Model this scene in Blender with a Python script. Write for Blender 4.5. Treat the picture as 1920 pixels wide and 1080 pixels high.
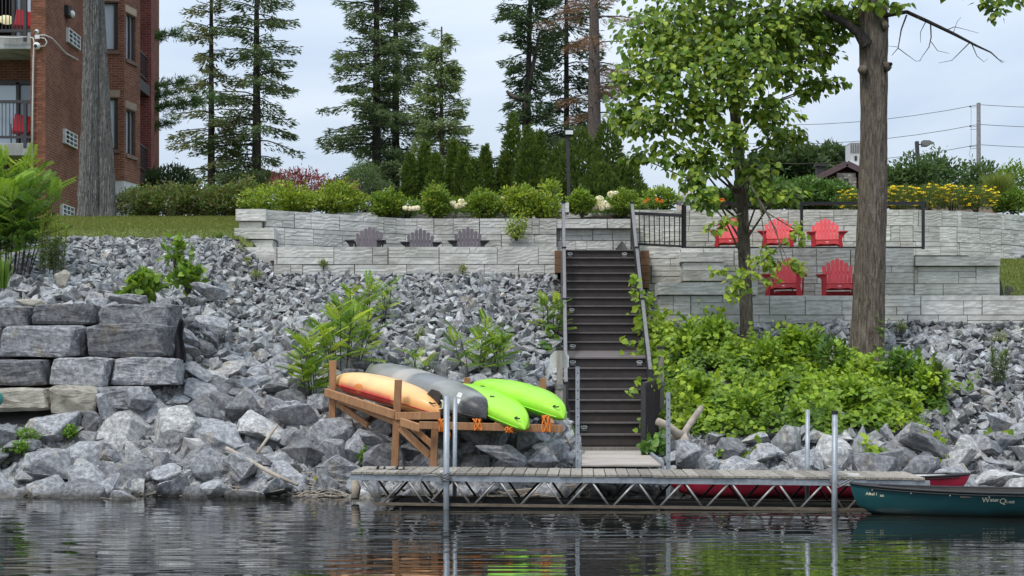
import bpy, bmesh, math, random
import numpy as np
from mathutils import Vector, Matrix, Quaternion
R = math.radians
rng = np.random.default_rng(7)
random.seed(7)
for o in list(bpy.data.objects): bpy.data.objects.remove(o)
scene = bpy.context.scene
COL = scene.collection

# ------------------------------------------------------------------ camera, sky, sun, exposure
CAMZ = 1.67
cam = bpy.data.objects.new('camera', bpy.data.cameras.new('camera'))
COL.objects.link(cam)
cam.location = (0, 0, CAMZ); cam.rotation_euler = (R(90), 0, 0)
cam.data.lens = 50; cam.data.sensor_width = 36; cam.data.shift_y = 0.0865
cam.data.clip_start = 0.1; cam.data.clip_end = 3000
scene.camera = cam

SUN_EL, SUN_AZ = R(57), R(216)          # azimuth measured from +Y clockwise: sun behind the camera, to its left
world = bpy.data.worlds.new('World'); scene.world = world; world.use_nodes = True
nt = world.node_tree; nt.nodes.clear()
def N(nt, t, **kw):
    n = nt.nodes.new(t)
    for k, v in kw.items():
        if hasattr(n, k): setattr(n, k, v)
        else: n.inputs[k].default_value = v
    return n
w_out = N(nt, 'ShaderNodeOutputWorld')
sky = N(nt, 'ShaderNodeTexSky'); sky.sky_type = 'NISHITA'; sky.sun_disc = False
sky.sun_elevation = SUN_EL; sky.sun_rotation = SUN_AZ; sky.air_density = 1.0; sky.dust_density = 2.0
bg1 = N(nt, 'ShaderNodeBackground'); bg1.inputs[1].default_value = 0.08
nt.links.new(sky.outputs[0], bg1.inputs[0])
tc = N(nt, 'ShaderNodeTexCoord')
mp = N(nt, 'ShaderNodeMapping'); mp.inputs['Scale'].default_value = (1.0, 1.0, 3.2)
nt.links.new(tc.outputs['Generated'], mp.inputs[0])
cn = N(nt, 'ShaderNodeTexNoise'); cn.inputs['Scale'].default_value = 2.6; cn.inputs['Detail'].default_value = 6; cn.inputs['Roughness'].default_value = 0.5
cn.inputs['Distortion'].default_value = 0.5
nt.links.new(mp.outputs[0], cn.inputs[0])
cr = N(nt, 'ShaderNodeValToRGB')
cr.color_ramp.elements[0].position = 0.40; cr.color_ramp.elements[0].color = (0.49, 0.585, 0.72, 1)
cr.color_ramp.elements[1].position = 0.62; cr.color_ramp.elements[1].color = (0.67, 0.74, 0.82, 1)
nt.links.new(cn.outputs[0], cr.inputs[0])
# overcast dome: a little brighter towards the zenith, as a clouded sky is
sx = N(nt, 'ShaderNodeSeparateXYZ'); nt.links.new(tc.outputs['Generated'], sx.inputs[0])
mr = N(nt, 'ShaderNodeMapRange'); mr.inputs[1].default_value = 0.0; mr.inputs[2].default_value = 1.0; mr.inputs[3].default_value = 0.80; mr.inputs[4].default_value = 2.1
nt.links.new(sx.outputs[2], mr.inputs[0])
bg2 = N(nt, 'ShaderNodeBackground'); nt.links.new(cr.outputs[0], bg2.inputs[0]); nt.links.new(mr.outputs[0], bg2.inputs[1])
mx = N(nt, 'ShaderNodeMixShader'); mx.inputs[0].default_value = 0.80
nt.links.new(bg1.outputs[0], mx.inputs[1]); nt.links.new(bg2.outputs[0], mx.inputs[2]); nt.links.new(mx.outputs[0], w_out.inputs[0])

sun = bpy.data.objects.new('sun', bpy.data.lights.new('sun', 'SUN')); COL.objects.link(sun)
sun.data.energy = 1.5; sun.data.angle = R(10); sun.data.color = (1.0, 0.95, 0.88)
sdir = Vector((math.sin(SUN_AZ)*math.cos(SUN_EL), math.cos(SUN_AZ)*math.cos(SUN_EL), math.sin(SUN_EL)))
sun.rotation_euler = sdir.to_track_quat('Z', 'Y').to_euler()
vs = scene.view_settings; vs.view_transform = 'Standard'; vs.look = 'None'; vs.exposure = 0.42; vs.gamma = 1; vs.use_curve_mapping = False
scene.cycles.use_denoising = True
scene.cycles.max_bounces = 6; scene.cycles.transparent_max_bounces = 4; scene.cycles.caustics_reflective = False; scene.cycles.caustics_refractive = False

F = 2667.0
def P(px, py, d):                       # the world point that the photograph shows at a pixel, at an estimated distance
    return Vector(((px-960)*d/F, d, CAMZ+(706-py)*d/F))
def PX(px, d): return (px-960)*d/F
def PZ(py, d): return CAMZ+(706-py)*d/F

# ------------------------------------------------------------------ helpers
def tag(o, label=None, cat=None, group=None, kind=None):
    if label: o['label'] = label
    if cat: o['category'] = cat
    if group: o['group'] = group
    if kind: o['kind'] = kind
    return o
def thing(name, label, cat, loc=(0,0,0), rz=0, group=None):
    o = bpy.data.objects.new(name, None); COL.objects.link(o); o.empty_display_size = 0.1
    o.location = loc; o.rotation_euler = (0, 0, rz)
    return tag(o, label, cat, group)
def link(name, me, m=None, parent=None, loc=None, smooth=False, bevel=0):
    if m is not None and not me.materials: me.materials.append(m)
    o = bpy.data.objects.new(name, me); COL.objects.link(o)
    if parent is not None: o.parent = parent
    if loc is not None: o.location = loc
    if smooth: me.polygons.foreach_set('use_smooth', np.ones(len(me.polygons), bool))
    if bevel:
        b = o.modifiers.new('edge', 'BEVEL'); b.width = bevel; b.segments = 1; b.limit_method = 'ANGLE'
    return o
def npmesh(name, V, Fa, col=None):
    V = np.asarray(V, np.float32); Fa = np.asarray(Fa, np.int32)
    me = bpy.data.meshes.new(name); k = Fa.shape[1]; n = len(Fa)
    me.vertices.add(len(V)); me.vertices.foreach_set('co', V.ravel())
    me.loops.add(n*k); me.loops.foreach_set('vertex_index', Fa.ravel())
    me.polygons.add(n); me.polygons.foreach_set('loop_start', np.arange(0, n*k, k, dtype=np.int32))
    me.polygons.foreach_set('use_smooth', np.zeros(n, bool)); me.update(calc_edges=True)
    if col is not None:
        a = me.color_attributes.new('tint', 'FLOAT_COLOR', 'POINT')
        c = np.ones((len(V), 4), np.float32); c[:, :3] = col
        a.data.foreach_set('color', c.ravel())
    return me
class MB:
    def __init__(s): s.v = []; s.f = []
    def add(s, v, f):
        b = len(s.v); s.v += [tuple(map(float, p)) for p in v]; s.f += [tuple(b+i for i in q) for q in f]; return s
    def box(s, c, d, rot=None):
        x, y, z = d[0]/2, d[1]/2, d[2]/2
        v = [Vector((i, j, k)) for k in (-z, z) for j in (-y, y) for i in (-x, x)]
        if rot is not None: v = [rot @ p for p in v]
        c = Vector(c)
        return s.add([p+c for p in v], [(0,2,3,1),(4,5,7,6),(0,1,5,4),(2,6,7,3),(0,4,6,2),(1,3,7,5)])
    def bar(s, a, b, w, h, up=(0,0,1)):             # a rectangular bar from a to b, w across, h along up
        a = Vector(a); b = Vector(b); y = (b-a); L = y.length; y.normalize(); u = Vector(up)
        x = y.cross(u)
        if x.length < 1e-4: x = y.cross(Vector((1,0,0)))
        x.normalize(); z = x.cross(y)
        return s.box((a+b)/2, (w, L, h), Matrix((x, y, z)).transposed())
    def tube(s, pts, r, n=8, caps=True):
        pts = [Vector(p) for p in pts]; m = len(pts)
        rr = [float(q) for q in r] if hasattr(r, '__len__') else [float(r)]*m
        rings = []; px = None
        for i, p in enumerate(pts):
            t = (pts[min(i+1, m-1)]-pts[max(i-1, 0)])
            if t.length < 1e-9: t = Vector((0,0,1))
            t.normalize()
            if px is None:
                px = t.cross(Vector((0,0,1)))
                if px.length < 0.05: px = t.cross(Vector((1,0,0)))
            px = (px - t*px.dot(t)).normalized(); py = t.cross(px)
            rings.append([p+rr[i]*(px*math.cos(2*math.pi*k/n)+py*math.sin(2*math.pi*k/n)) for k in range(n)])
        f = []
        for i in range(m-1):
            for k in range(n):
                f.append((i*n+k, i*n+(k+1) % n, (i+1)*n+(k+1) % n, (i+1)*n+k))
        if caps: f += [tuple(reversed(range(n))), tuple(range((m-1)*n, m*n))]
        return s.add([p for q in rings for p in q], f)
    def prism(s, poly, y0, y1):                      # polygon in x,z extruded along y
        n = len(poly)
        v = [(x, y0, z) for x, z in poly]+[(x, y1, z) for x, z in poly]
        f = [tuple(range(n)), tuple(reversed(range(n, 2*n)))]+[(i, i+n, (i+1) % n+n, (i+1) % n) for i in range(n)]
        return s.add(v, f)
    def ball(s, c, r, n=8, sc=(1,1,1)):
        m = n//2; v = []; f = []
        for i in range(m+1):
            a = math.pi*i/m
            for k in range(n):
                b = 2*math.pi*k/n
                v.append((c[0]+r*sc[0]*math.sin(a)*math.cos(b), c[1]+r*sc[1]*math.sin(a)*math.sin(b), c[2]+r*sc[2]*math.cos(a)))
        for i in range(m):
            for k in range(n): f.append((i*n+k, (i+1)*n+k, (i+1)*n+(k+1) % n, i*n+(k+1) % n))
        return s.add(v, f)
    def mesh(s, name):
        me = bpy.data.meshes.new(name); me.from_pydata(s.v, [], s.f); me.update(); return me
    def build(s, name, m, parent=None, loc=None, smooth=False, bevel=0):
        return link(name, s.mesh(name), m, parent, loc, smooth, bevel)
def nrm(a): return a/np.maximum(np.linalg.norm(a, axis=-1, keepdims=True), 1e-9)
def scatter(T, TF, pos, ax, nz, sc, col=None):
    """copies of a small template (x along ax, z along nz) at pos; returns V, F, per-vertex colour"""
    T = np.asarray(T, float); TF = np.asarray(TF, int); n = len(pos); k = len(T)
    ax = nrm(ax); y = nrm(np.cross(nz, ax)); z = np.cross(ax, y)
    sc = np.asarray(sc, float)
    if sc.ndim == 1: sc = sc[:, None]
    V = pos[:, None, :] + sc[:, None, :1]*(T[None, :, 0, None]*ax[:, None]) + sc[:, None, -1:]*(T[None, :, 1, None]*y[:, None]) + sc[:, None, :1]*(T[None, :, 2, None]*z[:, None])
    Fq = (TF[None]+(np.arange(n)*k)[:, None, None]).reshape(-1, TF.shape[1])
    C = None if col is None else np.repeat(col, k, axis=0)
    return V.reshape(-1, 3), Fq, C
def join(parts):
    V = []; Fq = []; C = []; b = 0
    for v, f, c in parts:
        V.append(v); Fq.append(f+b); C.append(c); b += len(v)
    return np.concatenate(V), np.concatenate(Fq), np.concatenate(C)
DIAMOND = ([(0,0,0),(.42,.5,.05),(1,0,-.03),(.42,-.5,.05)], [(0,1,2),(0,2,3)])
HEART = ([(0,0,0),(.12,.40,.05),(.45,.46,.04),(1.02,0,-.10),(.45,-.46,.04),(.12,-.40,.05),(.5,0,-.03)], [(0,6,1),(1,6,2),(2,6,3),(3,6,4),(4,6,5),(5,6,0)])
OVAL = ([(0,0,0),(.3,.5,.06),(.75,.38,.03),(1,0,-.05),(.75,-.38,.03),(.3,-.5,.06)], [(0,1,2),(0,2,3),(0,3,4),(0,4,5)])
def runit(n, r=None):
    return nrm((r or rng).normal(size=(n, 3)))

# smooth value noise on a grid (for terrain, trunks, stone faces)
_perm = rng.random((64, 64))
def vnoise(x, y):
    x = np.asarray(x, float); y = np.asarray(y, float)
    xi = np.floor(x).astype(int); yi = np.floor(y).astype(int); fx = x-xi; fy = y-yi
    fx = fx*fx*(3-2*fx); fy = fy*fy*(3-2*fy)
    g = lambda a, b: _perm[a % 64, b % 64]
    return (g(xi, yi)*(1-fx)+g(xi+1, yi)*fx)*(1-fy)+(g(xi, yi+1)*(1-fx)+g(xi+1, yi+1)*fx)*fy
def fbm(x, y, o=3):
    s = 0; a = .5
    for i in range(o): s = s+a*vnoise(x*2**i+17*i, y*2**i+5*i); a *= .5
    return s

# ------------------------------------------------------------------ materials
MATS = {}
def newmat(name):
    m = bpy.data.materials.new(name); m.use_nodes = True; m.node_tree.nodes.clear(); return m, m.node_tree
def ramp(nt, src, stops):
    c = nt.nodes.new('ShaderNodeValToRGB'); e = c.color_ramp.elements
    while len(e) < len(stops): e.new(0.5)
    for q, (p, col) in zip(e, stops): q.position = p; q.color = (*col, 1)
    nt.links.new(src, c.inputs[0]); return c.outputs[0]
def noise(nt, coord, scale, detail=4, rough=.55, stretch=None, dist=0):
    if stretch:
        m = nt.nodes.new('ShaderNodeMapping'); m.inputs['Scale'].default_value = stretch; nt.links.new(coord, m.inputs[0]); coord = m.outputs[0]
    n = nt.nodes.new('ShaderNodeTexNoise'); n.inputs['Scale'].default_value = scale; n.inputs['Detail'].default_value = detail
    n.inputs['Roughness'].default_value = rough; n.inputs['Distortion'].default_value = dist
    nt.links.new(coord, n.inputs[0]); return n.outputs[0]
def mix(nt, fac, a, b, mode='MIX'):
    m = nt.nodes.new('ShaderNodeMix'); m.data_type = 'RGBA'; m.blend_type = mode
    for s, v in ((m.inputs[0], fac), (m.inputs[6], a), (m.inputs[7], b)):
        if hasattr(v, 'links'): nt.links.new(v, s)
        elif isinstance(v, (int, float)): s.default_value = v
        else: s.default_value = (*v, 1)
    return m.outputs[2]
def bump(nt, h, strength, dist=.01):
    b = nt.nodes.new('ShaderNodeBump'); b.inputs['Strength'].default_value = strength; b.inputs['Distance'].default_value = dist
    nt.links.new(h, b.inputs['Height']); return b.outputs[0]
def finish(m, nt, col, rough=.7, nor=None, metal=0, spec=.5, emit=None, coat=0):
    p = nt.nodes.new('ShaderNodeBsdfPrincipled'); o = nt.nodes.new('ShaderNodeOutputMaterial')
    if hasattr(col, 'links'): nt.links.new(col, p.inputs['Base Color'])
    else: p.inputs['Base Color'].default_value = (*col, 1)
    if hasattr(rough, 'links'): nt.links.new(rough, p.inputs['Roughness'])
    else: p.inputs['Roughness'].default_value = rough
    p.inputs['Metallic'].default_value = metal; p.inputs['Specular IOR Level'].default_value = spec
    p.inputs['Coat Weight'].default_value = coat
    if nor is not None: nt.links.new(nor, p.inputs['Normal'])
    if emit: p.inputs['Emission Color'].default_value = (*emit[0], 1); p.inputs['Emission Strength'].default_value = emit[1]
    nt.links.new(p.outputs[0], o.inputs[0]); return m
def objco(nt): return nt.nodes.new('ShaderNodeTexCoord').outputs['Object']
def geoco(nt): return nt.nodes.new('ShaderNodeNewGeometry').outputs['Position']
def orand(nt): return nt.nodes.new('ShaderNodeObjectInfo').outputs['Random']
def vcol(nt):
    a = nt.nodes.new('ShaderNodeAttribute'); a.attribute_name = 'tint'; return a.outputs['Color']
def stain(name, c1, c2, scale=6, rough=.7, bstr=.3, bdist=.006, stretch=None, vary=.2, metal=0, spec=.4, fine=60, coat=0):
    """two tones by noise, per-object shade, grain relief"""
    m, nt = newmat(name); co = objco(nt)
    n = noise(nt, co, scale, 5, .6, stretch); c = ramp(nt, n, [(.3, c1), (.7, c2)])
    f = noise(nt, co, fine, 3, .6, stretch)
    c = mix(nt, 1.0, c, ramp(nt, f, [(.25, (.78,.78,.78)), (.75, (1.15,1.15,1.15))]), 'MULTIPLY')
    if vary:
        c = mix(nt, 1.0, c, ramp(nt, orand(nt), [(0, (1-vary,)*3), (1, (1+vary,)*3)]), 'MULTIPLY')
    return finish(m, nt, c, rough, bump(nt, f, bstr, bdist), metal, spec, coat=coat)
def leafmat(name, vary=.0, trans=.35, rough=.45):
    m, nt = newmat(name); c = mix(nt, 1.0, vcol(nt), (1.32, 1.22, 1.15), 'MULTIPLY')
    p = nt.nodes.new('ShaderNodeBsdfPrincipled'); nt.links.new(c, p.inputs['Base Color']); p.inputs['Roughness'].default_value = rough
    p.inputs['Specular IOR Level'].default_value = .35
    t = nt.nodes.new('ShaderNodeBsdfTranslucent')
    nt.links.new(mix(nt, 1.0, c, (1.3, 1.25, .7), 'MULTIPLY'), t.inputs[0])
    s = nt.nodes.new('ShaderNodeMixShader'); s.inputs[0].default_value = trans
    o = nt.nodes.new('ShaderNodeOutputMaterial')
    nt.links.new(p.outputs[0], s.inputs[1]); nt.links.new(t.outputs[0], s.inputs[2]); nt.links.new(s.outputs[0], o.inputs[0])
    return m
def rockmat(name, attr, tone=None):
    m, nt = newmat(name); pos = geoco(nt)
    n1 = noise(nt, pos, 1.7, 4, .6); n2 = noise(nt, pos, 14, 5, .65); n3 = noise(nt, pos, 70, 3, .6)
    base = ramp(nt, n2, [(.32, (.075,.077,.080)), (.5, (.25,.252,.257)), (.68, (.54,.54,.54))])
    base = mix(nt, .35, base, ramp(nt, n3, [(.3, (.10,.105,.115)), (.72, (.48,.48,.48))]))
    vein = noise(nt, pos, 5.5, 6, .62, None, 1.2)
    v = ramp(nt, vein, [(.478, (0,0,0)), (.5, (1,1,1)), (.522, (0,0,0))])
    vm = mix(nt, 1.0, v, ramp(nt, n1, [(.42, (0,0,0)), (.62, (.8,.8,.8))]), 'MULTIPLY')
    base = mix(nt, vm, base, (.58,.58,.57))
    warm = ramp(nt, noise(nt, pos, 3.1, 2, .5), [(.60, (1,1,1)), (.74, (1.22,1.10,.90))])
    base = mix(nt, 1.0, base, warm, 'MULTIPLY')
    if attr: base = mix(nt, 1.0, base, vcol(nt), 'MULTIPLY')
    else: base = mix(nt, 1.0, base, ramp(nt, orand(nt), [(0, tuple(c*.86 for c in tone)), (1, tuple(c*1.14 for c in tone))]), 'MULTIPLY')
    # wet foot of the rocks at the waterline
    z = nt.nodes.new('ShaderNodeSeparateXYZ'); nt.links.new(pos, z.inputs[0])
    wet = ramp(nt, z.outputs[2], [(.03, (.33,.31,.27)), (.11, (1,1,1))])
    base = mix(nt, 1.0, base, wet, 'MULTIPLY')
    h = mix(nt, .5, n2, n3)
    return finish(m, nt, base, .82, bump(nt, h, .6, .035), 0, .25)
def lib():
    M = MATS
    M['rock'] = rockmat('grey_limestone', False, (1.0,1.0,1.02)); M['rock_dark'] = rockmat('dark_limestone', False, (.62,.62,.63)); M['rock_light'] = rockmat('light_limestone', False, (1.36,1.34,1.29)); M['rubble'] = rockmat('grey_limestone_rubble', True)
    # split-face concrete block
    m, nt = newmat('split_stone'); co = geoco(nt)
    s = noise(nt, co, 5, 5, .62, (1, 1, 3.2)); f = noise(nt, co, 55, 3, .6)
    c = ramp(nt, s, [(.25, (.50,.495,.465)), (.55, (.67,.66,.625)), (.8, (.77,.76,.725))])
    c = mix(nt, 1.0, c, ramp(nt, f, [(.2, (.82,.82,.82)), (.8, (1.13,1.13,1.13))]), 'MULTIPLY')
    c = mix(nt, 1.0, c, ramp(nt, orand(nt), [(0, (.82,.82,.81)), (.5, (1,1,.99)), (1, (1.10,1.10,1.09))]), 'MULTIPLY')
    cr_ = ramp(nt, noise(nt, co, 1.0, 5, .6, (2.2, 2.2, 26), .6), [(.484, (1,1,1)), (.492, (.45,.45,.43)), (.500, (1,1,1))]); c = mix(nt, .55, c, mix(nt, 1.0, c, cr_, 'MULTIPLY'))
    blot = ramp(nt, noise(nt, co, 1.3, 4, .6), [(.38, (.72,.72,.69)), (.60, (1,1,1))]); c = mix(nt, 1.0, c, blot, 'MULTIPLY')
    M['stone'] = finish(m, nt, c, .88, bump(nt, f, .4, .004), 0, .2)
    M['leaf'] = leafmat('leaf'); M['leaf_dark'] = leafmat('needle', trans=.42, rough=.6); M['petal'] = leafmat('petal', trans=.2, rough=.7)
    M['wood'] = stain('weathered_board', (.20,.165,.13), (.36,.315,.265), 5, .85, .4, .004, (1, 1, 12), .22, fine=40)
    M['plank'] = stain('grey_dock_board', (.18,.155,.125), (.37,.335,.285), 4, .88, .5, .004, (9, 1, 9), .25, fine=35)
    M['ramp_wood'] = stain('pale_ramp_board', (.34,.29,.25), (.50,.45,.40), 4, .85, .4, .003, (1, 9, 9), .12, fine=40)
    M['cedar'] = stain('stained_cedar', (.30,.142,.062), (.46,.25,.122), 5, .75, .35, .004, (6, 6, 1), .16, fine=45)
    M['timber'] = stain('brown_timber', (.16,.085,.045), (.26,.15,.085), 5, .8, .35, .004, None, .2)
    M['post'] = stain('grey_post', (.19,.17,.145), (.33,.305,.27), 4, .85, .45, .004, (8, 8, 1), .15, fine=40)
    M['composite'] = stain('brown_composite', (.038,.030,.028), (.058,.047,.044), 6, .62, .35, .003, (1, 1, 1), .12, fine=90)
    M['composite_top'] = stain('worn_composite', (.115,.095,.09), (.17,.145,.138), 6, .6, .3, .003, (1, 6, 6), .08, fine=60)
    M['nosing'] = stain('nosing', (.10,.085,.08), (.15,.13,.125), 8, .55, .2, .002, None, .1)
    M['rail_metal'] = stain('dark_rail', (.030,.029,.030), (.045,.043,.043), 9, .42, .1, .001, None, .05, 0, .5)
    M['black_metal'] = stain('black_paint', (.012,.012,.013), (.02,.02,.022), 9, .38, .1, .001, None, .05, 0, .5)
    M['rail_cap'] = stain('grey_handrail', (.15,.143,.143), (.21,.20,.20), 9, .5, .15, .001, None, .05)
    M['galv'] = stain('galvanised_steel', (.27,.295,.32), (.40,.43,.455), 7, .5, .15, .001, (2, 2, 1), .06, .45, .5)
    M['truss'] = stain('dull_galvanised_steel', (.24,.235,.225), (.40,.395,.38), 9, .45, .2, .001, (1, 1, 1), .1, .5, .5)
    M['rusty'] = stain('silted_steel', (.085,.066,.045), (.17,.135,.10), 7, .75, .4, .002, (1, 1, 4), .1)
    M['dark'] = stain('dark_steel', (.025,.023,.02), (.05,.045,.04), 7, .7, .3, .002, None, .1)
    M['rubber'] = stain('black_plastic', (.014,.014,.015), (.024,.024,.025), 9, .55, .1, .001, None, .1)
    M['red_slat'] = stain('faded_red_slat', (.70,.06,.075), (.78,.10,.11), 6, .5, .15, .001, (6, 6, 1), .08)
    M['red'] = stain('red_plastic', (.44,.018,.03), (.54,.03,.045), 6, .45, .15, .001, None, .08)
    M['grey_slat'] = stain('grey_slat', (.085,.070,.083), (.115,.095,.11), 6, .55, .15, .001, (6, 6, 1), .08)
    M['grey_arm'] = stain('charcoal_plastic', (.030,.024,.026), (.045,.038,.04), 6, .5, .15, .001, None, .08)
    M['white'] = stain('white_paint', (.70,.71,.70), (.82,.82,.80), 5, .5, .1, .001, None, .04)
    M['offwhite'] = stain('dull_white', (.50,.51,.49), (.66,.66,.63), 5, .6, .15, .001, None, .04)
    M['orange_rope'] = stain('orange_rope', (.70,.17,.015), (.85,.25,.03), 30, .6, .4, .002, None, .1)
    M['grey_rope'] = stain('grey_chain', (.14,.14,.14), (.30,.30,.29), 30, .5, .4, .002, None, .1, .4)
    M['bark_pine'] = M['bark'] = None
    for nm, a, b, st in (('bark', (.070,.056,.043), (.29,.245,.195), (4, 4, .8)), ('bark_pine', (.085,.080,.076), (.31,.30,.28), (5, 5, 1.8)), ('bark_dark', (.035,.03,.026), (.095,.083,.074), (6, 6, 2)), ('bark_dead', (.085,.066,.055), (.20,.165,.145), (6, 6, 2))):
        m, nt = newmat(nm); co = objco(nt)
        n = noise(nt, co, 5, 6, .68, st, .5); k = noise(nt, co, 40, 3, .6)
        c = ramp(nt, n, [(.32, a), (.68, b)]); c = mix(nt, 1.0, c, ramp(nt, k, [(.3, (.75,.75,.75)), (.7, (1.2,1.2,1.2))]), 'MULTIPLY')
        M[nm] = finish(m, nt, c, .92, bump(nt, n, 1.0, .06), 0, .15)
    M['driftwood'] = stain('driftwood', (.27,.22,.17), (.45,.39,.32), 6, .85, .4, .004, (1, 1, 1), .1)
    M['twig'] = stain('dead_twig', (.055,.045,.038), (.10,.085,.072), 9, .9, .3, .002)
    M['soil'] = stain('dark_soil', (.035,.033,.032), (.075,.072,.07), 3, .95, .6, .02, None, 0)
    M['mulch'] = stain('brown_mulch', (.022,.015,.011), (.06,.042,.032), 18, .95, .9, .03, None, 0)
    M['grass'] = stain('lawn_turf', (.095,.125,.028), (.155,.19,.045), 2.2, .9, .6, .02, None, 0)
    M['glass'] = finish(*newmat('window_glass'), (.16,.20,.23), .04, None, 0, 1.0)
    M['sky_pane'] = finish(*newmat('sky_reflection_pane'), (.52,.60,.67), .12, None, 0, .8)  # pale blue puts the reflected sky into the pane colour
    M['winframe'] = stain('brown_window_frame', (.040,.032,.028), (.06,.05,.045), 6, .5, .1, .001)
    M['lintel'] = stain('tan_lintel', (.30,.235,.17), (.38,.30,.225), 6, .85, .3, .004)
    M['sill'] = stain('brown_sill', (.14,.09,.07), (.20,.14,.11), 6, .85, .3, .004)
    M['concrete'] = stain('stained_concrete', (.22,.225,.215), (.47,.475,.46), 2.5, .9, .3, .004, (1, 1, .4), 0)
    M['stucco'] = stain('pale_stucco', (.50,.51,.51), (.58,.585,.58), 3, .9, .3, .003, None, 0)
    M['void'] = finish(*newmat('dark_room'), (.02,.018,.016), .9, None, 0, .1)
    M['plastic_dark'] = finish(*newmat('smoked_lens'), (.03,.05,.05), .1, None, 0, .6)
    M['lamp_glow'] = finish(*newmat('lit_lamp'), (.9,.85,.6), .5, None, 0, .3, ((1.0,.92,.55), .45))
    M['lamp_glass'] = finish(*newmat('lamp_glass'), (.72,.74,.72), .3, None, 0, .5)
    M['fabric'] = stain('black_geotextile', (.010,.010,.012), (.022,.022,.026), 14, .8, .5, .01)
    M['sidingred'] = stain('maroon_siding', (.07,.022,.024), (.11,.036,.036), 8, .7, .3, .004, (6, 6, 1))
    M['fascia'] = stain('maroon_fascia', (.085,.05,.052), (.13,.085,.085), 5, .6, .1, .001)
    M['shingle'] = stain('dark_shingle', (.055,.05,.052), (.10,.095,.10), 12, .9, .5, .01)
    M['shinglebrown'] = stain('brown_shingle', (.17,.11,.09), (.27,.19,.16), 12, .9, .5, .01)
    M['cabinstone'] = stain('fieldstone', (.20,.17,.14), (.50,.45,.38), 4, .9, .5, .02, None, .3)
    M['skin'] = stain('skin', (.50,.30,.22), (.56,.35,.27), 8, .55, .1, .001)
    M['hair'] = stain('hair', (.10,.055,.035), (.17,.10,.06), 20, .7, .4, .002)
    M['shirt'] = stain('shirt', (.62,.60,.60), (.72,.70,.70), 8, .8, .2, .002)
    M['trousers'] = stain('trousers', (.03,.035,.05), (.05,.055,.075), 8, .8, .2, .002)
    M['decal'] = finish(*newmat('decal_white'), (.78,.78,.74), .5)
    M['decal_cream'] = finish(*newmat('decal_cream'), (.70,.66,.48), .5)
    M['teal_ball'] = stain('teal_plastic', (.03,.19,.17), (.05,.26,.23), 6, .5, .1, .001)
    M['mortar'] = stain('mortar', (.24,.21,.185), (.33,.29,.26), 6, .95, .3, .004, None, 0)
    M['brick_unit'] = stain('single_brick', (.175,.062,.035), (.25,.108,.062), 7, .9, .5, .004, None, .28)
    # brick in running bond, u along the wall (x+y), v up
    for nm, c1, c2, mo in (('brick', (.180,.068,.038), (.240,.108,.064), (.29,.25,.22)), ('brick_pink', (.20,.055,.046), (.25,.08,.068), (.30,.24,.22))):
        m, nt = newmat(nm); pos = geoco(nt)
        s = nt.nodes.new('ShaderNodeSeparateXYZ'); nt.links.new(pos, s.inputs[0])
        ad = nt.nodes.new('ShaderNodeMath'); ad.operation = 'ADD'; nt.links.new(s.outputs[0], ad.inputs[0]); nt.links.new(s.outputs[1], ad.inputs[1])
        cb = nt.nodes.new('ShaderNodeCombineXYZ'); nt.links.new(ad.outputs[0], cb.inputs[0]); nt.links.new(s.outputs[2], cb.inputs[1])
        b = nt.nodes.new('ShaderNodeTexBrick'); nt.links.new(cb.outputs[0], b.inputs[0])
        b.inputs['Color1'].default_value = (*c1, 1); b.inputs['Color2'].default_value = (*c2, 1); b.inputs['Mortar'].default_value = (*mo, 1)
        b.inputs['Scale'].default_value = 1; b.inputs['Brick Width'].default_value = .235; b.inputs['Row Height'].default_value = .078; b.inputs['Mortar Size'].default_value = .0055
        b.inputs['Mortar Smooth'].default_value = .2; b.inputs['Bias'].default_value = -.2
        n = noise(nt, pos, 1.1, 4, .6); c = mix(nt, 1.0, b.outputs[0], ramp(nt, n, [(.3, (.66,.63,.62)), (.6, (1.05,1.05,1.05))]), 'MULTIPLY')
        c = mix(nt, 1.0, c, ramp(nt, noise(nt, pos, 22, 2, .5), [(.3, (.72,.72,.72)), (.7, (1.2,1.2,1.2))]), 'MULTIPLY')
        inv = nt.nodes.new('ShaderNodeMath'); inv.operation = 'SUBTRACT'; inv.inputs[0].default_value = 1; nt.links.new(b.outputs['Fac'], inv.inputs[1])
        M[nm] = finish(m, nt, c, .9, bump(nt, inv.outputs[0], .6, .012), 0, .2)
    # river water: dark, with small ripples running across the view
    m, nt = newmat('river_water'); pos = geoco(nt)
    a = noise(nt, pos, 1.0, 2, .5, (.6, 2.6, 1), .5); b_ = noise(nt, pos, 1.0, 1, .5, (.7, 4.6, 1), .2); c_ = noise(nt, pos, 1.0, 2, .5, (.16, .5, 1))
    h = mix(nt, .45, a, b_); h = mix(nt, .25, h, c_)
    M['water'] = finish(m, nt, (.012,.013,.011), .015, bump(nt, h, .8, .022), 0, .9)
lib()
M = MATS
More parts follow.
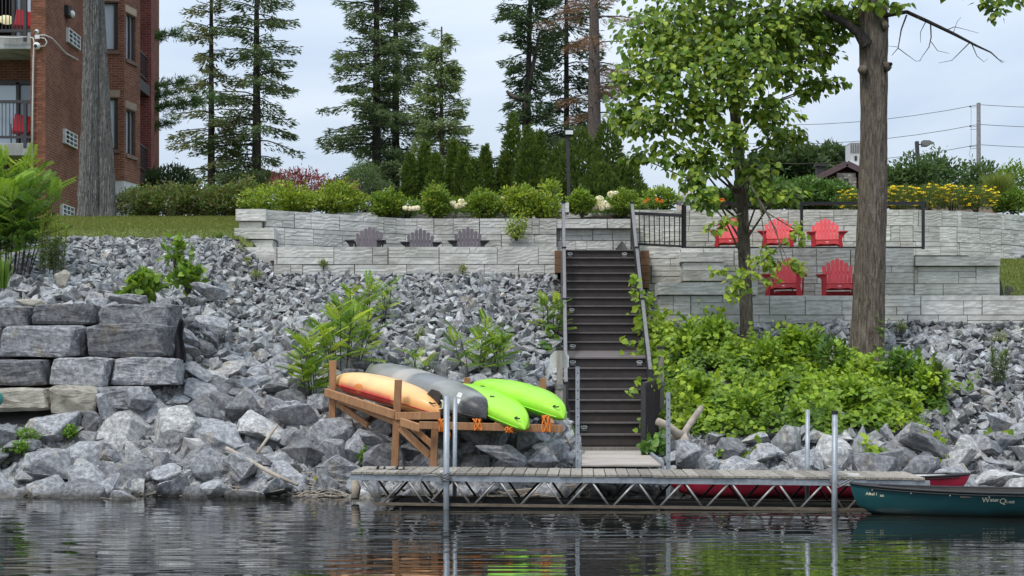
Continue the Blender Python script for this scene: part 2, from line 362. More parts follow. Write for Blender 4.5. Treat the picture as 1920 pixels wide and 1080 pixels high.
# ------------------------------------------------------------------ terrain: profiles (distance, height) at several x, blended in between
KN = {
 -40: [(-5,-2.5),(15,-1.2),(19.6,-.2),(20.2,.10),(21.9,1.12),(22.7,2.5),(29,4.45),(29.3,4.53),(29.8,4.62),(30.3,4.74),(31,4.88),(32.5,5.12),(36,5.68),(45,6.1),(70,7),(500,9)],
 -5.75:[(-5,-2.5),(15,-1.2),(19.6,-.2),(20.2,.10),(21.9,1.10),(22.7,2.3),(29,4.25),(29.3,4.36),(29.8,4.5),(30.3,4.62),(31,4.85),(32.5,5.12),(36,5.68),(45,6.1),(70,7),(500,9)],
 -4.95:[(-5,-2.5),(15,-1.2),(19.6,-.2),(20.2,.10),(22,1.05),(23,1.5),(28.9,3.72),(29.3,3.85),(30.8,3.95),(31.15,4.9),(31.5,5.12),(32.5,5.2),(36,5.68),(45,6.1),(70,7),(500,9)],
 -2.4: [(-5,-2.5),(15,-1.2),(19.6,-.2),(20.2,.10),(22,1.0),(23,1.45),(28.9,3.72),(29.3,3.85),(32.6,3.95),(32.95,5.1),(33.2,5.2),(33.8,5.3),(36,5.68),(45,6.1),(70,7),(500,9)],
 .8:   [(-5,-2.5),(15,-1.2),(19.6,-.2),(20.3,.10),(22,.95),(23,1.4),(28.9,3.72),(29.3,3.85),(32.6,3.95),(32.95,5.1),(33.2,5.2),(33.8,5.3),(36,5.68),(45,6.1),(70,7),(500,9)],
 1.2:  [(-5,-2.5),(15,-1.2),(19.8,-.2),(20.6,.02),(22,.15),(23,.30),(28.9,3.3),(29.3,3.9),(32.6,3.95),(32.95,5.1),(33.2,5.2),(33.8,5.3),(36,5.68),(45,6.1),(70,7),(500,9)],
 2.3:  [(-5,-2.5),(15,-1.2),(19.9,-.2),(20.7,.02),(22,.15),(23,.30),(28.9,3.3),(29.3,3.9),(32.6,3.95),(33.3,5.1),(33.6,5.3),(34,5.4),(36,5.7),(45,6.1),(70,7),(500,9)],
 2.85: [(-5,-2.5),(15,-1.2),(20.0,-.2),(20.8,.10),(22,.62),(23,1.05),(26.6,2.58),(27.1,2.85),(29.3,2.95),(29.6,4.0),(33.1,4.1),(33.4,5.3),(34,5.45),(35,5.6),(36,5.75),(45,6.1),(70,7),(500,9)][:15]+[(500,9)],
 9.6:  [(-5,-2.5),(15,-1.2),(20.2,-.2),(21.0,.10),(22.2,.60),(23.2,1.05),(26.6,2.58),(27.1,2.85),(29.3,2.95),(29.6,4.0),(33.2,4.1),(33.5,5.3),(34,5.45),(35,5.6),(36,5.75),(45,6.1),(70,7),(500,9)][:15]+[(500,9)],
 10.5: [(-5,-2.5),(15,-1.2),(20.2,-.2),(21.0,.10),(22.2,.60),(23.2,1.05),(26.6,2.58),(27.1,3.0),(29.3,3.42),(29.6,3.50),(33.5,4.40),(33.8,5.3),(34.5,5.45),(35,5.6),(36,5.75),(45,6.1),(70,7),(500,9)][:15]+[(500,9)],
 14:   [(-5,-2.5),(15,-1.2),(20.2,-.2),(21.0,.10),(22.2,.60),(23.2,1.05),(26.6,2.58),(27.1,3.0),(29.3,3.40),(29.6,3.48),(35.0,4.7),(35.4,5.3),(35.8,5.45),(36.2,5.6),(36.6,5.75),(45,6.1),(70,7),(500,9)][:15]+[(500,9)],
 40:   [(-5,-2.5),(15,-1.2),(20.2,-.2),(21.0,.10),(22.2,.60),(23.2,1.05),(26.6,2.58),(27.1,3.0),(29.3,3.40),(29.6,3.48),(35.0,4.7),(35.4,5.3),(35.8,5.45),(36.2,5.6),(36.6,5.75),(45,6.1),(70,7),(500,9)][:15]+[(500,9)],
}
_kx = sorted(KN); _ky = np.array([[p[0] for p in KN[x][:16]] for x in _kx]); _kz = np.array([[p[1] for p in KN[x][:16]] for x in _kx]); _kx = np.array(_kx, float)
def terr1(x, ys):
    yk = np.array([np.interp(x, _kx, _ky[:, j]) for j in range(16)]); zk = np.array([np.interp(x, _kx, _kz[:, j]) for j in range(16)])
    return np.interp(ys, yk, zk)
_gx = np.unique(np.concatenate([np.linspace(-90, -14, 16), np.arange(-14, 14.01, .125), np.linspace(14, 120, 16)]))
_gy = np.unique(np.concatenate([np.linspace(-5, 18, 10), np.arange(18, 37, .1), np.arange(37, 60, 1.), np.linspace(60, 500, 20)]))
_gz = np.array([terr1(x, _gy) for x in _gx])
def terr(x, y):
    x = np.asarray(x, float); y = np.asarray(y, float)
    i = np.clip(np.searchsorted(_gx, x)-1, 0, len(_gx)-2); j = np.clip(np.searchsorted(_gy, y)-1, 0, len(_gy)-2)
    u = np.clip((x-_gx[i])/(_gx[i+1]-_gx[i]), 0, 1); v = np.clip((y-_gy[j])/(_gy[j+1]-_gy[j]), 0, 1)
    return (_gz[i,j]*(1-u)+_gz[i+1,j]*u)*(1-v)+(_gz[i,j+1]*(1-u)+_gz[i+1,j+1]*u)*v
def grid(X, Y, Z):
    nx, ny = X.shape; V = np.stack([X, Y, Z], -1).reshape(-1, 3)
    a = (np.arange(nx-1)[:, None]*ny+np.arange(ny-1)[None]).ravel()
    return V, np.stack([a, a+ny, a+ny+1, a+1], 1)
X, Y = np.meshgrid(_gx, _gy, indexing='ij'); Z = _gz+.05*(fbm(X*1.7, Y*1.7)-.45)*(np.abs(X) < 14)
tag(link('ground', npmesh('ground', *grid(X, Y, Z)), M['soil'], smooth=True), kind='structure')
wx, wy = np.meshgrid(np.linspace(-90, 120, 8), np.linspace(-60, 24, 8), indexing='ij')
tag(link('water', npmesh('water', *grid(wx, wy, wx*0)), M['water']), kind='structure')
# lawns and terrace turf: sheets a little above the ground
def sheet(name, xs, ys, m, dz=.02, amp=0, edge=None):
    X, Y = np.meshgrid(xs, ys, indexing='ij')
    if edge: Y = Y+edge(X, Y)
    Z = terr(X, Y)+dz+amp*(fbm(X*2.3, Y*2.3)-.4)
    return tag(link(name, npmesh(name, *grid(X, Y, Z)), m, smooth=True), kind='structure')
def lawn_edge(X, Y): return np.where(Y < 30.5, .35*(vnoise(X*1.3, X*0)-.5), 0)
sheet('lawn', np.arange(-40, -5.4, .25), np.arange(30, 60, .35), M['grass'], .03, .03, lawn_edge)
sheet('lawn', np.arange(10.15, 40, .3), np.arange(27.2, 34.0, .3), M['grass'], .03, .03)
sheet('terrace', np.arange(2.9, 9.9, .3), np.arange(29.72, 33.0, .3), M['grass'], .20, .0)
sheet('terrace', np.arange(2.9, 10.1, .3), np.arange(27.2, 29.2, .3), M['grass'], .14, .0)
sheet('terrace', np.arange(-4.7, .95, .3), np.arange(29.45, 32.3, .3), M['soil'], .09, .0)
sheet('mulch_bed', np.arange(-5.1, 2.8, .1), np.arange(33.0, 33.95, .08), M['mulch'], .10, .16)
sheet('mulch_bed', np.arange(2.8, 14, .12), np.arange(34.1, 36.4, .12), M['mulch'], .05, .14)
sheet('mulch_bed', np.arange(-5.2, 2.8, .15), np.arange(34.3, 36.4, .15), M['mulch'], .12, .14)

# ------------------------------------------------------------------ stones of the retaining walls
def face_plate(x0, x1, z0, z1, seed, cell=.045, proud=.03):
    """one split-face stone panel between recessed joints"""
    nx = max(2, int((x1-x0)/cell)); nz = max(3, int((z1-z0)/(cell*.62)))
    xs = np.linspace(x0, x1, nx+1); zs = np.linspace(z0, z1, nz+1)
    X, Z = np.meshgrid(xs, zs, indexing='ij'); s = seed*7.31
    lay = 5.5+3*((seed*37) % 1); ph = (Z*lay*2.2+2.2*vnoise(X*2.0+s, Z*1.5+s)+.6*vnoise(X*8+s, Z*5))
    led = (ph-np.floor(ph)); h = .012*led*(.3+vnoise(X*3+s, Z*4))+.010*(fbm(X*5+s, Z*9+s)-.4)+.004*vnoise(X*22+s, Z*40)
    Yp = -(proud+h)
    e = np.zeros_like(X, bool); e[0] = e[-1] = True; e[:, 0] = e[:, -1] = True
    inn = ~e
    Yp[e] = .022
    ins = .12*cell
    X2 = X.copy(); Z2 = Z.copy()
    # pull the second ring close to the edge so that the arris is steep
    X2[1] = X[0]+ins*.6; X2[-2] = X[-1]-ins*.6; Z2[:, 1] = Z[:, 0]+ins*.5; Z2[:, -2] = Z[:, -1]-ins*.5
    V = np.stack([X2, Yp, Z2], -1).reshape(-1, 3); ny = nz+1
    a = (np.arange(nx)[:, None]*ny+np.arange(nz)[None]).ravel()
    return V, np.stack([a, a+ny, a+ny+1, a+1], 1)
PATT = [lambda a: [(0,1,0,.46),(0,a,.46,1),(a,1,.46,1)], lambda a: [(0,a,0,.42),(a,1,0,.42),(0,1,.42,1)], lambda a: [(0,a,0,1),(a,1,0,.5),(a,1,.5,1)],
        lambda a: [(0,1,.72,1),(0,a,0,.72),(a,1,0,.36),(a,1,.36,.72)], lambda a: [(0,1,0,.38),(0,1,.38,1)], lambda a: [(0,1-a,0,.55),(0,1-a,.55,1),(1-a,1,0,1)], lambda a: [(0,1,0,.62),(0,a*.8,.62,1),(a*.8,1,.62,1)]]
def block_mesh(W, H, D=.35, seed=None, patt=True, proud=.012, ends=True):
    seed = random.random() if seed is None else seed
    g = .006; r = random.Random(seed); parts = []
    rects = r.choice(PATT)(r.uniform(.55, .74)) if (patt and W > .5) else [(0,1,0,1)]
    for i, (a, b, c, d) in enumerate(rects):
        V, Fq = face_plate(a*W+g*(.45 if a else .9), b*W-g*(.45 if b < 1 else .9), c*H+g*(.4 if c else .7), d*H-g*(.4 if d < 1 else .7), seed+i*.37, proud=proud*r.uniform(.75, 1.25))
        parts.append((V, Fq, np.zeros((len(V), 3))))
    e = .004; x0, x1, z0, z1 = e, W-e, e, H-e
    V = np.array([(x, y, z) for z in (z0, z1) for y in (.020, D) for x in (x0, x1)])
    Fq = np.array([(0,2,3,1),(4,5,7,6),(0,1,5,4),(2,6,7,3),(0,4,6,2),(1,3,7,5)])
    parts.append((V, Fq, np.zeros((8, 3))))
    V, Fq, _ = join(parts); return npmesh('block', V, Fq)
def stone_wall(label, pts, zs, H, W=1.12, rowoff=None, top=None, skip=None):
    """courses of blocks along a polyline of (x, y); zs = bottom of the lowest course, list of course tops ascending"""
    t = thing('retaining_wall', label, 'retaining wall', (pts[0][0], pts[0][1], zs[0]))
    seg = [math.dist(pts[i], pts[i+1]) for i in range(len(pts)-1)]
    for ri in range(len(zs)-1):
        z0, z1 = zs[ri], zs[ri+1]; off = (ri*.47 % 1)*W
        for i, L in enumerate(seg):
            a = Vector((*pts[i], 0)); b = Vector((*pts[i+1], 0)); u = (b-a).normalized(); ang = math.atan2(u.y, u.x)
            s = 0; first = True
            while s < L-.02:
                w = W*random.uniform(.92, 1.08)
                if first and off > .2: w = W-off
                first = False
                if L-s-w < .3: w = L-s
                p = a+u*s
                o = link('block', block_mesh(w, z1-z0), M['stone'], t)
                o.location = (p.x-pts[0][0]+random.uniform(-.004,.004), p.y-pts[0][1]+random.uniform(-.012,.008), z0-zs[0]); o.rotation_euler = (0, 0, ang)
                s += w
    return t
H = .365
stone_wall('low pale stone wall below the three dark chairs', [(-4.86, 29.0), (.93, 29.0)], [3.225, 3.59, 3.955, 4.32], H)
stone_wall('tall pale stone wall behind the three dark chairs', [(-5.33, 30.75), (-2.44, 32.45), (1.02, 32.45)], [3.82, 4.185, 4.55, 4.915, 5.28], H)
stone_wall('pale stone wall facing the top of the brown stairs', [(1.03, 32.62), (2.86, 32.62)], [3.97, 4.33, 4.79, 5.05], H, .82)
cp = thing('wall_coping', 'rough coping stones capping the wall above the stairs', 'coping', (1.03, 32.5, 5.054))
for x, w in ((-.06, 1.2), (1.15, .72)):
    o = link('coping_stone', block_mesh(w, .22, .45, None, False, .04), M['stone'], cp, (x, 0, 0))
stone_wall('long upper stone wall behind the top red chairs, curving back at its end', [(2.82, 33.0), (9.3, 33.0), (10.4, 33.25), (11.6, 33.75), (13.4, 34.9), (15.5, 36.6)], [3.71, 4.075, 4.44, 4.805, 5.17, 5.545], H)
stone_wall('middle stone wall behind the two lower red chairs', [(2.80, 29.2), (8.25, 29.2)], [2.84, 3.21, 3.575, 3.94, 4.31], H)
stone_wall('lowest stone wall above the riprap on the lower terrace', [(2.77, 26.8), (15.5, 26.8)], [2.46, 2.83, 3.20], H)
stone_wall('stepped end of the middle stone wall beside the lawn slope', [(8.26, 29.22), (10.02, 29.22)], [2.84, 3.21, 3.575, 3.93], H)
stone_wall('narrow garden wall behind the mulch bed and clipped shrubs', [(-4.2, 34.05), (2.78, 34.05)], [5.26, 5.60], .34, 1.3)
def stones(name, label, cat, lst, loc):
    t = thing(name, label, cat, loc)
    for (x, y, z, w, h, d) in lst:
        link('block', block_mesh(w, h, d, None, False, .015), M['stone'], t, (x-loc[0], y-loc[1], z-loc[2]))
    return t
stones('wall_end', 'stacked stepped blocks ending the left stone walls', 'wall end', [
    (-5.95,30.6,5.02,.66,.26,.6), (-5.90,30.72,4.78,.50,.23,.5), (-5.92,30.3,4.60,.86,.24,.8), (-5.82,30.35,4.40,.72,.19,.6), (-5.82,29.85,4.16,.82,.23,.9), (-5.45,29.55,3.90,.58,.25,.8), (-5.5,29.6,3.65,.5,.24,.6)], (-5.6, 30.3, 3.6))
stones('stone_step', 'pale block steps leading to the dark chair terrace', 'step', [(-5.02,29.42,4.06,1.3,.25,.5), (-4.98,29.9,4.2,1.0,.2,.5)], (-4.9, 29.5, 4.0))
stones('wall_end', 'stepped block column between the middle and lowest right walls', 'wall end', [
    (3.42,28.9,4.0,.92,.20,.4), (3.48,28.95,3.83,.84,.165,.4), (3.45,28.75,3.60,.93,.22,.6), (3.48,28.8,3.33,.41,.265,.5), (3.90,28.8,3.33,.5,.265,.5)], (3.9, 28.8, 3.3))
stones('coping_slab', 'rough coping slab on the left end of the lowest stone wall', 'coping', [(2.74,26.72,3.204,1.88,.235,.6)], (3.6, 26.8, 3.2))
stones('coping_slab', 'rough coping slab on the stepped end beside the lawn', 'coping', [(8.26,29.12,3.935,1.74,.20,.5)], (9.1, 29.2, 3.9))
stones('stone_pillar', 'pale capped stone pillar behind the stair rail', 'pillar', [(.93,33.3,5.2,.36,.30,.36), (.88,33.25,5.504,.46,.24,.46)], (1.1, 33.4, 5.2))

# ------------------------------------------------------------------ Adirondack chairs
def make_chair(name, label, ms, ma, loc, rz, group):
    t = thing(name, label, 'chair', loc, rz, group)
    tilt = R(17); yb, zb = .18, .30                                       # foot of the backrest
    def on_back(s, off=0): return Vector((0, yb+s*math.sin(tilt)+off, zb+s*math.cos(tilt)))
    tops = [.50, .57, .625, .66, .625, .57, .50]; n = 7; bw = .082
    for i in range(n):
        u = (i-(n-1)/2); x0 = u*bw*.86; x1 = u*bw*1.06; hw0 = .035; hw1 = .039; L = tops[i]
        prof = [(-hw0, 0, x0), (hw0, 0, x0), (hw1, L-.03, x1), (hw1*.7, L-.006, x1), (0, L+.004, x1), (-hw1*.7, L-.006, x1), (-hw1, L-.03, x1)]
        mb = MB(); k = len(prof)
        v = []
        for th in (-.010, .010):
            for (w, s, cx) in prof:
                p = on_back(s); v.append((cx+w, p.y+th*math.cos(tilt), p.z-th*math.sin(tilt)))
        mb.add(v, [tuple(range(k)), tuple(reversed(range(k, 2*k)))]+[(j, j+k, (j+1) % k+k, (j+1) % k) for j in range(k)])
        mb.build('back_slat', ms, t)
    for s in (.05, .36):
        mb = MB(); p = on_back(s, .022); mb.box(p, (.56 if s > .1 else .5, .02, .06), Matrix.Rotation(-tilt, 3, 'X')); mb.build('back_rail', ma, t)
    for i in range(5):
        y = -.33+i*.093; mb = MB(); mb.box((0, y, .385-.0-.085*(i)/4), (.53, .082, .02), Matrix.Rotation(R(-11), 3, 'X')); mb.build('seat_slat', ms if i == 0 else ma, t, bevel=.004)
    mb = MB(); pr = [(-.265,.27), (-.15,.30), (0,.285), (.15,.30), (.265,.27), (.265,.372), (-.265,.372)]; mb.prism(pr, -.372, -.352); mb.build('apron', ms, t)
    mb = MB(); mb.box((0, -.3745, .335), (.05, .003, .018)); mb.build('badge', M['white'], t)
    mb = MB(); mb.box((0, .30, .15), (.52, .025, .24)); mb.build('shade_board', ma, t)  # added dark board, closes the gap to stand for shade below the seat
    for sx in (-1, 1):
        # arm: a flared board, curved bracket below it, front leg
        mb = MB(); a = [(-.075,-.43),(.08,-.45),(.125,-.36),(.085,.0),(.055,.30),(-.03,.30),(-.055,0),(-.085,-.33)]
        v = [(sx*(.325+x), y, z) for z in (.545, .568) for x, y in a]; k = len(a)
        mb.add(v, [tuple(range(k)), tuple(reversed(range(k, 2*k)))]+[(j, (j+1) % k, (j+1) % k+k, j+k) for j in range(k)]); mb.build('arm', ma, t)
        mb = MB()
        br = [(.035,.34),(.04,.40),(.07,.47),(.13,.543),(-.03,.543),(-.03,.0),(.05,.0),(.065,.12),(.055,.25)]
        v = [(sx*(.285+x), y, z) for y in (-.40, -.34) for x, z in br]; k = len(br)
        mb.add(v, [tuple(range(k)), tuple(reversed(range(k, 2*k)))]+[(j, (j+1) % k, (j+1) % k+k, j+k) for j in range(k)]); mb.build('front_leg', ma, t)
        mb = MB(); mb.bar((sx*.27, -.36, .27), (sx*.27, .50, .075), .03, .17); mb.build('rear_leg', ma, t)  # made deeper to close the sides and darken the space under the seat
        mb = MB(); mb.bar((sx*.30, .26, .54), (sx*.29, .27, .2), .03, .07, (0,1,0)); mb.build('arm_support', ma, t)
    return t
g = 'dark chairs on the left terrace'
make_chair('adirondack_chair', 'dark purplish grey slatted chair nearest the left wall corner', M['grey_slat'], M['grey_arm'], (PX(689,31.1), 31.1, 4.05), R(-2), g)
make_chair('adirondack_chair', 'dark purplish grey slatted chair, middle one of the dark three', M['grey_slat'], M['grey_arm'], (PX(789,31.1), 31.1, 4.01), R(5), g)
make_chair('adirondack_chair', 'dark purplish grey slatted chair nearest the brown stairs', M['grey_slat'], M['grey_arm'], (PX(878,31.0), 31.0, 4.03), R(3), g)
g = 'red chairs on the upper right terrace'
make_chair('adirondack_chair', 'red slatted chair on the upper terrace partly behind the slim tree', M['red_slat'], M['red'], (PX(1371,31.4), 31.4, 4.30), R(-12), g)
make_chair('adirondack_chair', 'red slatted chair on the upper terrace between tree and rail post', M['red_slat'], M['red'], (PX(1459,31.5), 31.5, 4.30), R(-11), g)
make_chair('adirondack_chair', 'red slatted chair on the upper terrace left of the thick trunk', M['red_slat'], M['red'], (PX(1549,31.6), 31.6, 4.29), R(-9), g)
g = 'red chairs on the lower right terrace'
make_chair('adirondack_chair', 'red slatted chair on the lower terrace behind the drooping leaves', M['red_slat'], M['red'], (PX(1474,28.1), 28.1, 3.11), R(-19), g)
make_chair('adirondack_chair', 'red slatted chair on the lower terrace touching the thick trunk', M['red_slat'], M['red'], (PX(1572,28.1), 28.1, 3.10), R(-9), g)

# ------------------------------------------------------------------ brown stairs with railings
def XL(d): return .85+.03*(d-22.6)
def XR(d): return 2.24+.035*(d-22.6)
st = thing('staircase', 'dark brown composite stairs climbing from the dock', 'stairs', (1.5, 22.6, .45))
so = Vector((1.5, 22.6, .45))
def slat(name, d0, d1, z0, z1, m, ext=0, bev=.004):
    v = [(x, y, z) for z in (z0, z1) for (x, y) in ((XL(d0)-ext, d0), (XR(d0)+ext, d0), (XL(d1)-ext, d1), (XR(d1)+ext, d1))]
    v = [Vector(p)-so for p in v]
    mb = MB(); mb.add(v, [(0,2,3,1),(4,5,7,6),(0,1,5,4),(2,6,7,3),(0,4,6,2),(1,3,7,5)]); return mb.build(name, m, st, bevel=bev)
z, d = .58, 22.62; steps = []
for i in range(8):
    slat('riser', d+.022, d+.042, z-.012, z+.178-.030, M['composite']); z += .178
    slat('tread', d-.012, d+.29, z-.030, z, M['nosing'], .01); steps.append((d, z)); d += .28
# landing, worn boards
dl = d-.28
for i in range(7):                                # the landing climbs gently: seven worn boards
    y0, y1 = dl-.016+i*.142, dl-.016+i*.142+.137; za, zb_ = z+.003+(y0-dl)*.135, z+.003+(y1-dl)*.135
    v = [Vector(p)-so for p in [(XL(y0)-.012,y0,za-.03),(XR(y0)+.012,y0,za-.03),(XL(y1)-.012,y1,zb_-.03),(XR(y1)+.012,y1,zb_-.03),(XL(y0)-.012,y0,za),(XR(y0)+.012,y0,za),(XL(y1)-.012,y1,zb_),(XR(y1)+.012,y1,zb_)]]
    mb = MB(); mb.add(v, [(0,2,3,1),(4,5,7,6),(0,1,5,4),(2,6,7,3),(0,4,6,2),(1,3,7,5)]); mb.build('landing_board', M['composite_top'], st, bevel=.003)
d = dl+.98; z = z+.125; land_d = d
for i in range(12):
    slat('riser', d+.022, d+.042, z-.012, z+.175-.030, M['composite']); z += .175
    slat('tread', d-.012, d+(.29 if i < 11 else .9), z-.030, z, M['nosing'], .01); steps.append((d, z)); d += .285
top_d, top_z = d-.285, z
for sx in (0, 1):
    mb = MB(); X0 = (lambda q: XL(q)-.03) if sx == 0 else (lambda q: XR(q)+.03)
    pr = [(22.60,.25),(22.60,.52),(dl,1.95),(land_d,2.08),(top_d,top_z-.03),(top_d+.8,top_z-.03),(top_d+.8,top_z-.32),(land_d+.2,1.6)]
    k = len(pr); v = [Vector((X0(a)+o_, a, b))-so for o_ in (-.02, .02) for a, b in pr]
    mb.add(v, [tuple(range(k)), tuple(reversed(range(k, 2*k)))]+[(j, (j+1) % k, (j+1) % k+k, j+k) for j in range(k)]); mb.build('stringer', M['composite'], st)
mb = MB(); mb.add([Vector(p)-so for p in [(XL(22.6)-.05,22.57,.40),(XR(22.6)-.05,22.57,.40),(XL(22.6)-.05,22.61,.40),(XR(22.6)-.05,22.61,.40),(XL(22.6)-.05,22.57,.555),(XR(22.6)-.05,22.57,.555),(XL(22.6)-.05,22.61,.555),(XR(22.6)-.05,22.61,.555)]], [(0,2,3,1),(4,5,7,6),(0,1,5,4),(2,6,7,3),(0,4,6,2),(1,3,7,5)]); mb.build('base_board', M['post'], st)
def step_light(px, py, k):
    """small white-framed light on a riser; k = index of the step it sits under"""
    d_, z_ = steps[k]; y = d_+.018; x = PX(px, y); zz = z_-.085
    mb = MB()
    for (cx, cz, w, h) in ((0,.022,.10,.012), (0,-.012,.10,.012), (-.044,.005,.012,.046), (.044,.005,.012,.046)): mb.box((x+cx-so.x, y-so.y-.004, zz+cz-so.z), (w, .018, h))
    l = mb.build('step_light', M['white'], st)
    mb = MB(); mb.box((x-so.x, y-so.y-.002, zz+.005-so.z), (.078, .012, .024)); mb.build('lens', M['plastic_dark'], l)
    mb = MB(); mb.box((x-so.x, y-so.y-.006, zz-.042-so.z), (.085, .012, .03)); mb.build('housing', M['rail_cap'], l)
for px, k in ((1069,19),(1171,19),(1072,12),(1074,8),(1074,7),(1199,7),(1095,1)): step_light(px, 0, k)
for x in (PX(1047,29.05), PX(1209,29.0)):
    t = thing('timber_crib', 'stacked brown timbers beside the stair top, '+('left side' if x < 1.5 else 'right side'), 'timber edging', (x, 29.0, 3.6))
    for i in range(5 if x > 1.5 else 3):
        mb = MB(); mb.box((0, .15, (.56 if x > 1.5 else .56)-i*.155), (.16, .5, .15)); mb.build('timber', M['timber'], t, bevel=.006)
def railing(label, X0, ds, zs, drop, side):
    """sloping railing: posts, wide grey handrail, bottom rail, balusters; one panel between each two posts"""
    o = Vector((X0(ds[0]), ds[0], zs[0]-1)); t = thing('stair_railing', label, 'railing', o)
    for i, (a, b) in enumerate(zip(ds[:-1], ds[1:])):
        za, zb = zs[i], zs[i+1]-drop[i]
        A = Vector((X0(a), a, za))-o; B = Vector((X0(b), b, zb))-o
        mb = MB(); mb.bar(A, B, .062, .045); mb.build('handrail', M['rail_cap'], t, bevel=.006)
        mb = MB(); mb.bar(A-Vector((0,0,.78)), B-Vector((0,0,.78)), .04, .04); mb.build('bottom_rail', M['rail_metal'], t)
        mb = MB(); mb.bar(A-Vector((0,0,.07)), B-Vector((0,0,.07)), .03, .06); mb.build('top_rail', M['rail_metal'], t)
        n = max(3, int(abs(a-b)/.11))
        for j in range(1, n):
            p = A.lerp(B, j/n); mb = MB(); mb.box(p-Vector((0,0,.43)), (.022, .022, .70)); mb.build('baluster', M['rail_metal'], t)
    for i, (a, za) in enumerate(zip(ds, zs)):
        p = Vector((X0(a), a, za))-o
        mb = MB(); mb.box(p-Vector((0,0,.46)), (.07, .07, .96)); q = mb.build('post', M['rail_metal'], t)
        mb = MB(); mb.box(p+Vector((0,0,.03)), (.09, .09, .02)); mb.build('post_cap', M['rubber'], q)
    return t
railing('dark metal stair railing along the left edge of the steps', lambda q: XL(q)+.01, [29.5, 27.6, 25.7, 22.85], [5.25, 4.15, 3.05, 1.55], [.06,.06,.03], -1)
railing('dark metal stair railing along the right edge of the steps', lambda q: XR(q)+.01, [29.5, 27.6, 25.7, 23.3], [5.25, 4.15, 3.05, 1.75], [.10,.06,.03], 1)
# level railing with balusters from the stair top to the upper terrace
o = Vector((PX(1186,30.1), 30.1, 4.3)); t = thing('fence_panel', 'short black baluster railing between stairs and upper terrace', 'railing', o)
A = P(1186,400,29.9)-o; B = P(1281,404,29.4)-o; A2 = P(1188,457,29.9)-o; B2 = P(1281,462,29.4)-o
for nm, p, q, w in (('top_rail',A,B,.065), ('bottom_rail',A2,B2,.045)):
    mb = MB(); mb.bar(p, q, w, w); mb.build(nm, M['black_metal'], t)
for j in range(10):
    u = (j+.3)/10; mb = MB(); mb.bar(A.lerp(B,u), A2.lerp(B2,u), .02, .02, (0,1,0)); mb.build('baluster', M['black_metal'], t)
for p0, p1, w in ((P(1281,384,29.4), P(1281,466,29.4), .07), (P(1198,455,29.85), P(1198,474,29.85), .025)):
    mb = MB(); mb.bar(p0-o, p1-o, w, w, (0,1,0)); mb.build('post', M['black_metal'], t)
# guard rail in front of the upper red chairs
d = 29.33; o = P(1285, 466, d); t = thing('guard_rail', 'black open guard rail in front of the upper red chairs', 'railing', o)
mb = MB(); mb.bar(P(1284,382,d)-o, P(1733,381,d)-o, .05, .065); mb.build('top_rail', M['black_metal'], t)
mb = MB(); mb.bar(P(1284,464,d)-o, P(1733,464,d)-o, .03, .035); mb.build('bottom_rail', M['black_metal'], t)
for px in (1284, 1503, 1731):
    mb = MB(); mb.bar(P(px,379,d)-o, P(px,467,d)-o, .055, .055, (0,1,0)); mb.build('post', M['black_metal'], t)
# ------------------------------------------------------------------ rocks
def ico(sub):
    bm = bmesh.new(); bmesh.ops.create_icosphere(bm, subdivisions=sub, radius=1)
    V = np.array([v.co[:] for v in bm.verts]); Fq = np.array([[v.index for v in f.verts] for f in bm.faces]); bm.free(); return V, Fq
def rockshape(seed, npts=13, cuts=0, rough=.03, boxy=False):
    """broken stone: the convex hull of a few random points, so that it has real facets; optionally subdivided and roughened"""
    r = np.random.default_rng(seed)
    if boxy:
        pts = []
        for sx in (-1, 1):
            for sy in (-1, 1):
                for sz in (-1, 1):
                    c = np.array([sx, sy, sz])*(1-r.random(3)*.16)
                    for k in range(3):
                        q = c.copy(); q[k] *= 1-r.uniform(.10, .46); q[(k+1) % 3] *= 1-r.uniform(0, .16); pts.append(q)
        pts = np.array(pts)
    else:
        pts = nrm(r.normal(size=(npts, 3)))*r.uniform(.74, 1.0, (npts, 1))
    bm = bmesh.new(); vs = [bm.verts.new(p) for p in pts]; res = bmesh.ops.convex_hull(bm, input=vs)
    bmesh.ops.delete(bm, geom=[v for v in bm.verts if not v.link_faces], context='VERTS')
    if cuts:
        bmesh.ops.dissolve_limit(bm, angle_limit=.12, verts=bm.verts[:], edges=bm.edges[:])
        bmesh.ops.bevel(bm, geom=bm.edges[:], offset=.030, segments=1, affect='EDGES', clamp_overlap=True)
        bmesh.ops.triangulate(bm, faces=bm.faces[:])
        for k in range(cuts):
            bmesh.ops.subdivide_edges(bm, edges=[e for e in bm.edges if e.calc_length() > (.30 if k == 0 else .17)], cuts=1, use_grid_fill=False)
            bmesh.ops.triangulate(bm, faces=bm.faces[:])
    bmesh.ops.recalc_face_normals(bm, faces=bm.faces[:]); bm.normal_update()
    bm.verts.ensure_lookup_table(); bm.verts.index_update()
    V = np.array([v.co[:] for v in bm.verts]); Nn = np.array([v.normal[:] for v in bm.verts]); Fq = np.array([[v.index for v in f.verts] for f in bm.faces]); bm.free()
    if cuts:
        s = seed*3.7; led = V[:,2]*5+.9*V[:,0]+.6*vnoise(V[:,1]*3+s, V[:,0]*3)
        V = V+Nn*((fbm(V[:,0]*2.6+s+V[:,2]*(.5 if boxy else 1.3), V[:,1]*2.6+V[:,2]*(1.0 if boxy else 2.1), 4)-.47)*rough*(4.2 if boxy else 3.2)+((led-np.floor(led))-.5)*rough*(.30 if boxy else .9))[:, None]
    return V/np.abs(V).max(0), Fq
SHAPES_HI = [npmesh('rock', *rockshape(40+i, 10+i % 6, 2, .045)) for i in range(26)]
for q in SHAPES_HI: q.materials.append(M['rock'])
TONES = {}
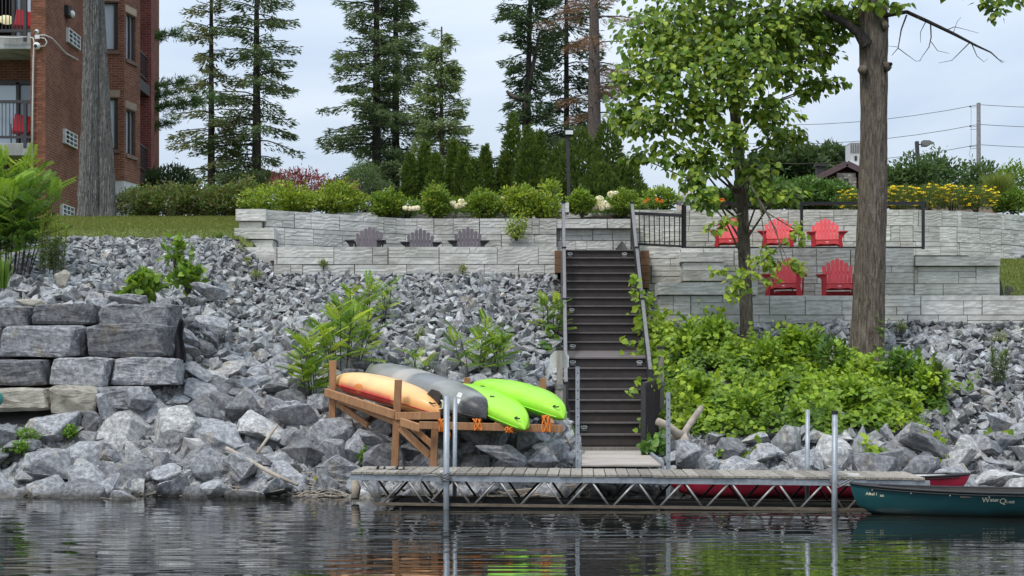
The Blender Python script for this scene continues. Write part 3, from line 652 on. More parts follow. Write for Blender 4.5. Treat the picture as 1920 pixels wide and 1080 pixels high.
for tn, mt in (('dark', 'rock_dark'), ('mid', 'rock'), ('pale', 'rock_light')):
    TONES[tn] = []
    for q in SHAPES_HI: c = q.copy(); c.materials.clear(); c.materials.append(M[mt]); TONES[tn].append(c)
SHAPES_LO = [rockshape(90+i, 7+i % 4) for i in range(18)]

def shore(x): return np.interp(x, [-9, -3, 0, 1.5, 3, 9], [20.05, 20.05, 20.2, 20.7, 20.8, 20.95])
def rock_top(x):
    return np.interp(x, [-12, -5.9, -5.85, -4.9, -4.85, .98, 1.0, 2.36, 2.40, 2.74, 2.76, 16], [29.95, 29.95, 29.6, 29.3, 28.93, 28.93, 28.6, 28.6, 28.9, 28.9, 26.72, 26.72])
r_ = np.random.default_rng(11)
def rock_size(x, y, u):
    e = y-shore(x)
    big = np.interp(e, [-.8, 1.3, 2.4, 4.0, 6.5, 9.5], [.24, .20, .128, .088, .069, .059])
    leftb = np.clip((-2.2-x)/2.2, 0, 1)*np.clip((5.6-e)/1.5, 0, 1)
    big = big*(1+.45*leftb*(e > 1.2))
    right = np.clip((x-2.5)/.5, 0, 1)
    big = np.where((right > .5), np.interp(e, [-.8, .9, 1.5, 2.6, 6], [.24, .20, .10, .079, .067]), big)
    return .66*big*np.exp(np.clip(u, -1.4, 1.8)*.47)
placed = []; cells = {}
def near(x, y, r, f, cs=.4):
    ci, cj = int(x//cs), int(y//cs)
    for i in range(ci-2, ci+3):
        for j in range(cj-2, cj+3):
            for (a, b, c) in cells.get((i, j), ()):
                if (a-x)**2+(b-y)**2 < ((r+c)*f)**2: return True
    return False
nc = 260000
cx = r_.uniform(-11.5, 13.5, nc); cy = 19.4+10.7*r_.random(nc)**1.0; cu = r_.normal(size=nc); cs_ = rock_size(cx, cy, cu)
ordr = np.argsort(-cs_)
IN_VIEW = lambda x, y: abs(x) < y*.375+.6
for i in ordr:
    x, y, r = cx[i], cy[i], cs_[i]
    if y > rock_top(x)-r*.5 or y < shore(x)-.75 or not IN_VIEW(x, y): continue
    if XL(y)-.06-r*.6 < x < XR(y)+.06+r*.6 and y > 22.2: continue
    if .8-r*.5 < x < 2.15+r*.5 and 18.5 < y < 22.6 and r > .12: continue
    if x < -5.75 and 21.5 < y < 23.0: continue          # the boulder wall stands here
    if y < 19.5 or (1.9 < x < 6.7 and y < 20.4+r*.6): continue
    if near(x, y, r, .72): continue
    cells.setdefault((int(x//.4), int(y//.4)), []).append((x, y, r)); placed.append((x, y, r))
placed = np.array(placed)
app = placed[:, 2]/placed[:, 1]
# rocks hidden behind the vines and the rack count less
hid = ((placed[:,0] > 2.3) & (placed[:,0] < 6.6) & (placed[:,1] > 21.6) & (placed[:,1] < 25.4))
order = np.argsort(-(app*np.where(hid, .3, 1)))
big, small = placed[order[:285]], placed[order[285:]]
LBL = [(lambda x, y: x < -5.3 and y < 21.6, 'piled at the water below the boulder wall', 'rocks below the boulder wall'),
       (lambda x, y: x < -5.3, 'lying above the boulder wall', 'rocks above the boulder wall'),
       (lambda x, y: x < -2.0 and y < 21.0, 'at the water between boulder wall and dock', 'waterline rocks left of the dock'),
       (lambda x, y: x < -3.6 and y < 23, 'on the slope right beside the boulder wall', 'slope rocks beside the boulder wall'),
       (lambda x, y: x < -2.0, 'on the slope left of the kayak rack', 'slope rocks left of the kayak rack'),
       (lambda x, y: x < .9, 'under or beside the kayak rack', 'rocks around the kayak rack'),
       (lambda x, y: x < 2.6, 'wedged beside the foot of the brown stairs', 'rocks beside the stairs'),
       (lambda x, y: y < 22.6 and x < 4.6, 'between the vines and the middle of the dock', 'rocks behind the red canoe'),
       (lambda x, y: y < 22.6, 'between the vines and the canoe ends', 'rocks behind the canoes'),
       (lambda x, y: True, 'on the slope under the right stone walls', 'rocks under the right walls')]
def add_rock(x, y, z, r, sc, mesh, label, grp, rot=None):
    o = bpy.data.objects.new('rock', mesh); COL.objects.link(o); o.location = (x, y, z)
    o.rotation_euler = rot or (random.uniform(-.5,.5), random.uniform(-.5,.5), random.uniform(0, 6.28)); o.scale = (r*sc[0], r*sc[1], r*sc[2])
    return tag(o, label, 'rock', grp)
for (x, y, r) in big:
    lab, grp = next((l, g) for f, l, g in LBL if f(x, y))
    e = y-shore(x); tone = random.choices(('dark', 'mid', 'pale'), (.34, .46, .20))[0]; ht = random.uniform(.62, 1.0); size = 'large' if r > .21 else 'medium' if r > .155 else 'small'
    lab = '%s %s %s rock %s' % (size, {'dark':'dark grey','mid':'mid grey','pale':'pale grey'}[tone], 'upright' if ht > .86 else 'flattish' if ht < .72 else 'angular', lab)
    grp = '%s %s' % ({'dark':'dark','mid':'grey','pale':'pale'}[tone], grp)
    add_rock(x, y, float(terr(x, y))+r*random.uniform(.12, .42)*(1 if e > .3 else .7), r, (random.uniform(1.05,1.4), random.uniform(.9,1.15), ht), random.choice(TONES[tone]), lab, grp)
def special(px, py, d, w, h, label, i, rot=(0,0,0), m=None):
    p = P(px, py, d); s = d/F/2
    me = SHAPES_HI[i]
    if m: me = me.copy(); me.materials.clear(); me.materials.append(m)
    o = add_rock(p.x, p.y, p.z, 1, (w*s, min(w,h)*s*1.05, h*s), me, label, None, rot); return o
M['rock_pale'] = stain('pale_limestone', (.44,.43,.41), (.62,.61,.58), 5, .85, .5, .01)
M['rock_tan'] = stain('tan_limestone', (.25,.225,.175), (.46,.43,.36), 5, .85, .6, .02)
special(1290, 855, 20.35, 70, 66, 'large leaning pale grey slab rock at the right foot of the stairs', 3, (.3,.55,.4))
special(1330, 868, 20.2, 46, 44, 'dark block of rock right of the large leaning slab', 5, (.1,.2,.9))
special(98, 872, 20.15, 110, 66, 'broad bluish flat-topped rock standing in the shallows', 7, (.1,.1,.3))
special(155, 880, 20.3, 46, 44, 'pale squarish rock sitting on the dark shoreline rocks', 9, (.2,-.1,.5), M['rock_pale'])
special(362, 834, 20.9, 60, 26, 'flat whitish rock lying among dark rocks', 2, (.1,.1,.2), M['rock_pale'])
special(478, 792, 21.4, 38, 26, 'small cream coloured rock with a flat top', 4, (0,.1,.3), M['rock_pale'])
special(318, 893, 20.1, 92, 50, 'wide grey rock with a flat face at the waterline', 12, (.1,.1,.2))
special(455, 880, 20.2, 90, 62, 'big rounded grey rock beside the fallen stick', 14, (.2,.0,.7))
special(625, 860, 20.6, 80, 74, 'large upright grey rock left of the rack post', 16, (.1,.1,.9))
special(716, 815, 20.9, 90, 58, 'dark wedge rock sheltered below the kayak rack', 18, (.3,.2,.2))
special(945, 850, 19.95, 110, 50, 'long flat grey rock in front of the rack rail', 6, (.1,.05,.1))
special(1020, 862, 20.0, 68, 50, 'blocky pale rock by the left gangway post', 8, (.2,.3,.6))
special(393, 542, 23.6, 80, 40, 'broad smooth slab tilted above the boulder wall', 1, (.5,.2,.1))
special(118, 524, 24.3, 34, 34, 'pointed tan rock beside the tall weeds', 11, (.3,.6,.1), M['rock_tan'])
special(60, 568, 22.9, 70, 24, 'flat tan slab lying on the boulder wall', 10, (.2,.1,.1), M['rock_tan'])
special(245, 562, 23.0, 70, 26, 'low grey slab resting on the boulder wall top', 13, (.2,.1,.1))
special(395, 613, 22.4, 66, 44, 'flat angular rock right of the black fabric', 15, (.4,.2,.1))
special(262, 745, 21.5, 66, 50, 'grey rock propped on the foot of the boulder wall', 17, (.3,.5,.2))
special(190, 762, 21.5, 72, 50, 'rounded dark rock in front of the boulder wall', 19, (.2,.1,.4))
special(1868, 790, 21.5, 60, 40, 'big grey rock near the right picture border', 20, (.2,.2,.4))
# all the smaller stones: one mass of rubble
parts = []
r_ = np.random.default_rng(5)
fx = r_.uniform(-11.5, 13.5, 56000); fy = r_.uniform(19.9, 30, 56000)
ok = (fy < rock_top(fx)-.03) & (fy > shore(fx)-.3) & (np.abs(fx) < fy*.375+.5) & ~((fx > XL(fy)-.03) & (fx < XR(fy)+.03) & (fy > 22.3)) & ~((fx < -5.75) & (fy > 21.5) & (fy < 22.9))
fr = rock_size(fx, fy, r_.normal(size=56000)*.6-.9)
fill = np.stack([fx, fy, fr], 1)[ok]
allr = np.concatenate([small, fill]); deep = np.concatenate([np.full(len(small), .22), np.full(len(fill), -.35)])
si = r_.integers(0, len(SHAPES_LO), len(allr))
for k in range(len(SHAPES_LO)):
    s = allr[si == k]; n = len(s); dp = deep[si == k]
    V0, F0 = SHAPES_LO[k]
    q = r_.normal(size=(n, 4)); q[:, 1:3] *= .5; q = nrm(q); w, x, y, z = q.T
    Rm = np.stack([1-2*(y*y+z*z), 2*(x*y-w*z), 2*(x*z+w*y), 2*(x*y+w*z), 1-2*(x*x+z*z), 2*(y*z-w*x), 2*(x*z-w*y), 2*(y*z+w*x), 1-2*(x*x+y*y)], 1).reshape(n, 3, 3)
    sc = s[:, 2:3]*np.stack([r_.uniform(1.0,1.45,n), r_.uniform(.85,1.1,n), r_.uniform(.45,.9,n)], 1)
    V = np.einsum('nij,nkj->nki', Rm, V0[None]*sc[:, None, :])
    c = np.stack([s[:,0], s[:,1], terr(s[:,0], s[:,1])+s[:,2]*(dp+r_.uniform(0,.35,n))], 1)
    V = V+c[:, None]
    Fq = (F0[None]+(np.arange(n)*len(V0))[:, None, None]).reshape(-1, 3)
    b = 1.12*r_.choice([.60,.72,.84,.94,1.02,1.12,1.24,1.42], n, p=[.08,.14,.18,.20,.16,.12,.08,.04]); cc = np.stack([b*r_.uniform(.96,1.03,n), b, b*r_.uniform(.95,1.03,n)], 1)
    parts.append((V.reshape(-1, 3), Fq, np.repeat(cc, len(V0), 0)))
V, Fq, C = join(parts)
tag(link('riprap_rubble', npmesh('riprap_rubble', V, Fq, C), M['rubble']), 'loose grey crushed stone covering the whole bank', 'rubble', None, 'stuff')

# ------------------------------------------------------------------ the wall of quarried boulders on the left
bw_ = thing('boulder_wall', 'dry wall of huge squared grey boulders on the left bank', 'boulder wall', (-7, 22.2, 1.2))
BL = [(-50,72,574,616,22.6,0), (73,196,572,613,22.55,0), (197,342,570,622,22.6,0),
      (-60,6,614,672,22.2,0), (8,168,611,673,22.2,0), (167,322,606,672,22.15,0),
      (-40,99,672,724,21.9,0), (100,222,669,726,21.9,0), (208,346,671,724,21.95,2),
      (-30,108,725,772,21.65,1), (101,196,722,780,21.6,1), (176,282,723,768,21.7,0), (-60,-8,725,772,21.6,0)]
for i, (x0, x1, y0, y1, d, kind) in enumerate(BL):
    V, Fq = rockshape(300+i*3, 0, 3, .055, True)
    s = d/F; w, h = (x1-x0)*s/2*1.02, (y1-y0)*s/2*1.04
    V = V*np.array([w, .48, h])
    me = npmesh('boulder', V, Fq); me.materials.append(M['rock_tan'] if kind == 1 else M['rock' if i in (4, 7, 8, 3, 11) else 'rock_dark'])
    p = P((x0+x1)/2, (y0+y1)/2, d+.30)
    o = bpy.data.objects.new('boulder', me); COL.objects.link(o); o.parent = bw_; o.location = p-Vector((-7, 22.2, 1.2)); o.rotation_euler = (random.uniform(-.03,.03), random.uniform(-.02,.02), random.uniform(-.06,.06))
mb = MB(); mb.box((-7.75, 23.0, 1.75), (4.4, .3, 1.5)); tag(mb.build('earth_bank', M['soil']), kind='structure')
# black landscape fabric sticking out at its end
xs = np.linspace(0, 1, 9); zs = np.linspace(0, 1, 14); U, W_ = np.meshgrid(xs, zs, indexing='ij')
fp = P(337, 640, 22.2); Xf = fp.x+(U-.5)*(.10+.12*(1-W_))-.06*(1-W_)+.02*np.sin(W_*7); Yf = fp.y+.12+.05*np.sin(U*9+W_*3); Zf = fp.z-.30+W_*.62+.04*np.sin(U*5)
fab = link('landscape_fabric', npmesh('landscape_fabric', *grid(Xf, Yf, Zf)), M['fabric'], smooth=True)
fab.modifiers.new('thick', 'SOLIDIFY').thickness = .006
tag(fab, 'black landscape fabric poking out beside the boulder wall', 'fabric')
mb = MB(); mb.ball((0,0,0), .13, 14); o = mb.build('buoy', M['teal_ball'], None, P(-11, 748, 21.2), True); tag(o, 'teal plastic ball at the left edge of the boulder wall', 'buoy')
mb = MB(); mb.tube([(0,0,.10),(0,0,.15)], .03, 8); mb.build('neck', M['teal_ball'], o)

# ------------------------------------------------------------------ floating truss dock
DL, DR = Vector((-2.05, 18.02, .468)), Vector((5.13, 17.66, .415))     # front top edge, left and right end
du = (DR-DL); DLEN = du.length; du.normalize(); dn = Vector((.02, 1, 0)); dn = (dn-du*dn.dot(du)).normalized(); dz = Vector((0,0,1)); DW = 1.12
dock = thing('dock', 'long grey plank dock on a steel truss frame along the shore', 'dock', DL)
def D(s, t, z): return du*s+dn*t+Vector((0,0,z))                         # along, across, up (relative to the dock origin)
n = 49; pw = DLEN/n
pm = []
for k in range(4):
    mb = MB(); mb.box((0, 0, -.018), (pw-.008-.003*(k % 2), DW+.02, .036)); me = mb.mesh('plank'); me.materials.append(M['plank']); pm.append(me)
for i in range(n):
    o = link('plank', pm[i % 4], None, dock, D((i+.5)*pw, DW/2-random.uniform(-.012,.012)-.01, random.uniform(-.004,.004)))
    o.rotation_euler = (random.uniform(-.004,.004), random.uniform(-.01,.01), math.atan2(du.y, du.x)+random.uniform(-.004,.004))
    bvl = o.modifiers.new('edge', 'BEVEL'); bvl.width = .005; bvl.segments = 1
for t_, mname in ((.0, 'galv'), (DW-.05, 'truss')):
    mb = MB(); mb.bar(D(-.0, t_+.02, -.072), D(DLEN+.06, t_+.02, -.072), .035, .068); mb.bar(D(0, t_+.035, -.108), D(DLEN+.06, t_+.035, -.108), .07, .008); mb.build('top_channel', M[mname], dock)
    mb = MB(); mb.bar(D(.30, t_+.02, -.408), D(DLEN-.4, t_+.02, -.408), .05, .034); mb.build('bottom_chord', M['rusty'], dock)
    k = 0; s = .15
    while s < DLEN-.5:
        for (a, b) in (((s, -.11), (s+.20, -.392)), ((s+.53, -.11), (s+.27, -.392))):
            mb = MB(); mb.tube([D(a[0], t_+.02, a[1]), D(b[0], t_+.02, b[1])], .015, 8); mb.build('diagonal', M['truss'] if t_ == 0 else M['dark'], dock, None, True)
        s += .583
for s in np.arange(.2, DLEN, 1.15):
    mb = MB(); mb.bar(D(s, .05, -.10), D(s, DW-.05, -.10), .05, .05); mb.build('cross_beam', M['dark'], dock)
    mb = MB(); mb.bar(D(s+.3, .05, -.40), D(s+.3, DW-.05, -.40), .04, .04); mb.build('cross_beam', M['dark'], dock)
mb = MB(); mb.bar(D(.6, DW*.5, -.42), D(DLEN-.6, DW*.5, -.42), .40, .06); mb.build('float', M['rubber'], dock)
def dock_post(px, py0, d, z1, r, m, cap=None):
    s = PX(px, d); z0 = PZ(py0, d); p = Vector((s, d, 0))-DL
    mb = MB(); mb.tube([(p.x, p.y, z1-DL.z), (p.x+(.01), p.y, z0-DL.z)], r, 14); o = mb.build('pipe_post', M[m], dock, None, True)
    if cap: mb = MB(); mb.tube([(p.x+.01, p.y, z0-DL.z-.03), (p.x+.01, p.y, z0-DL.z+.012)], r*1.1, 14); mb.build('cap', M['rubber'], o)
    mb = MB(); mb.box((p.x, p.y+(.03 if d < 18.5 else -.03), -.07), (.11, .05, .10)); mb.build('bracket', M['truss'], o)
    return o
dock_post(836, 742, 17.93, -.9, .038, 'galv'); dock_post(1564, 772, 17.70, -.9, .036, 'galv', True)
dock_post(852, 745, 19.2, -.5, .030, 'galv'); dock_post(1513, 768, 18.9, -.5, .030, 'galv')
mb = MB(); mb.box(D(1.20, .05, .008), (.13, .05, .02)); mb.build('cleat', M['white'], dock); mb = MB(); mb.box(D(6.35, .25, .008), (.14, .06, .03)); mb.build('cleat', M['white'], dock)
# chain wrapped round the left front post and hanging under the deck
ch = thing('mooring_chain', 'grey chain wrapped round the left front dock post', 'chain', P(836, 895, 17.9))
mb = MB(); pp = []
for i in range(90): a = i*.42; pp.append((.055*math.cos(a), .055*math.sin(a), -.05+.10*i/90+.012*math.sin(i*1.9)))
mb.tube(pp, .009, 6); mb.build('coil', M['grey_rope'], ch, None, True)
mb = MB(); mb.tube([(-.05,-.02,0), (-.18,.0,.03), (-.30,.02,.02), (-.32,.05,-.10), (-.27,.06,-.22), (-.18,.07,-.30), (-.1,.08,-.33)], .009, 6); mb.build('hanging_end', M['grey_rope'], ch, None, True)
# dark straps dropped on the left end of the dock
sh = thing('sandals', 'pair of dark sandals left on the dock boards', 'sandals', P(722, 884, 18.3)+Vector((0, .2, 0)))
for dx, a in ((-.11, .2), (.14, -.25)):
    mb = MB(); v = [(-.13,-.03),(-.05,-.045),(.06,-.05),(.13,-.03),(.14,.02),(.06,.05),(-.05,.035),(-.13,.03)]; k = len(v)
    mb.add([(x+dx, y+.1*a*x, z) for z in (-.005, .02) for x, y in v], [tuple(reversed(range(k))), tuple(range(k, 2*k))]+[(j, (j+1) % k, (j+1) % k+k, j+k) for j in range(k)])
    s_ = mb.build('sole', M['rubber'], sh)
    mb = MB(); mb.tube([(dx-.02,-.05,.01),(dx+.0,-.03,.05),(dx+.01,.02,.055),(dx-.01,.05,.01)], .012, 6); mb.tube([(dx+.07,-.05,.01),(dx+.09,-.02,.045),(dx+.08,.05,.01)], .012, 6); mb.build('strap', M['rubber'], s_)
# gangway
gw = thing('gangway', 'pale board gangway from the dock to the stairs', 'gangway', (1.5, 19.2, .45))
go = Vector((1.5, 19.2, .45)); A0, A1, B0, B1 = P(1090,885,19.15), P(1240,885,19.15), P(1089,850,22.5), P(1208,850,22.5)
A0.z = A1.z = .455; B0.z = B1.z = .47; n = 22
for i in range(n):
    a, b = i/n, (i+.94)/n
    q = [A0.lerp(B0, a), A1.lerp(B1, a), A1.lerp(B1, b), A0.lerp(B0, b)]; dzz = Vector((0, 0, random.uniform(-.002,.002)))
    mb = MB(); mb.add([p-go+dzz for p in q]+[p-go+dzz+Vector((0,0,.03)) for p in q], [(3,2,1,0),(4,5,6,7),(0,1,5,4),(1,2,6,5),(2,3,7,6),(3,0,4,7)]); mb.build('plank', M['ramp_wood'], gw, bevel=.003)
for p, q, s in ((A0, B0, -1), (A1, B1, 1)):
    mb = MB(); e = Vector((s*.022, 0, .02)); mb.bar(p+e-go, q+e-go, .035, .10); mb.build('side_channel', M['galv'], gw)
    mb = MB(); c = q+Vector((s*.12, -.9, -.08))-go; mb.tube([c-Vector((0,.3,0)), c+Vector((0,.3,0))], .07, 12); mb.build('roller', M['galv'], gw, None, True)
# perforated square posts at both sides of the gangway
for px, pyt, w, lab in ((1083, 686, 7, 'tall perforated square steel post left of the gangway'), (1253, 736, 7, 'shorter perforated square steel post right of the gangway')):
    d = 19.25; zt = PZ(pyt, d); x = PX(px, d); t = thing('perforated_post', lab, 'post', (x, d, -.1)); L = zt+.1
    mb = MB(); mb.box((0, 0, L/2), (.055, .055, L)); mb.build('tube', M['galv'], t, bevel=.004)
    mb = MB()
    for i in range(int((L-.5)/.118)): mb.tube([(0, -.0285, L-.1-i*.118), (0, -.024, L-.1-i*.118)], .009, 8)
    mb.build('holes', M['void'], t)
    if px < 1200: mb = MB(); mb.box((0, 0, L+.012), (.065, .065, .03)); mb.build('cap', M['rubber'], t)
# wooden posts at the stair foot
for px, d, pyt, z0, lab in ((1049.5, 22.35, 655, .2, 'grey wooden post with black cap carrying the blank sign'), (1239, 23.4, 653, .4, 'grey wooden post with black cap by the stair gate')):
    x = PX(px, d); zt = PZ(pyt, d); t = thing('wooden_post', lab, 'post', (x, d, z0))
    mb = MB(); mb.box((0, 0, (zt-z0)/2), (.098, .098, zt-z0)); mb.build('shaft', M['post'], t, bevel=.006)
    mb = MB(); mb.box((0, 0, zt-z0+.012), (.118, .118, .05)); mb.build('cap', M['rubber'], t, bevel=.006)
    mb = MB(); mb.tube([(0,0,zt-z0-.62), (0,0,zt-z0-.55)], .075, 10); mb.build('wire_tie', M['grey_rope'], t)
x, d = PX(1057.5, 22.5), 22.5; mb = MB(); mb.box((x, d, (PZ(722,d)+.2)/2), (.045, .09, PZ(722,d)-.2)); tag(mb.build('wooden_stake', M['post'], bevel=.004), 'thin grey wooden stake beside the sign post', 'stake')
sp = P(1049, 674, 22.42); sg = thing('sign', 'blank pale back of a sign on the grey post', 'sign', sp)
w, h = .148, .135; pr = [(-w,-h+.02),(-w+.02,-h),(w-.02,-h),(w,-h+.02),(w,h*.42),(w*.52,h),(-w*.52,h),(-w,h*.42)]
mb = MB(); mb.prism(pr, -.004, .004); mb.build('plate', M['offwhite'], sg)
mb = MB()
for z in (-.07, .07): mb.tube([(0,-.012,z), (0,-.004,z)], .01, 8)
mb.build('bolt', M['galv'], sg)
# little dark gate swung open at the stair foot
g0, g1 = Vector((PX(1206,21.95), 21.95, 0)), Vector((PX(1233,23.3), 23.3, 0)); o = Vector((g1.x, g1.y, .8)); gt = thing('stair_gate', 'dark slatted stair gate swung open on the right post', 'gate', o)
zt, zb = lambda u: 1.545+.06*u, lambda u: .70+.10*u
def G(u, z): return g0.lerp(g1, u)+Vector((0,0,z))-o
for nm, a, b in (('top_rail', G(0,zt(0)), G(1,zt(1))), ('bottom_rail', G(0,zb(0)), G(1,zb(1)))):
    mb = MB(); mb.bar(a, b, .06, .06); mb.build(nm, M['rail_metal'], gt)
for u in (0, 1): mb = MB(); mb.bar(G(u,zb(u)-.03), G(u,zt(u)+.03), .07, .07, (0,1,0)); mb.build('stile', M['rail_metal'], gt)
for i in range(11): u = (i+.6)/11.2; mb = MB(); mb.bar(G(u,zb(u)), G(u,zt(u)), .02, .10, du); mb.build('slat', M['composite'], gt)

# ------------------------------------------------------------------ kayak rack
RO = Vector((-1.2, 20.6, .5)); rk = thing('kayak_rack', 'brown stained lumber rack carrying four kayaks', 'kayak rack', RO)
def rbar(name, a, b, w=.1, h=.1, up=(0,0,1)): mb = MB(); mb.bar(Vector(a)-RO, Vector(b)-RO, w, h, up); return mb.build(name, M['cedar'], rk, bevel=.005)
pA0, pA1 = P(623,815,21.6), P(624,676,21.6); pB0, pB1 = P(740,858,20.15), P(747,712,20.15)
rbar('post', pA0-Vector((0,0,.2)), pA1, up=(0,1,0)); rbar('post', pB0-Vector((0,0,.15)), pB1, up=(0,1,0))
rbar('side_rail', P(611,735,21.58)-Vector((0,.03,0)), P(741,778,20.08), .05, .12); rbar('side_rail', P(636,748,21.5), P(741,790,20.22), .05, .10)
rbar('front_short_rail', P(741,780,20.10), P(826,779,20.05), .05, .11)
rbar('low_side_rail', P(752,791,20.05), P(789,803,19.70), .05, .11); rbar('front_rail', P(786,797,19.66), P(1055,804,19.66), .05, .105)
rbar('post', P(812,868,19.85)-Vector((0,0,.1)), P(816,800,19.85), up=(0,1,0)); rbar('post', P(876,760,22.6)-Vector((0,0,.8)), P(876,708,22.6), up=(0,1,0)); rbar('post', P(1018,770,22.2)-Vector((0,0,.9)), P(1018,709,22.2), up=(0,1,0))
rbar('post', P(690,800,21.9)-Vector((0,0,.5)), P(694,755,21.9), up=(0,1,0))
rbar('back_rail', P(700,727,22.5), P(1018,731,22.25), .05, .11)
rbar('brace', P(632,756,21.55), P(690,798,21.0), .04, .09); rbar('brace', P(750,802,20.1), P(806,855,19.95), .04, .10); rbar('brace', P(772,800,20.3), P(815,838,20.1), .04, .09)
for px, px1 in ((835, 880), (930, 950), (1036, 1012)): rbar('cross_rail', P(px,799,19.7), P(px1,731,22.4), .05, .10)
mb = MB(); mb.tube([P(950,733,22.1)-RO, P(1012,733,22.1)-RO], .05, 10); mb.build('log_rail', M['driftwood'], rk, None, True)

def kayak(name, label, far, near, W, HH, roll, colf, m, rocker=.10, deck=.10, pw=1.9, lift=0, flat=0, n=44, k=24, nose=.35):
    """closed boat lying hull-up between two points: stations along x, hull above the rim, shallow deck below"""
    far, near = Vector(far), Vector(near); L = (near-far).length
    t = thing(name, label, 'kayak', (far+near)/2)
    S = np.linspace(-1, 1, n); V = []; C = []
    for s in S:
        b = max(0, 1-abs(s)**pw); w = W/2*max(b**.72, .004); h = HH*max(b**nose, .03); dk = deck*max(b**.5, .02); z0 = -rocker*abs(s)**2.4*1.0
        for j in range(k):
            a = 2*math.pi*j/k; ca, sa = math.cos(a), math.sin(a)
            if sa >= 0:
                y = w*np.sign(ca)*abs(ca)**.85; z = h*sa**(.80 if not flat else .55)
                if flat: z -= h*.10*max(0, math.cos(6*a))*sa                    # hull channels
            else: y = w*ca*(1-.12*abs(sa)); z = -dk*abs(sa)**.8
            V.append((s*L/2, y, z+z0)); C.append(colf(s, ca, sa))
    V = np.array(V); a = (np.arange(n-1)[:, None]*k+np.arange(k)[None]).ravel(); nx = (np.arange(n-1)[:, None]*k+(np.arange(k)+1) % k).ravel()
    Fq = np.stack([a, nx, nx+k, a+k], 1)
    x = (near-far).normalized(); z = Vector((0,0,1)); z = (z-x*z.dot(x)).normalized(); y = z.cross(x); q = Quaternion(x, roll); y = q @ y; z = q @ z
    Mx = Matrix((x, y, z)).transposed()
    t.rotation_euler = Mx.to_euler()
    o = link('hull', npmesh('hull', V, Fq, np.array(C)), m, t, smooth=True)
    mb = MB()
    for s in S[2:-2:1]: pass
    for sy in (-1, 1):
        mb.tube([(s*L/2, sy*W/2*max((1-abs(s)**pw)**.72, .004)*1.005, -rocker*abs(s)**2.4) for s in S[1:-1]], .009, 6)
    t['len'] = L
    return t, Mx, L, mb
def plastic(name, rough=.38):
    m, nt = newmat(name); c = vcol(nt); n_ = noise(nt, objco(nt), 3, 4, .6); c = mix(nt, 1.0, c, ramp(nt, n_, [(.3,(.84,.84,.84)),(.7,(1.06,1.06,1.06))]), 'MULTIPLY')
    sc_ = ramp(nt, noise(nt, objco(nt), 9, 5, .65, (.25, 3, 3), .4), [(.58,(0,0,0)),(.62,(.22,.22,.22)),(.66,(0,0,0))]); c = mix(nt, sc_, c, (.45,.43,.38))   # scuffs along the keel
    return finish(m, nt, c, rough, bump(nt, noise(nt, objco(nt), 60, 2), .06, .002), 0, .4)
def lerp3(a, b, t): return tuple(p+(q-p)*t for p, q in zip(a, b))
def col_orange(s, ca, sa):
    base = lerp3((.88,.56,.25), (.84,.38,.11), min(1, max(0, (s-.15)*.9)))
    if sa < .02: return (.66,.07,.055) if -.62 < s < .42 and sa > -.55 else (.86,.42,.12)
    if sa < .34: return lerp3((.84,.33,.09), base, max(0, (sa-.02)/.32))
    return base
def col_camo(s, ca, sa):
    v = float(fbm(s*3.2+9, ca*1.1+3, 2)); c = lerp3((.085,.095,.078), (.30,.295,.27), min(1, max(0, (v-.24)*3.2)))
    if s < -.72: c = (.16,.175,.125)
    elif -.25 < s < .02: c = lerp3(c, (.44,.40,.355), .7)
    elif .05 < s < .35: c = lerp3(c, (.14,.15,.165), .6)
    if s > .86: c = (.045,.045,.047)
    return c
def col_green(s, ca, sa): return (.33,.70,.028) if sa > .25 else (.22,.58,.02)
KM = plastic('kayak_plastic'); KM2 = plastic('camo_plastic', .42)
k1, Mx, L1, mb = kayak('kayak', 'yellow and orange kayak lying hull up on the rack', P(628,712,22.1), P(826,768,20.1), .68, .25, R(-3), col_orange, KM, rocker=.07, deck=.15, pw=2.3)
mb.build('rim_seam', M['red'], k1)
mb = MB(); v = [(L1*.36,-.02,.15),(L1*.475,-.02,.06),(L1*.487,-.02,.20),(L1*.455,-.02,.245),(L1*.40,-.02,.25)]; k = len(v)
mb.add([(x, y_, z) for y_ in (.0, .03) for x, y, z in v], [tuple(range(k)), tuple(reversed(range(k, 2*k)))]+[(j, j+k, (j+1) % k+k, (j+1) % k) for j in range(k)]); mb.build('rudder', M['dark'], k1)
mb = MB(); mb.ball((0,0,0), .13, 12, (1,.12,.55)); mb.build('side_pocket', KM, k1, (-.22, -.325, .035), True)
a_ = k1.children[-1].data.color_attributes.new('tint', 'FLOAT_COLOR', 'POINT'); a_.data.foreach_set('color', np.tile([.72,.25,.06,1], len(a_.data)).astype(np.float32))
mb = MB(); mb.box((L1*.27, -.325, .085), (.10, .02, .012)); mb.build('slot', M['dark'], k1)
mb = MB(); mb.tube([(L1*.488,0,.0),(L1*.52,-.01,.03),(L1*.515,-.01,.12),(L1*.495,0,.13)], .012, 6); mb.build('toggle', M['decal_cream'], k1)
k2, Mx2, L2, mb = kayak('kayak', 'long grey camouflage kayak with dark square stern', P(695,702,23.0), P(912,778,19.75), .80, .31, R(-2), col_camo, KM2, rocker=.05, deck=.10, pw=4.2)
mb.build('rim_seam', M['dark'], k2)
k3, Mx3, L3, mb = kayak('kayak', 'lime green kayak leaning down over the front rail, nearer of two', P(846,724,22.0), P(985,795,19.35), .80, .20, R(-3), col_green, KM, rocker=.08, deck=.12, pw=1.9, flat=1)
a = mb.build('rim_seam', KM, k3); q = a.data.color_attributes.new('tint', 'FLOAT_COLOR', 'POINT'); q.data.foreach_set('color', np.tile([.28,.72,.03,1], len(q.data)).astype(np.float32))
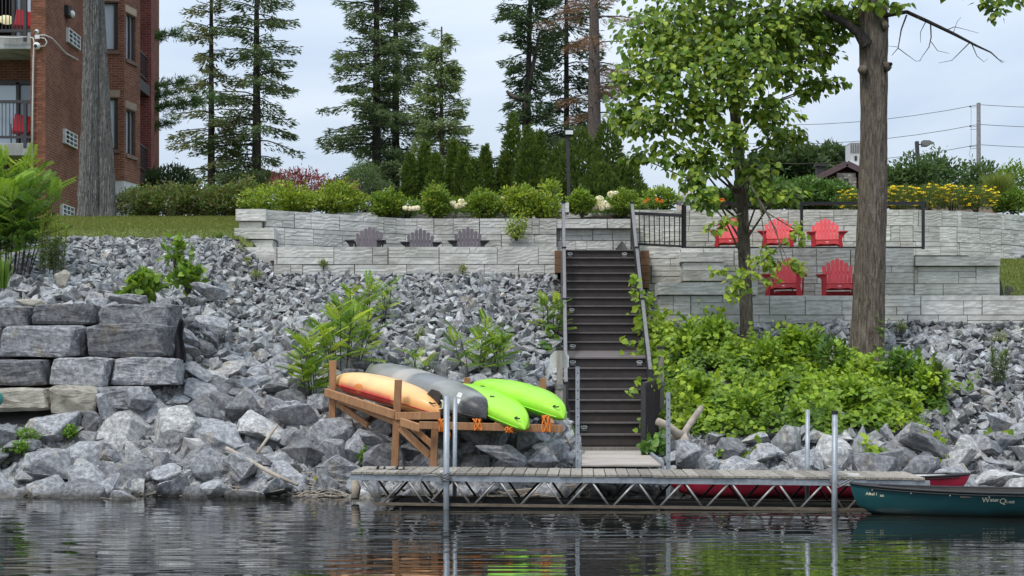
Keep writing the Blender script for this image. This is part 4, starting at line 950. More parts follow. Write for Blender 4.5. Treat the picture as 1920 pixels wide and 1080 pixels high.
k4, Mx4, L4, mb = kayak('kayak', 'lime green kayak at the stair end of the rack, farther of two', P(888,722,22.3), P(1058,772,19.9), .80, .23, R(-3), col_green, KM, rocker=.10, deck=.15, pw=2.1, flat=1)
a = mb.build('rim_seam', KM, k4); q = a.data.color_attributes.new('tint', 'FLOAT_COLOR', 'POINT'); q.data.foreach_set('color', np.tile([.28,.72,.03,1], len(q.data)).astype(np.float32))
for kk, L, pts in ((k3, L3, ((.30,-.10,.205),(-.30,.1,.205))), (k4, L4, ((-.28,-.12,.215),(.2,.12,.22)))):
    for (sx, y, z) in pts: mb = MB(); mb.tube([(sx*L/2, y, z-.05), (sx*L/2, y, z-.012)], .035, 10); mb.build('scupper', M['sidingred'] if False else M['dark'], kk)
for kk, L, HH in ((k1, L1, .02), (k2, L2, .04), (k3, L3, .0), (k4, L4, .0)):            # grab handles at the bow and stern
    for e in (-1, 1): mb = MB(); x = e*L*.455; mb.tube([(x-.05, -.05, HH+.06), (x-.04, -.09, HH+.05), (x+.04, -.09, HH+.05), (x+.05, -.05, HH+.06)], .011, 6); mb.build('grab_handle', M['rubber'], kk, None, True)
# white emblem on the grey kayak: two slanted patches
mb = MB()
for i in (0, 1):
    x0 = L2*.405; z0 = .11+i*.085; y0 = -.325+i*.020
    mb.add([(x0,y0,z0),(x0+.10,y0+.018,z0-.005),(x0+.105,y0+.038,z0+.06),(x0+.02,y0+.02,z0+.066)], [(0,1,2,3)])
mb.build('emblem', M['decal'], k2)
def rope(label, pts, r=.009, m='orange_rope', name='rope'):
    c = Vector(pts[0]); mb = MB(); mb.tube([Vector(p)-c for p in pts], r, 6); o = mb.build(name, M[m], None, c, True); return tag(o, label, 'rope')
def knot(label, px, py, d, seed, w=.2, h=.25):
    r = random.Random(seed); p0 = P(px, py, d); pts = []
    for i in range(26):
        a = i*.72; pts.append(p0+Vector((math.sin(a*1.0+seed)*w/2*r.uniform(.5,1), math.cos(a*.7)*.05-.04, -h/2+math.cos(a*1.31+seed)*h/2)))
    sm = []
    for i in range(len(pts)-1):
        for u in (0, .5): sm.append(pts[i].lerp(pts[i+1], u))
    return rope(label, sm, .0085)
knot('tangled orange rope at the tip of the yellow kayak', 828, 785, 19.6, 2, .10, .18)
knot('loop of orange rope under the grey kayak stern', 895, 785, 19.55, 5, .13, .16)
knot('dull orange rope below the nearer green kayak', 955, 800, 19.55, 8, .14, .08)
knot('orange rope dangling under the farther green kayak tip', 1024, 778, 19.55, 11, .14, .24)
mb = MB(); mb.ball((0,0,0), .03, 8, (1,1,2.4)); o = mb.build('float_tag', M['orange_rope'], None, P(841,816,19.6), True); tag(o, 'small orange float hanging by the grey dock pipes', 'float')
mb = MB(); mb.tube([(0,0,.05),(0,0,.22)], .004, 5); mb.build('cord', M['rubber'], o)

# ------------------------------------------------------------------ canoes
def canoe(label, stem, stern, W, depth, zk, m, mg, sheer=.13, n=48, k=14, inside='offwhite'):
    stem, stern = Vector(stem), Vector(stern); L = (stern-stem).length; c = (stem+stern)/2
    t = thing('canoe', label, 'canoe', (c.x, c.y, 0), math.atan2(stern.y-stem.y, stern.x-stem.x))
    def hw(s, u): b = max(0, 1-abs(s)**2.3); return W/2*b**.75*(.12+.88*u**.42)*(1-.05*u) if b > 0 else 0
    def top(s): return zk+depth+sheer*abs(s)**3
    def bot(s): return zk+.16*abs(s)**6
    S = np.linspace(-1, 1, n); U = np.linspace(0, 1, k)
    V = []; 
    for off, sg in ((0, 1), (.012, -1)):
        for s in S:
            for u in list(U[::-1]*-1)+list(U[1:]):
                au = abs(u); y = np.sign(u)*max(0, hw(s, au)-off) if au > 0 else 0
                xs = s*L/2-(np.sign(s)*.10*(1-au)**1.6 if abs(s) > .93 else 0)
                V.append((xs, y, bot(s)+(top(s)-bot(s))*au+off*(1-au)))
    kk = 2*k-1; V = np.array(V); nn = n*kk
    a = (np.arange(n-1)[:, None]*kk+np.arange(kk-1)[None]).ravel()
    Fo = np.stack([a, a+kk, a+kk+1, a+1], 1)
    link('hull', npmesh('hull', V[:nn], Fo), m, t, smooth=True); link('lining', npmesh('lining', V[nn:], Fo[:, ::-1]), M[inside], t, smooth=True)
    for sy in (-1, 1):
        mb = MB(); mb.tube([(s*L/2, sy*(hw(s,1)+.004), top(s)+.004) for s in S], .017, 8); mb.tube([(s*L/2, sy*(hw(s,1)+.012), top(s)-.026) for s in S[2:-2]], .008, 6); mb.build('gunwale', mg, t, None, True)
    for e in (-1, 1):
        mb = MB(); ss = np.linspace(.86, 1, 6)*e; v = [(s*L/2, y*hw(s,1), top(s)+.012) for s in ss for y in (-1, 1)]
        mb.add(v, [(2*i, 2*i+1, 2*i+3, 2*i+2) for i in range(5)]); o = mb.build('end_deck', mg, t); o.modifiers.new('thick', 'SOLIDIFY').thickness = .012
    for s in (-.45, .0, .42):
        mb = MB(); mb.box((s*L/2, 0, top(s)-.05), (.20 if s else .06, 2*hw(s,1)-.03, .02)); mb.build('seat' if s else 'thwart', M['offwhite'] if inside == 'offwhite' else M['wood'], t)
    return t, hw, top, bot, L
def hullpaint(name, c, low):
    m, nt = newmat(name); co = objco(nt); n_ = noise(nt, co, 2.2, 5, .6, (1,1,2)); z = nt.nodes.new('ShaderNodeSeparateXYZ'); nt.links.new(co, z.inputs[0])
    c1 = mix(nt, 1.0, c, ramp(nt, n_, [(.3,(.72,.78,.78)),(.7,(1.15,1.1,1.1))]), 'MULTIPLY')
    ad = nt.nodes.new('ShaderNodeMath'); ad.operation = 'MULTIPLY_ADD'; ad.inputs[1].default_value = .10; nt.links.new(n_, ad.inputs[0]); nt.links.new(z.outputs[2], ad.inputs[2])
    c1 = mix(nt, ramp(nt, ad.outputs[0], [(.05, (1,1,1)), (.15, (0,0,0))]), c1, low)       # algae and grime at the waterline
    return finish(m, nt, c1, .42, bump(nt, noise(nt, co, 14, 3), .08, .004), 0, .4)
CT, hw, top, bot, LT = canoe('teal canoe with cream lettering moored at the dock end', (4.13, 17.36, 0), (8.95, 16.72, 0), .90, .37, -.08, hullpaint('teal_hull', (.012,.080,.088), (.018,.022,.016)), M['rubber'], .07, inside='dark')
canoe('red canoe beached behind the dock, bow pointing right', (2.15, 19.85, 0), (6.42, 19.95, 0), .86, .31, -.04, hullpaint('red_hull', (.60,.032,.070), (.10,.03,.03)), M['rubber'], .03)
def decal_text(txt, name, parent, x0, zc, size, hwf, topf, botf, L, m, bold=.0):
    cu = bpy.data.curves.new(name, 'FONT'); cu.body = txt; cu.size = size; cu.offset = bold; cu.resolution_u = 3
    ob = bpy.data.objects.new(name, cu); COL.objects.link(ob); dg = bpy.context.evaluated_depsgraph_get(); me = bpy.data.meshes.new_from_object(ob.evaluated_get(dg)); bpy.data.objects.remove(ob)
    for v in me.vertices:
        x, z = x0+v.co.x, zc+v.co.y-.10*v.co.x*0; s = x/(L/2); u = min(1, max(0, (z-botf(s))/(topf(s)-botf(s)))); v.co = (x, -hwf(s, u)-.004, z)
    return link(name, me, m, parent)
xw = lambda X: (X-CT.location.x)/math.cos(CT.rotation_euler.z)
decal_text('W', 'lettering', CT, xw(5.60), .185, .085, hw, top, bot, LT, M['decal_cream'], .002)
decal_text('ater', 'lettering', CT, xw(5.69), .195, .062, hw, top, bot, LT, M['decal_cream'], .002)
decal_text('Q', 'lettering', CT, xw(5.795), .170, .095, hw, top, bot, LT, M['decal_cream'], .001)
decal_text('i.est', 'lettering', CT, xw(5.872), .178, .058, hw, top, bot, LT, M['decal_cream'], .001)
decal_text('Aftel i', 'lettering', CT, xw(4.30), .235, .052, hw, top, bot, LT, M['decal_cream'], .001)
decal_text('au', 'lettering', CT, xw(4.46), .222, .05, hw, top, bot, LT, M['decal_cream'], .001)
rope('frayed grey mooring rope tying the teal canoe to the post', [P(1564,905,17.55), P(1570,915,17.5), P(1577,912,17.45), P(1590,905,17.4), P(1600,899,17.45)], .010, 'grey_rope', 'mooring_rope')
rope('second grey mooring rope slung between canoe bow and dock', [P(1566,900,17.55), P(1574,908,17.5), P(1584,903,17.45), P(1594,898,17.5)], .008, 'grey_rope', 'mooring_rope')
for i in range(11):
    s_ = -.9+i*.18; mb = MB(); mb.tube([(s_*LT/2, -hw(s_, 1)-.016, top(s_)-.04), (s_*LT/2, -hw(s_, 1)-.002, top(s_)-.04)], .009, 8); mb.build('rivet', M['galv'], CT)
# driftwood, sticks and boards on the shore
def stick(name, label, pts, r, m='driftwood', cat='stick'):
    c = Vector(pts[0]); mb = MB(); mb.tube([Vector(p)-c for p in pts], r, 8); return tag(mb.build(name, M[m], None, c, True), label, cat)
stick('stick', 'long tan stick lying down the rocks to the water', [P(424,840,20.3), P(470,865,20.1), P(510,888,19.9), P(558,909,19.7)], [.03,.034,.03,.024])
stick('stick', 'short thin tan stick leaning among the rocks', [P(482,850,20.1), P(500,824,20.3), P(520,797,20.6)], [.024,.022,.018])
stick('driftwood_log', 'pale rotten stump under the left end of the dock', [P(666,935,18.9), P(668,915,18.95), P(664,897,19.0)], [.055,.065,.04])
dw = thing('driftwood_branch', 'forked bare grey branch lying at the edge of the vines', 'driftwood', P(1282,815,20.6))
o = P(1282,815,20.6)
for pts, r in (([P(1232,790,20.4), P(1250,797,20.45), P(1268,812,20.5), P(1282,818,20.6)], [.055,.06,.065,.07]), ([P(1282,818,20.6), P(1287,805,20.7), P(1300,785,20.9), P(1315,764,21.1)], [.07,.05,.05,.045]), ([P(1278,815,20.6), P(1284,828,20.5), P(1284,845,20.4)], [.075,.075,.06]), ([P(1255,822,20.6), P(1275,818,20.6)], [.04,.05])):
    mb = MB(); mb.tube([Vector(p)-o for p in pts], r, 9); mb.build('limb', M['driftwood'], dw, None, True)
for i, (a, b, lab) in enumerate(((P(950,923,19.6), P(1094,910,19.9), 'pale plank lying under the middle of the dock'), (P(985,928,19.5), P(1010,926,19.5), 'short board end under the dock'))):
    mb = MB(); c = (a+b)/2; mb.bar(a-c, b-c, .14, .05); tag(mb.build('loose_plank', M['wood'], None, c, bevel=.004), lab, 'plank')

r_ = np.random.default_rng(77); mb = MB()
for i in range(150):
    px = r_.choice([r_.uniform(560, 660), r_.uniform(0, 1000), r_.uniform(860, 1060)]); y = 20.0+r_.normal()*.25; x = PX(px, y); a = r_.uniform(0, 3.14); l = r_.uniform(.06, .28); z = max(.02, float(terr(x, y))+r_.uniform(.0, .14))
    mb.tube([(x-l*math.cos(a), y-l*math.sin(a)*.5, z), (x+l*math.cos(a), y+l*math.sin(a)*.5, z+r_.uniform(-.03, .10))], r_.uniform(.003, .008), 4)
tag(mb.build('twig_debris', M['driftwood']), 'dry twigs and reeds washed up between the shoreline rocks', 'debris', None, 'stuff')
# ------------------------------------------------------------------ brick apartment building on the left
BO = Vector((-13.1, 40, 6)); bld = thing('apartment_building', 'red brick apartment building with balconies and bay windows', 'building', BO)
def wall(name, A, B, z0, z1, m, holes=(), th=.25, parent=bld, o=BO):
    """vertical wall from A to B (plan points), its outer face on that line, with rectangular openings (along, along, z, z)"""
    A = Vector((*A, 0)); B = Vector((*B, 0)); L = (B-A).length; u = (B-A)/L; nn = Vector((-u.y, u.x, 0))
    ss = sorted({0, L, *[h[i] for h in holes for i in (0, 1)]}); zz = sorted({z0, z1, *[h[i] for h in holes for i in (2, 3)]})
    mb = MB()
    for i in range(len(ss)-1):
        for j in range(len(zz)-1):
            cs, cz = (ss[i]+ss[i+1])/2, (zz[j]+zz[j+1])/2
            if any(h[0] < cs < h[1] and h[2] < cz < h[3] for h in holes): continue
            v = [A+u*s+nn*t+Vector((0,0,z))-o for z in (zz[j], zz[j+1]) for t in (0, th) for s in (ss[i], ss[i+1])]
            mb.add(v, [(0,2,3,1),(4,5,7,6),(0,1,5,4),(2,6,7,3),(0,4,6,2),(1,3,7,5)])
    return mb.build(name, m, parent), A, u, nn
def window(A, u, nn, s0, s1, z0, z1, glass, split=.5, mull=True):
    a = lambda s, z, t=.08: A+u*s+nn*t+Vector((0,0,z))-BO
    mb = MB()
    for p, q in ((a(s0,z0),a(s1,z0)), (a(s0,z1),a(s1,z1))): mb.bar(p, q, .07, .07)
    for s in [s0+.03, s1-.03]+([s0+(s1-s0)*split] if mull else []): mb.bar(a(s,z0), a(s,z1), .06, .07, tuple(nn))
    f = mb.build('window', M['winframe'], bld)
    mb = MB(); mb.add([a(s0,z0,.12), a(s1,z0,.12), a(s1,z1,.12), a(s0,z1,.12)], [(0,1,2,3)]); mb.build('pane', M[glass], f)
    mb = MB(); mb.bar(a(s0-.06,z1+.15,-.005+.06), a(s1+.06,z1+.15,-.005+.06), .13, .22); mb.build('lintel', M['lintel'], f)
    mb = MB(); mb.bar(a(s0-.06,z0-.09,.02), a(s1+.06,z0-.09,.02), .15, .09); mb.build('sill', M['sill'], f)
Z0, Z1 = 5.2, 16.5
wall('pier', (-13.54, 40), (-13.12, 40), 12.6, Z1, M['brick'], th=.3); wall('pier', (-13.54, 40.006), (-13.12, 40.006), Z0, 12.6, M['mortar'], th=.29)
bms = []
for w in (.208, .098):                                 # bricks of the corner pier, laid one by one
    mb = MB(); mb.box((0, 0, 0), (w, .05, .066)); q = mb.mesh('brick'); q.materials.append(M['brick_unit']); bms.append(q)
for i in range(int((12.6-Z0)/.078)):
    for x, k in (((-13.434, 0), (-13.224, 0)) if i % 2 else ((-13.489, 1), (-13.329, 0), (-13.171, 1))):
        link('brick', bms[k], None, bld, Vector((x, 40.018+random.uniform(-.004,.004), Z0+.039+i*.078))-BO)
wall('side_wall', (-13.118, 40.01), (-13.05, 44.3), Z0, Z1, M['brick'])
b1, A, u, nn = wall('bay_wall', (-13.05, 44), (-12.0, 44), 7.75, Z1, M['brick'], [(.30,.86,11.78,13.25), (.36,.86,8.72,10.28)])
window(A, u, nn, .30, .86, 11.78, 13.25, 'sky_pane', .8); window(A, u, nn, .36, .86, 8.72, 10.28, 'sky_pane', .8)
b2, A, u, nn = wall('bay_wall', (-12.0, 44.005), (-11.765, 45.0), 7.75, Z1, M['brick'], [(.14,.72,11.55,12.95), (.14,.72,8.60,9.98)])
window(A, u, nn, .14, .72, 11.55, 12.95, 'sky_pane', .55); window(A, u, nn, .14, .72, 8.60, 9.98, 'sky_pane', .55)
wall('bay_base', (-13.05, 44.03), (-12.02, 44.03), Z0, 7.75, M['stucco']); wall('bay_base', (-12.02, 44.035), (-11.79, 45.0), Z0, 7.75, M['stucco'])
wall('return_wall', (-11.765, 45.0), (-12.45, 45.4), Z0, Z1, M['brick'])
wall('back_wall', (-12.45, 45.3), (-12.9, 52), Z0, Z1, M['brick'])
wall('garden_wall', (-11.83, 45.2), (-11.9, 47), Z0, 7.45, M['brick'], th=.2)
mb = MB(); mb.box(Vector((-12.13, 47.2, (Z0+Z1)/2))-BO, (.42, .42, Z1-Z0)); mb.build('balcony_pier', M['brick_pink'], bld)
for zt in (11.85, 8.85):
    mb = MB(); mb.box(Vector((-12.2, 46.2, zt-.15-.62))-BO, (.5, 1.5, .36)); mb.build('balcony_slab', M['winframe'], bld)
    mb = MB()
    for z in (zt+.32, zt-.42): mb.bar(Vector((-11.98, 45.3, z))-BO, Vector((-12.05, 46.95, z))-BO, .05, .05)
    for i in range(12): p = Vector((-11.98, 45.3, 0)).lerp(Vector((-12.05, 46.95, 0)), i/11)-BO; mb.bar(p+Vector((0,0,zt-.42)), p+Vector((0,0,zt+.32)), .018, .018, (0,1,0))
    mb.build('balcony_railing', M['rail_metal'], bld)
# recessed balconies left of the pier
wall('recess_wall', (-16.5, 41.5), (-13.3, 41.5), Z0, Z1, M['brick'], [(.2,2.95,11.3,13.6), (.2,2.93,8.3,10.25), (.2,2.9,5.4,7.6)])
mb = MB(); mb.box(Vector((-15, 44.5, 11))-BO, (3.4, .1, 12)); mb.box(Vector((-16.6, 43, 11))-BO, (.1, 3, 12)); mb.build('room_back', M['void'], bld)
for z0, z1 in ((10.90, 11.27), (7.90, 8.25)):
    mb = MB(); mb.box(Vector((-15.05, 40.78, (z0+z1)/2))-BO, (3.0, 1.42, z1-z0)); mb.build('balcony_slab', M['concrete'], bld, bevel=.01)
def door(x0, x1, z0, z1, panes):
    mb = MB(); y = 41.52
    for x in [x0, x1]+[p[1] for p in panes[:-1]]: mb.bar(Vector((x,y,z0))-BO, Vector((x,y,z1))-BO, .09, .09, (0,1,0))
    mb.bar(Vector((x0,y,z1))-BO, Vector((x1,y,z1))-BO, .09, .12)
    f = mb.build('balcony_door', M['winframe'], bld)
    for a, b, g in panes: mb = MB(); mb.add([Vector(q)-BO for q in ((a,y+.04,z0),(b,y+.04,z0),(b,y+.04,z1),(a,y+.04,z1))], [(0,1,2,3)]); mb.build('pane', M[g], f)
door(-16.2, -13.62, 8.3, 10.25, [(-16.2,-15.4,'glass'),(-15.4,-14.42,'sky_pane'),(-14.42,-13.62,'glass')])
door(-14.55, -13.62, 11.3, 13.6, [(-14.55,-14.3,'glass'),(-14.3,-13.62,'sky_pane')])
def balcony_rail(zt, zb, z1):
    mb = MB(); y = 40.1
    for z, w in ((zt, .08), (zb, .07)): mb.bar(Vector((-16.2,y,z))-BO, Vector((-13.56,y,z))-BO, w, w)
    mb.bar(Vector((-13.72,y,zb-.3))-BO, Vector((-13.72,y,zt))-BO, .09, .09, (0,1,0))
    r = mb.build('balcony_railing', M['rail_metal'], bld)
    for i in range(23): x = -13.85-.105*i; mb = MB(); mb.bar(Vector((x,y,zb))-BO, Vector((x,y,zt))-BO, .018, .018, (0,1,0)); mb.build('baluster', M['rail_metal'], r)
balcony_rail(12.55, 11.42, 0); balcony_rail(9.42, 8.42, 0)
mb = MB(); mb.box(Vector((-13.9, 41.35, 7.35))-BO, (.35, .1, .5)); mb.build('white_panel', M['white'], bld)
mb = MB(); mb.ball((0,0,0), .24, 12, (1,1,.55)); o = mb.build('ceiling_lamp', M['lamp_glow'], bld, Vector((PX(12,42.6),42.6,PZ(37,42.6)))-BO, True)
def balcony_chair(x, z, lab):
    t = thing('patio_chair', lab, 'chair', (x, 40.8, z), R(20))
    mb = MB(); mb.bar((-.0,.22,.42), (.08,.36,.98), .46, .05, (0,1,.2)); mb.build('backrest', M['red'], t, bevel=.01); mb = MB(); mb.box((0,0,.42), (.46,.45,.05)); mb.build('seat', M['red'], t, bevel=.01)
    for s in (-1, 1): mb = MB(); mb.tube([(s*.26,-.25,0),(s*.26,-.22,.55),(s*.26,-.1,.64),(s*.26,.15,.62),(s*.25,.28,.55)], .014, 6); mb.tube([(s*.25,.28,.6),(s*.25,.32,0)], .014, 6); mb.build('arm_frame', M['black_metal'], t, None, True)
balcony_chair(-14.1, 8.25, 'red patio chair on the lower brick balcony'); balcony_chair(-14.05, 11.27, 'dark red patio chair on the upper brick balcony')
def grille(px0, px1, y0, y1):
    d0 = 13.10*F/(960-px0); d1 = 13.09*F/(960-px1); z1, z0 = PZ(y0, d0), PZ(y1, d0); zz = (z0+z1)/2; hh = (z1-z0)/2
    mb = MB(); c = Vector((-13.02, (d0+d1)/2, zz))-BO; L = d1-d0
    mb.box(c+Vector((-.05,0,0)), (.10, L, hh*2)); b = mb.build('air_conditioner', M['offwhite'], bld)
    mb = MB(); mb.box(c+Vector((.003,0,0)), (.012, L-.08, hh*2-.08)); mb.build('screen', M['plastic_dark'], b)
    mb = MB()
    for i in range(4): yy = -L/2+.03+i*(L-.06)/3; mb.box(c+Vector((.012, yy, 0)), (.02, .032, hh*2))
    for i in range(4): zq = -hh+.02+i*(hh*2-.04)/3; mb.box(c+Vector((.0125, 0, zq)), (.018, L, .024))
    mb.build('grille', M['white'], b)
grille(123, 146, 51, 78); grille(117, 140, 241, 268); grille(112, 134, 381, 408)
o = Vector((-13.04, 41.75, PZ(22,41.75)))-BO
mb = MB(); mb.box(o, (.2, .35, .34)); l = mb.build('wall_lamp', M['black_metal'], bld, bevel=.03); mb = MB(); mb.ball(o+Vector((.12,.03,-.06)), .11, 10, (.8,1,1)); mb.build('diffuser', M['lamp_glass'], l, None, True)
def camera_dome(px, py, r):
    c = P(px, py, 39.9); t = thing('security_camera', 'white dome camera on the brick pier, '+('upper smaller one' if r < .1 else 'lower larger one'), 'camera', c)
    mb = MB(); mb.ball((0,0,0), r, 14); mb.build('housing', M['white'], t, None, True); mb = MB(); mb.ball((-.01,-r*.55,-.01), r*.6, 12); mb.build('lens', M['plastic_dark'], t, None, True)
camera_dome(69, 59, .062); camera_dome(69, 86, .105)
cd = thing('conduit', 'white cable and junction box running over the brick wall', 'conduit', P(70, 69, 39.9))
o = P(70, 69, 39.93)
mb = MB(); mb.box((0,0,0), (.13,.06,.11)); mb.build('junction_box', M['white'], cd)
mb = MB(); mb.tube([P(56,70,39.95)-o, P(62,71,39.95)-o, P(64,80,39.95)-o, P(62.5,110,39.95)-o, P(61,200,39.95)-o, P(60,350,39.95)-o], .022, 6); mb.tube([P(72,66,39.95)-o, P(84,66,39.95)-o, Vector((-13.03,40.3,PZ(72,40.3)))-o, Vector((-13.02,41.5,PZ(100,41.5)))-o, Vector((-13.0,42.6,PZ(112,42.6)))-o], .022, 6); mb.tube([P(72,70,39.95)-o, P(84,72,39.95)-o, P(88,79,39.95)-o, P(84,86,39.95)-o, P(77,87,39.95)-o], .016, 6); mb.tube([P(0,70,40.0)-o, P(30,71,40.0)-o, P(50,69,40.0)-o], .02, 6)
mb.build('cable', M['offwhite'], cd, None, True)

# ------------------------------------------------------------------ cabin, poles, wires, lamps far behind
CO = Vector((PX(1587,75), 75, 7)); cab = thing('cabin', 'low stone and maroon cabin with a brown gable roof', 'cabin', CO)
pk, el = PZ(306,75)-7, PZ(336,75)-7; hwid = 2.05
mb = MB(); mb.box((.02, .4, (pk-.5)/2), (.98, .6, pk-.5)); mb.build('stone_pier', M['cabinstone'], cab)
random.seed(3)
for i in range(9):
    for j in range(4):
        mb = MB(); w = .98/4; mb.box((-.46+w*(j+.5)+random.uniform(-.03,.03)+.02, .085+random.uniform(-.02,.02), pk-.62-i*.18), (w-.03, .05, .15)); mb.build('stone', M['cabinstone'], cab)
for x0, x1, m in ((-1.9,-.5,'sidingred'), (.5,1.9,'sidingred')):
    for i in range(8): w = (x1-x0)/8; mb = MB(); mb.box((x0+w*(i+.5), .62, (el-.0)/2), (w-.02, .06, el)); mb.build('siding_board', M[m], cab)
mb = MB(); mb.prism([(-1.9,el-.1),(1.9,el-.1),(0,pk-.1)], .6, 7); mb.build('gable', M['sidingred'], cab)
mb = MB(); mb.box((0, 4, el/2-.1), (3.6, 6.5, el)); mb.build('wall', M['sidingred'], cab)
for s in (-1, 1):
    mb = MB(); mb.add([(0,-.1,pk+.06),(s*2.35,-.1,el-.28+.06),(s*2.35,7.5,el-.28+.06),(0,7.5,pk+.06),(0,-.1,pk-.04),(s*2.35,-.1,el-.38+.06),(s*2.35,7.5,el-.38+.06),(0,7.5,pk-.04)], [(0,1,2,3),(7,6,5,4),(0,4,5,1),(1,5,6,2),(2,6,7,3)]); mb.build('roof', M['shingle'], cab)
    mb = MB(); mb.bar((0,-.14,pk-.02), (s*2.35,-.14,el-.34), .06, .30); mb.build('fascia', M['fascia'], cab)
mb = MB(); mb.box((0, .02, pk-1.05), (.22, .14, .5)); q = mb.build('lantern', M['black_metal'], cab); mb = MB(); mb.box((0, -.06, pk-1.15), (.16, .04, .24)); mb.build('glass', M['lamp_glass'], q)
mb = MB(); mb.box((-.85, 2.5, pk-.05), (.42, .4, .55)); mb.box((-.85, 2.5, pk+.25), (.58, .56, .14)); mb.build('roof_vent', M['dark'], cab)
hv = thing('rooftop_unit', 'grey ribbed ventilation unit standing behind the cabin roof', 'ventilation unit', P(1610, 312, 77.5))
mb = MB(); mb.box((.1,.6,.75), (1.1,1.1,1.0)); mb.box((.1,.6,1.3), (1.1,1.1,.05)); mb.build('casing', M['offwhite'], hv)
for i in range(9): mb = MB(); mb.box((-.40+i*.125,.03,1.0), (.07,.05,.5)); mb.build('rib', M['rail_cap'], hv)
mb = MB(); mb.box((.1,.6,.12), (1.3,1.3,.26)); mb.build('base', M['white'], hv); mb = MB(); mb.box((-.15,.03,.45), (.12,.08,.25)); mb.build('switch_box', M['dark'], hv)
UP = Vector((PX(1835,90), 90, 6)); up = thing('utility_pole', 'grey wooden utility pole with three side brackets', 'utility pole', UP); zt = PZ(193,90)-6
mb = MB(); mb.tube([(0,0,0), (0,0,zt)], [.17,.12], 10); mb.build('pole', M['bark_pine'], up, None, True)
for py in (200, 237, 242, 274, 278): z = PZ(py,90)-6; mb = MB(); mb.bar((0,0,z), (-.52,0,z-.02), .03, .03); mb.build('bracket', M['truss'], up)
for py in (200, 237, 275): z = PZ(py,90)-6; mb = MB(); mb.ball((-.53,0,z+.02), .06, 8); mb.build('insulator', M['dark'], up)
mb = MB(); mb.tube([(-.48,0,PZ(200,90)-6), (-.47,0,PZ(275,90)-6)], .010, 5); mb.tube([(-.5,0,PZ(277,90)-6), (-.6,0,PZ(290,90)-6), (-.3,0,PZ(303,90)-6)], .010, 5); mb.build('drop_wire', M['dark'], up)
for py, ly, ry, lab in ((196, 224, 198, 'top overhead wire'), (233, 260, 235, 'middle overhead wire'), (271, 296, 273, 'bottom overhead wire')):
    a = P(1835, py, 90); l = P(1380, ly+8, 96); r = P(2100, ry+3, 90); mb = MB(); pts = [l.lerp(a, t)-Vector((0,0,.5*4*t*(1-t)))-a for t in np.linspace(0,1,9)]+[a.lerp(r, t)-Vector((0,0,.12*4*t*(1-t)))-a for t in np.linspace(.12,1,7)]
    mb.tube(pts, .018, 5); tag(mb.build('overhead_wire', M['twig'], None, a), lab+' strung across the sky to the utility pole', 'wire')
SL = P(1727, 360, 50); t = thing('street_lamp', 'tilted dark street lamp with a shoebox head among the shrubs', 'street lamp', SL)
a, b = P(1729,360,50)-SL, P(1719,265,50)-SL; mb = MB(); mb.bar(a-Vector((0,0,2)), b, .12, .12, (0,1,0)); mb.build('pole', M['rail_metal'], t)
mb = MB(); mb.bar(P(1722,271,50)-SL, P(1731,270,50)-SL, .04, .04); mb.build('arm', M['rail_metal'], t)
mb = MB(); pr = [(P(1729,264,50)-SL), (P(1741,264,50)-SL), (P(1749,269,50)-SL), (P(1740,274,50)-SL), (P(1729,274,50)-SL)]; mb.prism([(p.x,p.z) for p in pr], -.16, .16); mb.build('lamp_head', M['rail_cap'], t)
LP = Vector((PX(1066,36), 36, 5.6)); t = thing('lamp_post', 'dark square lamp post with a white box head by the garden', 'lamp post', LP)
mb = MB(); mb.bar(P(1068,392,36)-LP-Vector((0,0,.6)), P(1064,252,36)-LP, .085, .085, (0,1,0)); mb.build('pole', M['rail_metal'], t)
mb = MB(); mb.box(P(1067,249,36)-LP, (.24,.24,.15)); h = mb.build('lamp_head', M['black_metal'], t); mb = MB(); mb.box(P(1067,249.5,36)-LP-Vector((0,.122,0)), (.19,.01,.10)); mb.build('diffuser', M['lamp_glass'], h)
t = thing('garden_sign', 'small white notice board in the mulch with a dark bar', 'sign', P(770,392,34.6)); mb = MB(); mb.box((0,0,.12), (.235,.02,.19)); mb.build('board', M['offwhite'], t); mb = MB(); mb.box((0,-.012,.13), (.018,.006,.12)); mb.build('bar', M['winframe'], t)
mb = MB(); mb.box((0,.02,-.1), (.03,.03,.5)); mb.build('stake', M['dark'], t)
t = thing('house', 'low house with a brown roof beyond the flower bed', 'house', P(1800,352,70)); mb = MB(); mb.box((0,3,-1.2), (4,5,2)); mb.build('wall', M['lintel'], t)
mb = MB(); mb.add([(-2.4,.2,-.3),(2.4,.2,-.3),(2.2,3,.55),(-2.2,3,.55),(2.4,5.8,-.3),(-2.4,5.8,-.3)], [(0,1,2,3),(3,2,4,5),(0,3,5),(1,4,2),(0,5,4,1)]); mb.build('roof', M['shinglebrown'], t); mb = MB(); mb.tube([(.15,.8,-.1),(.15,.8,.35)], .16, 10); mb.build('vent_pipe', M['white'], t)

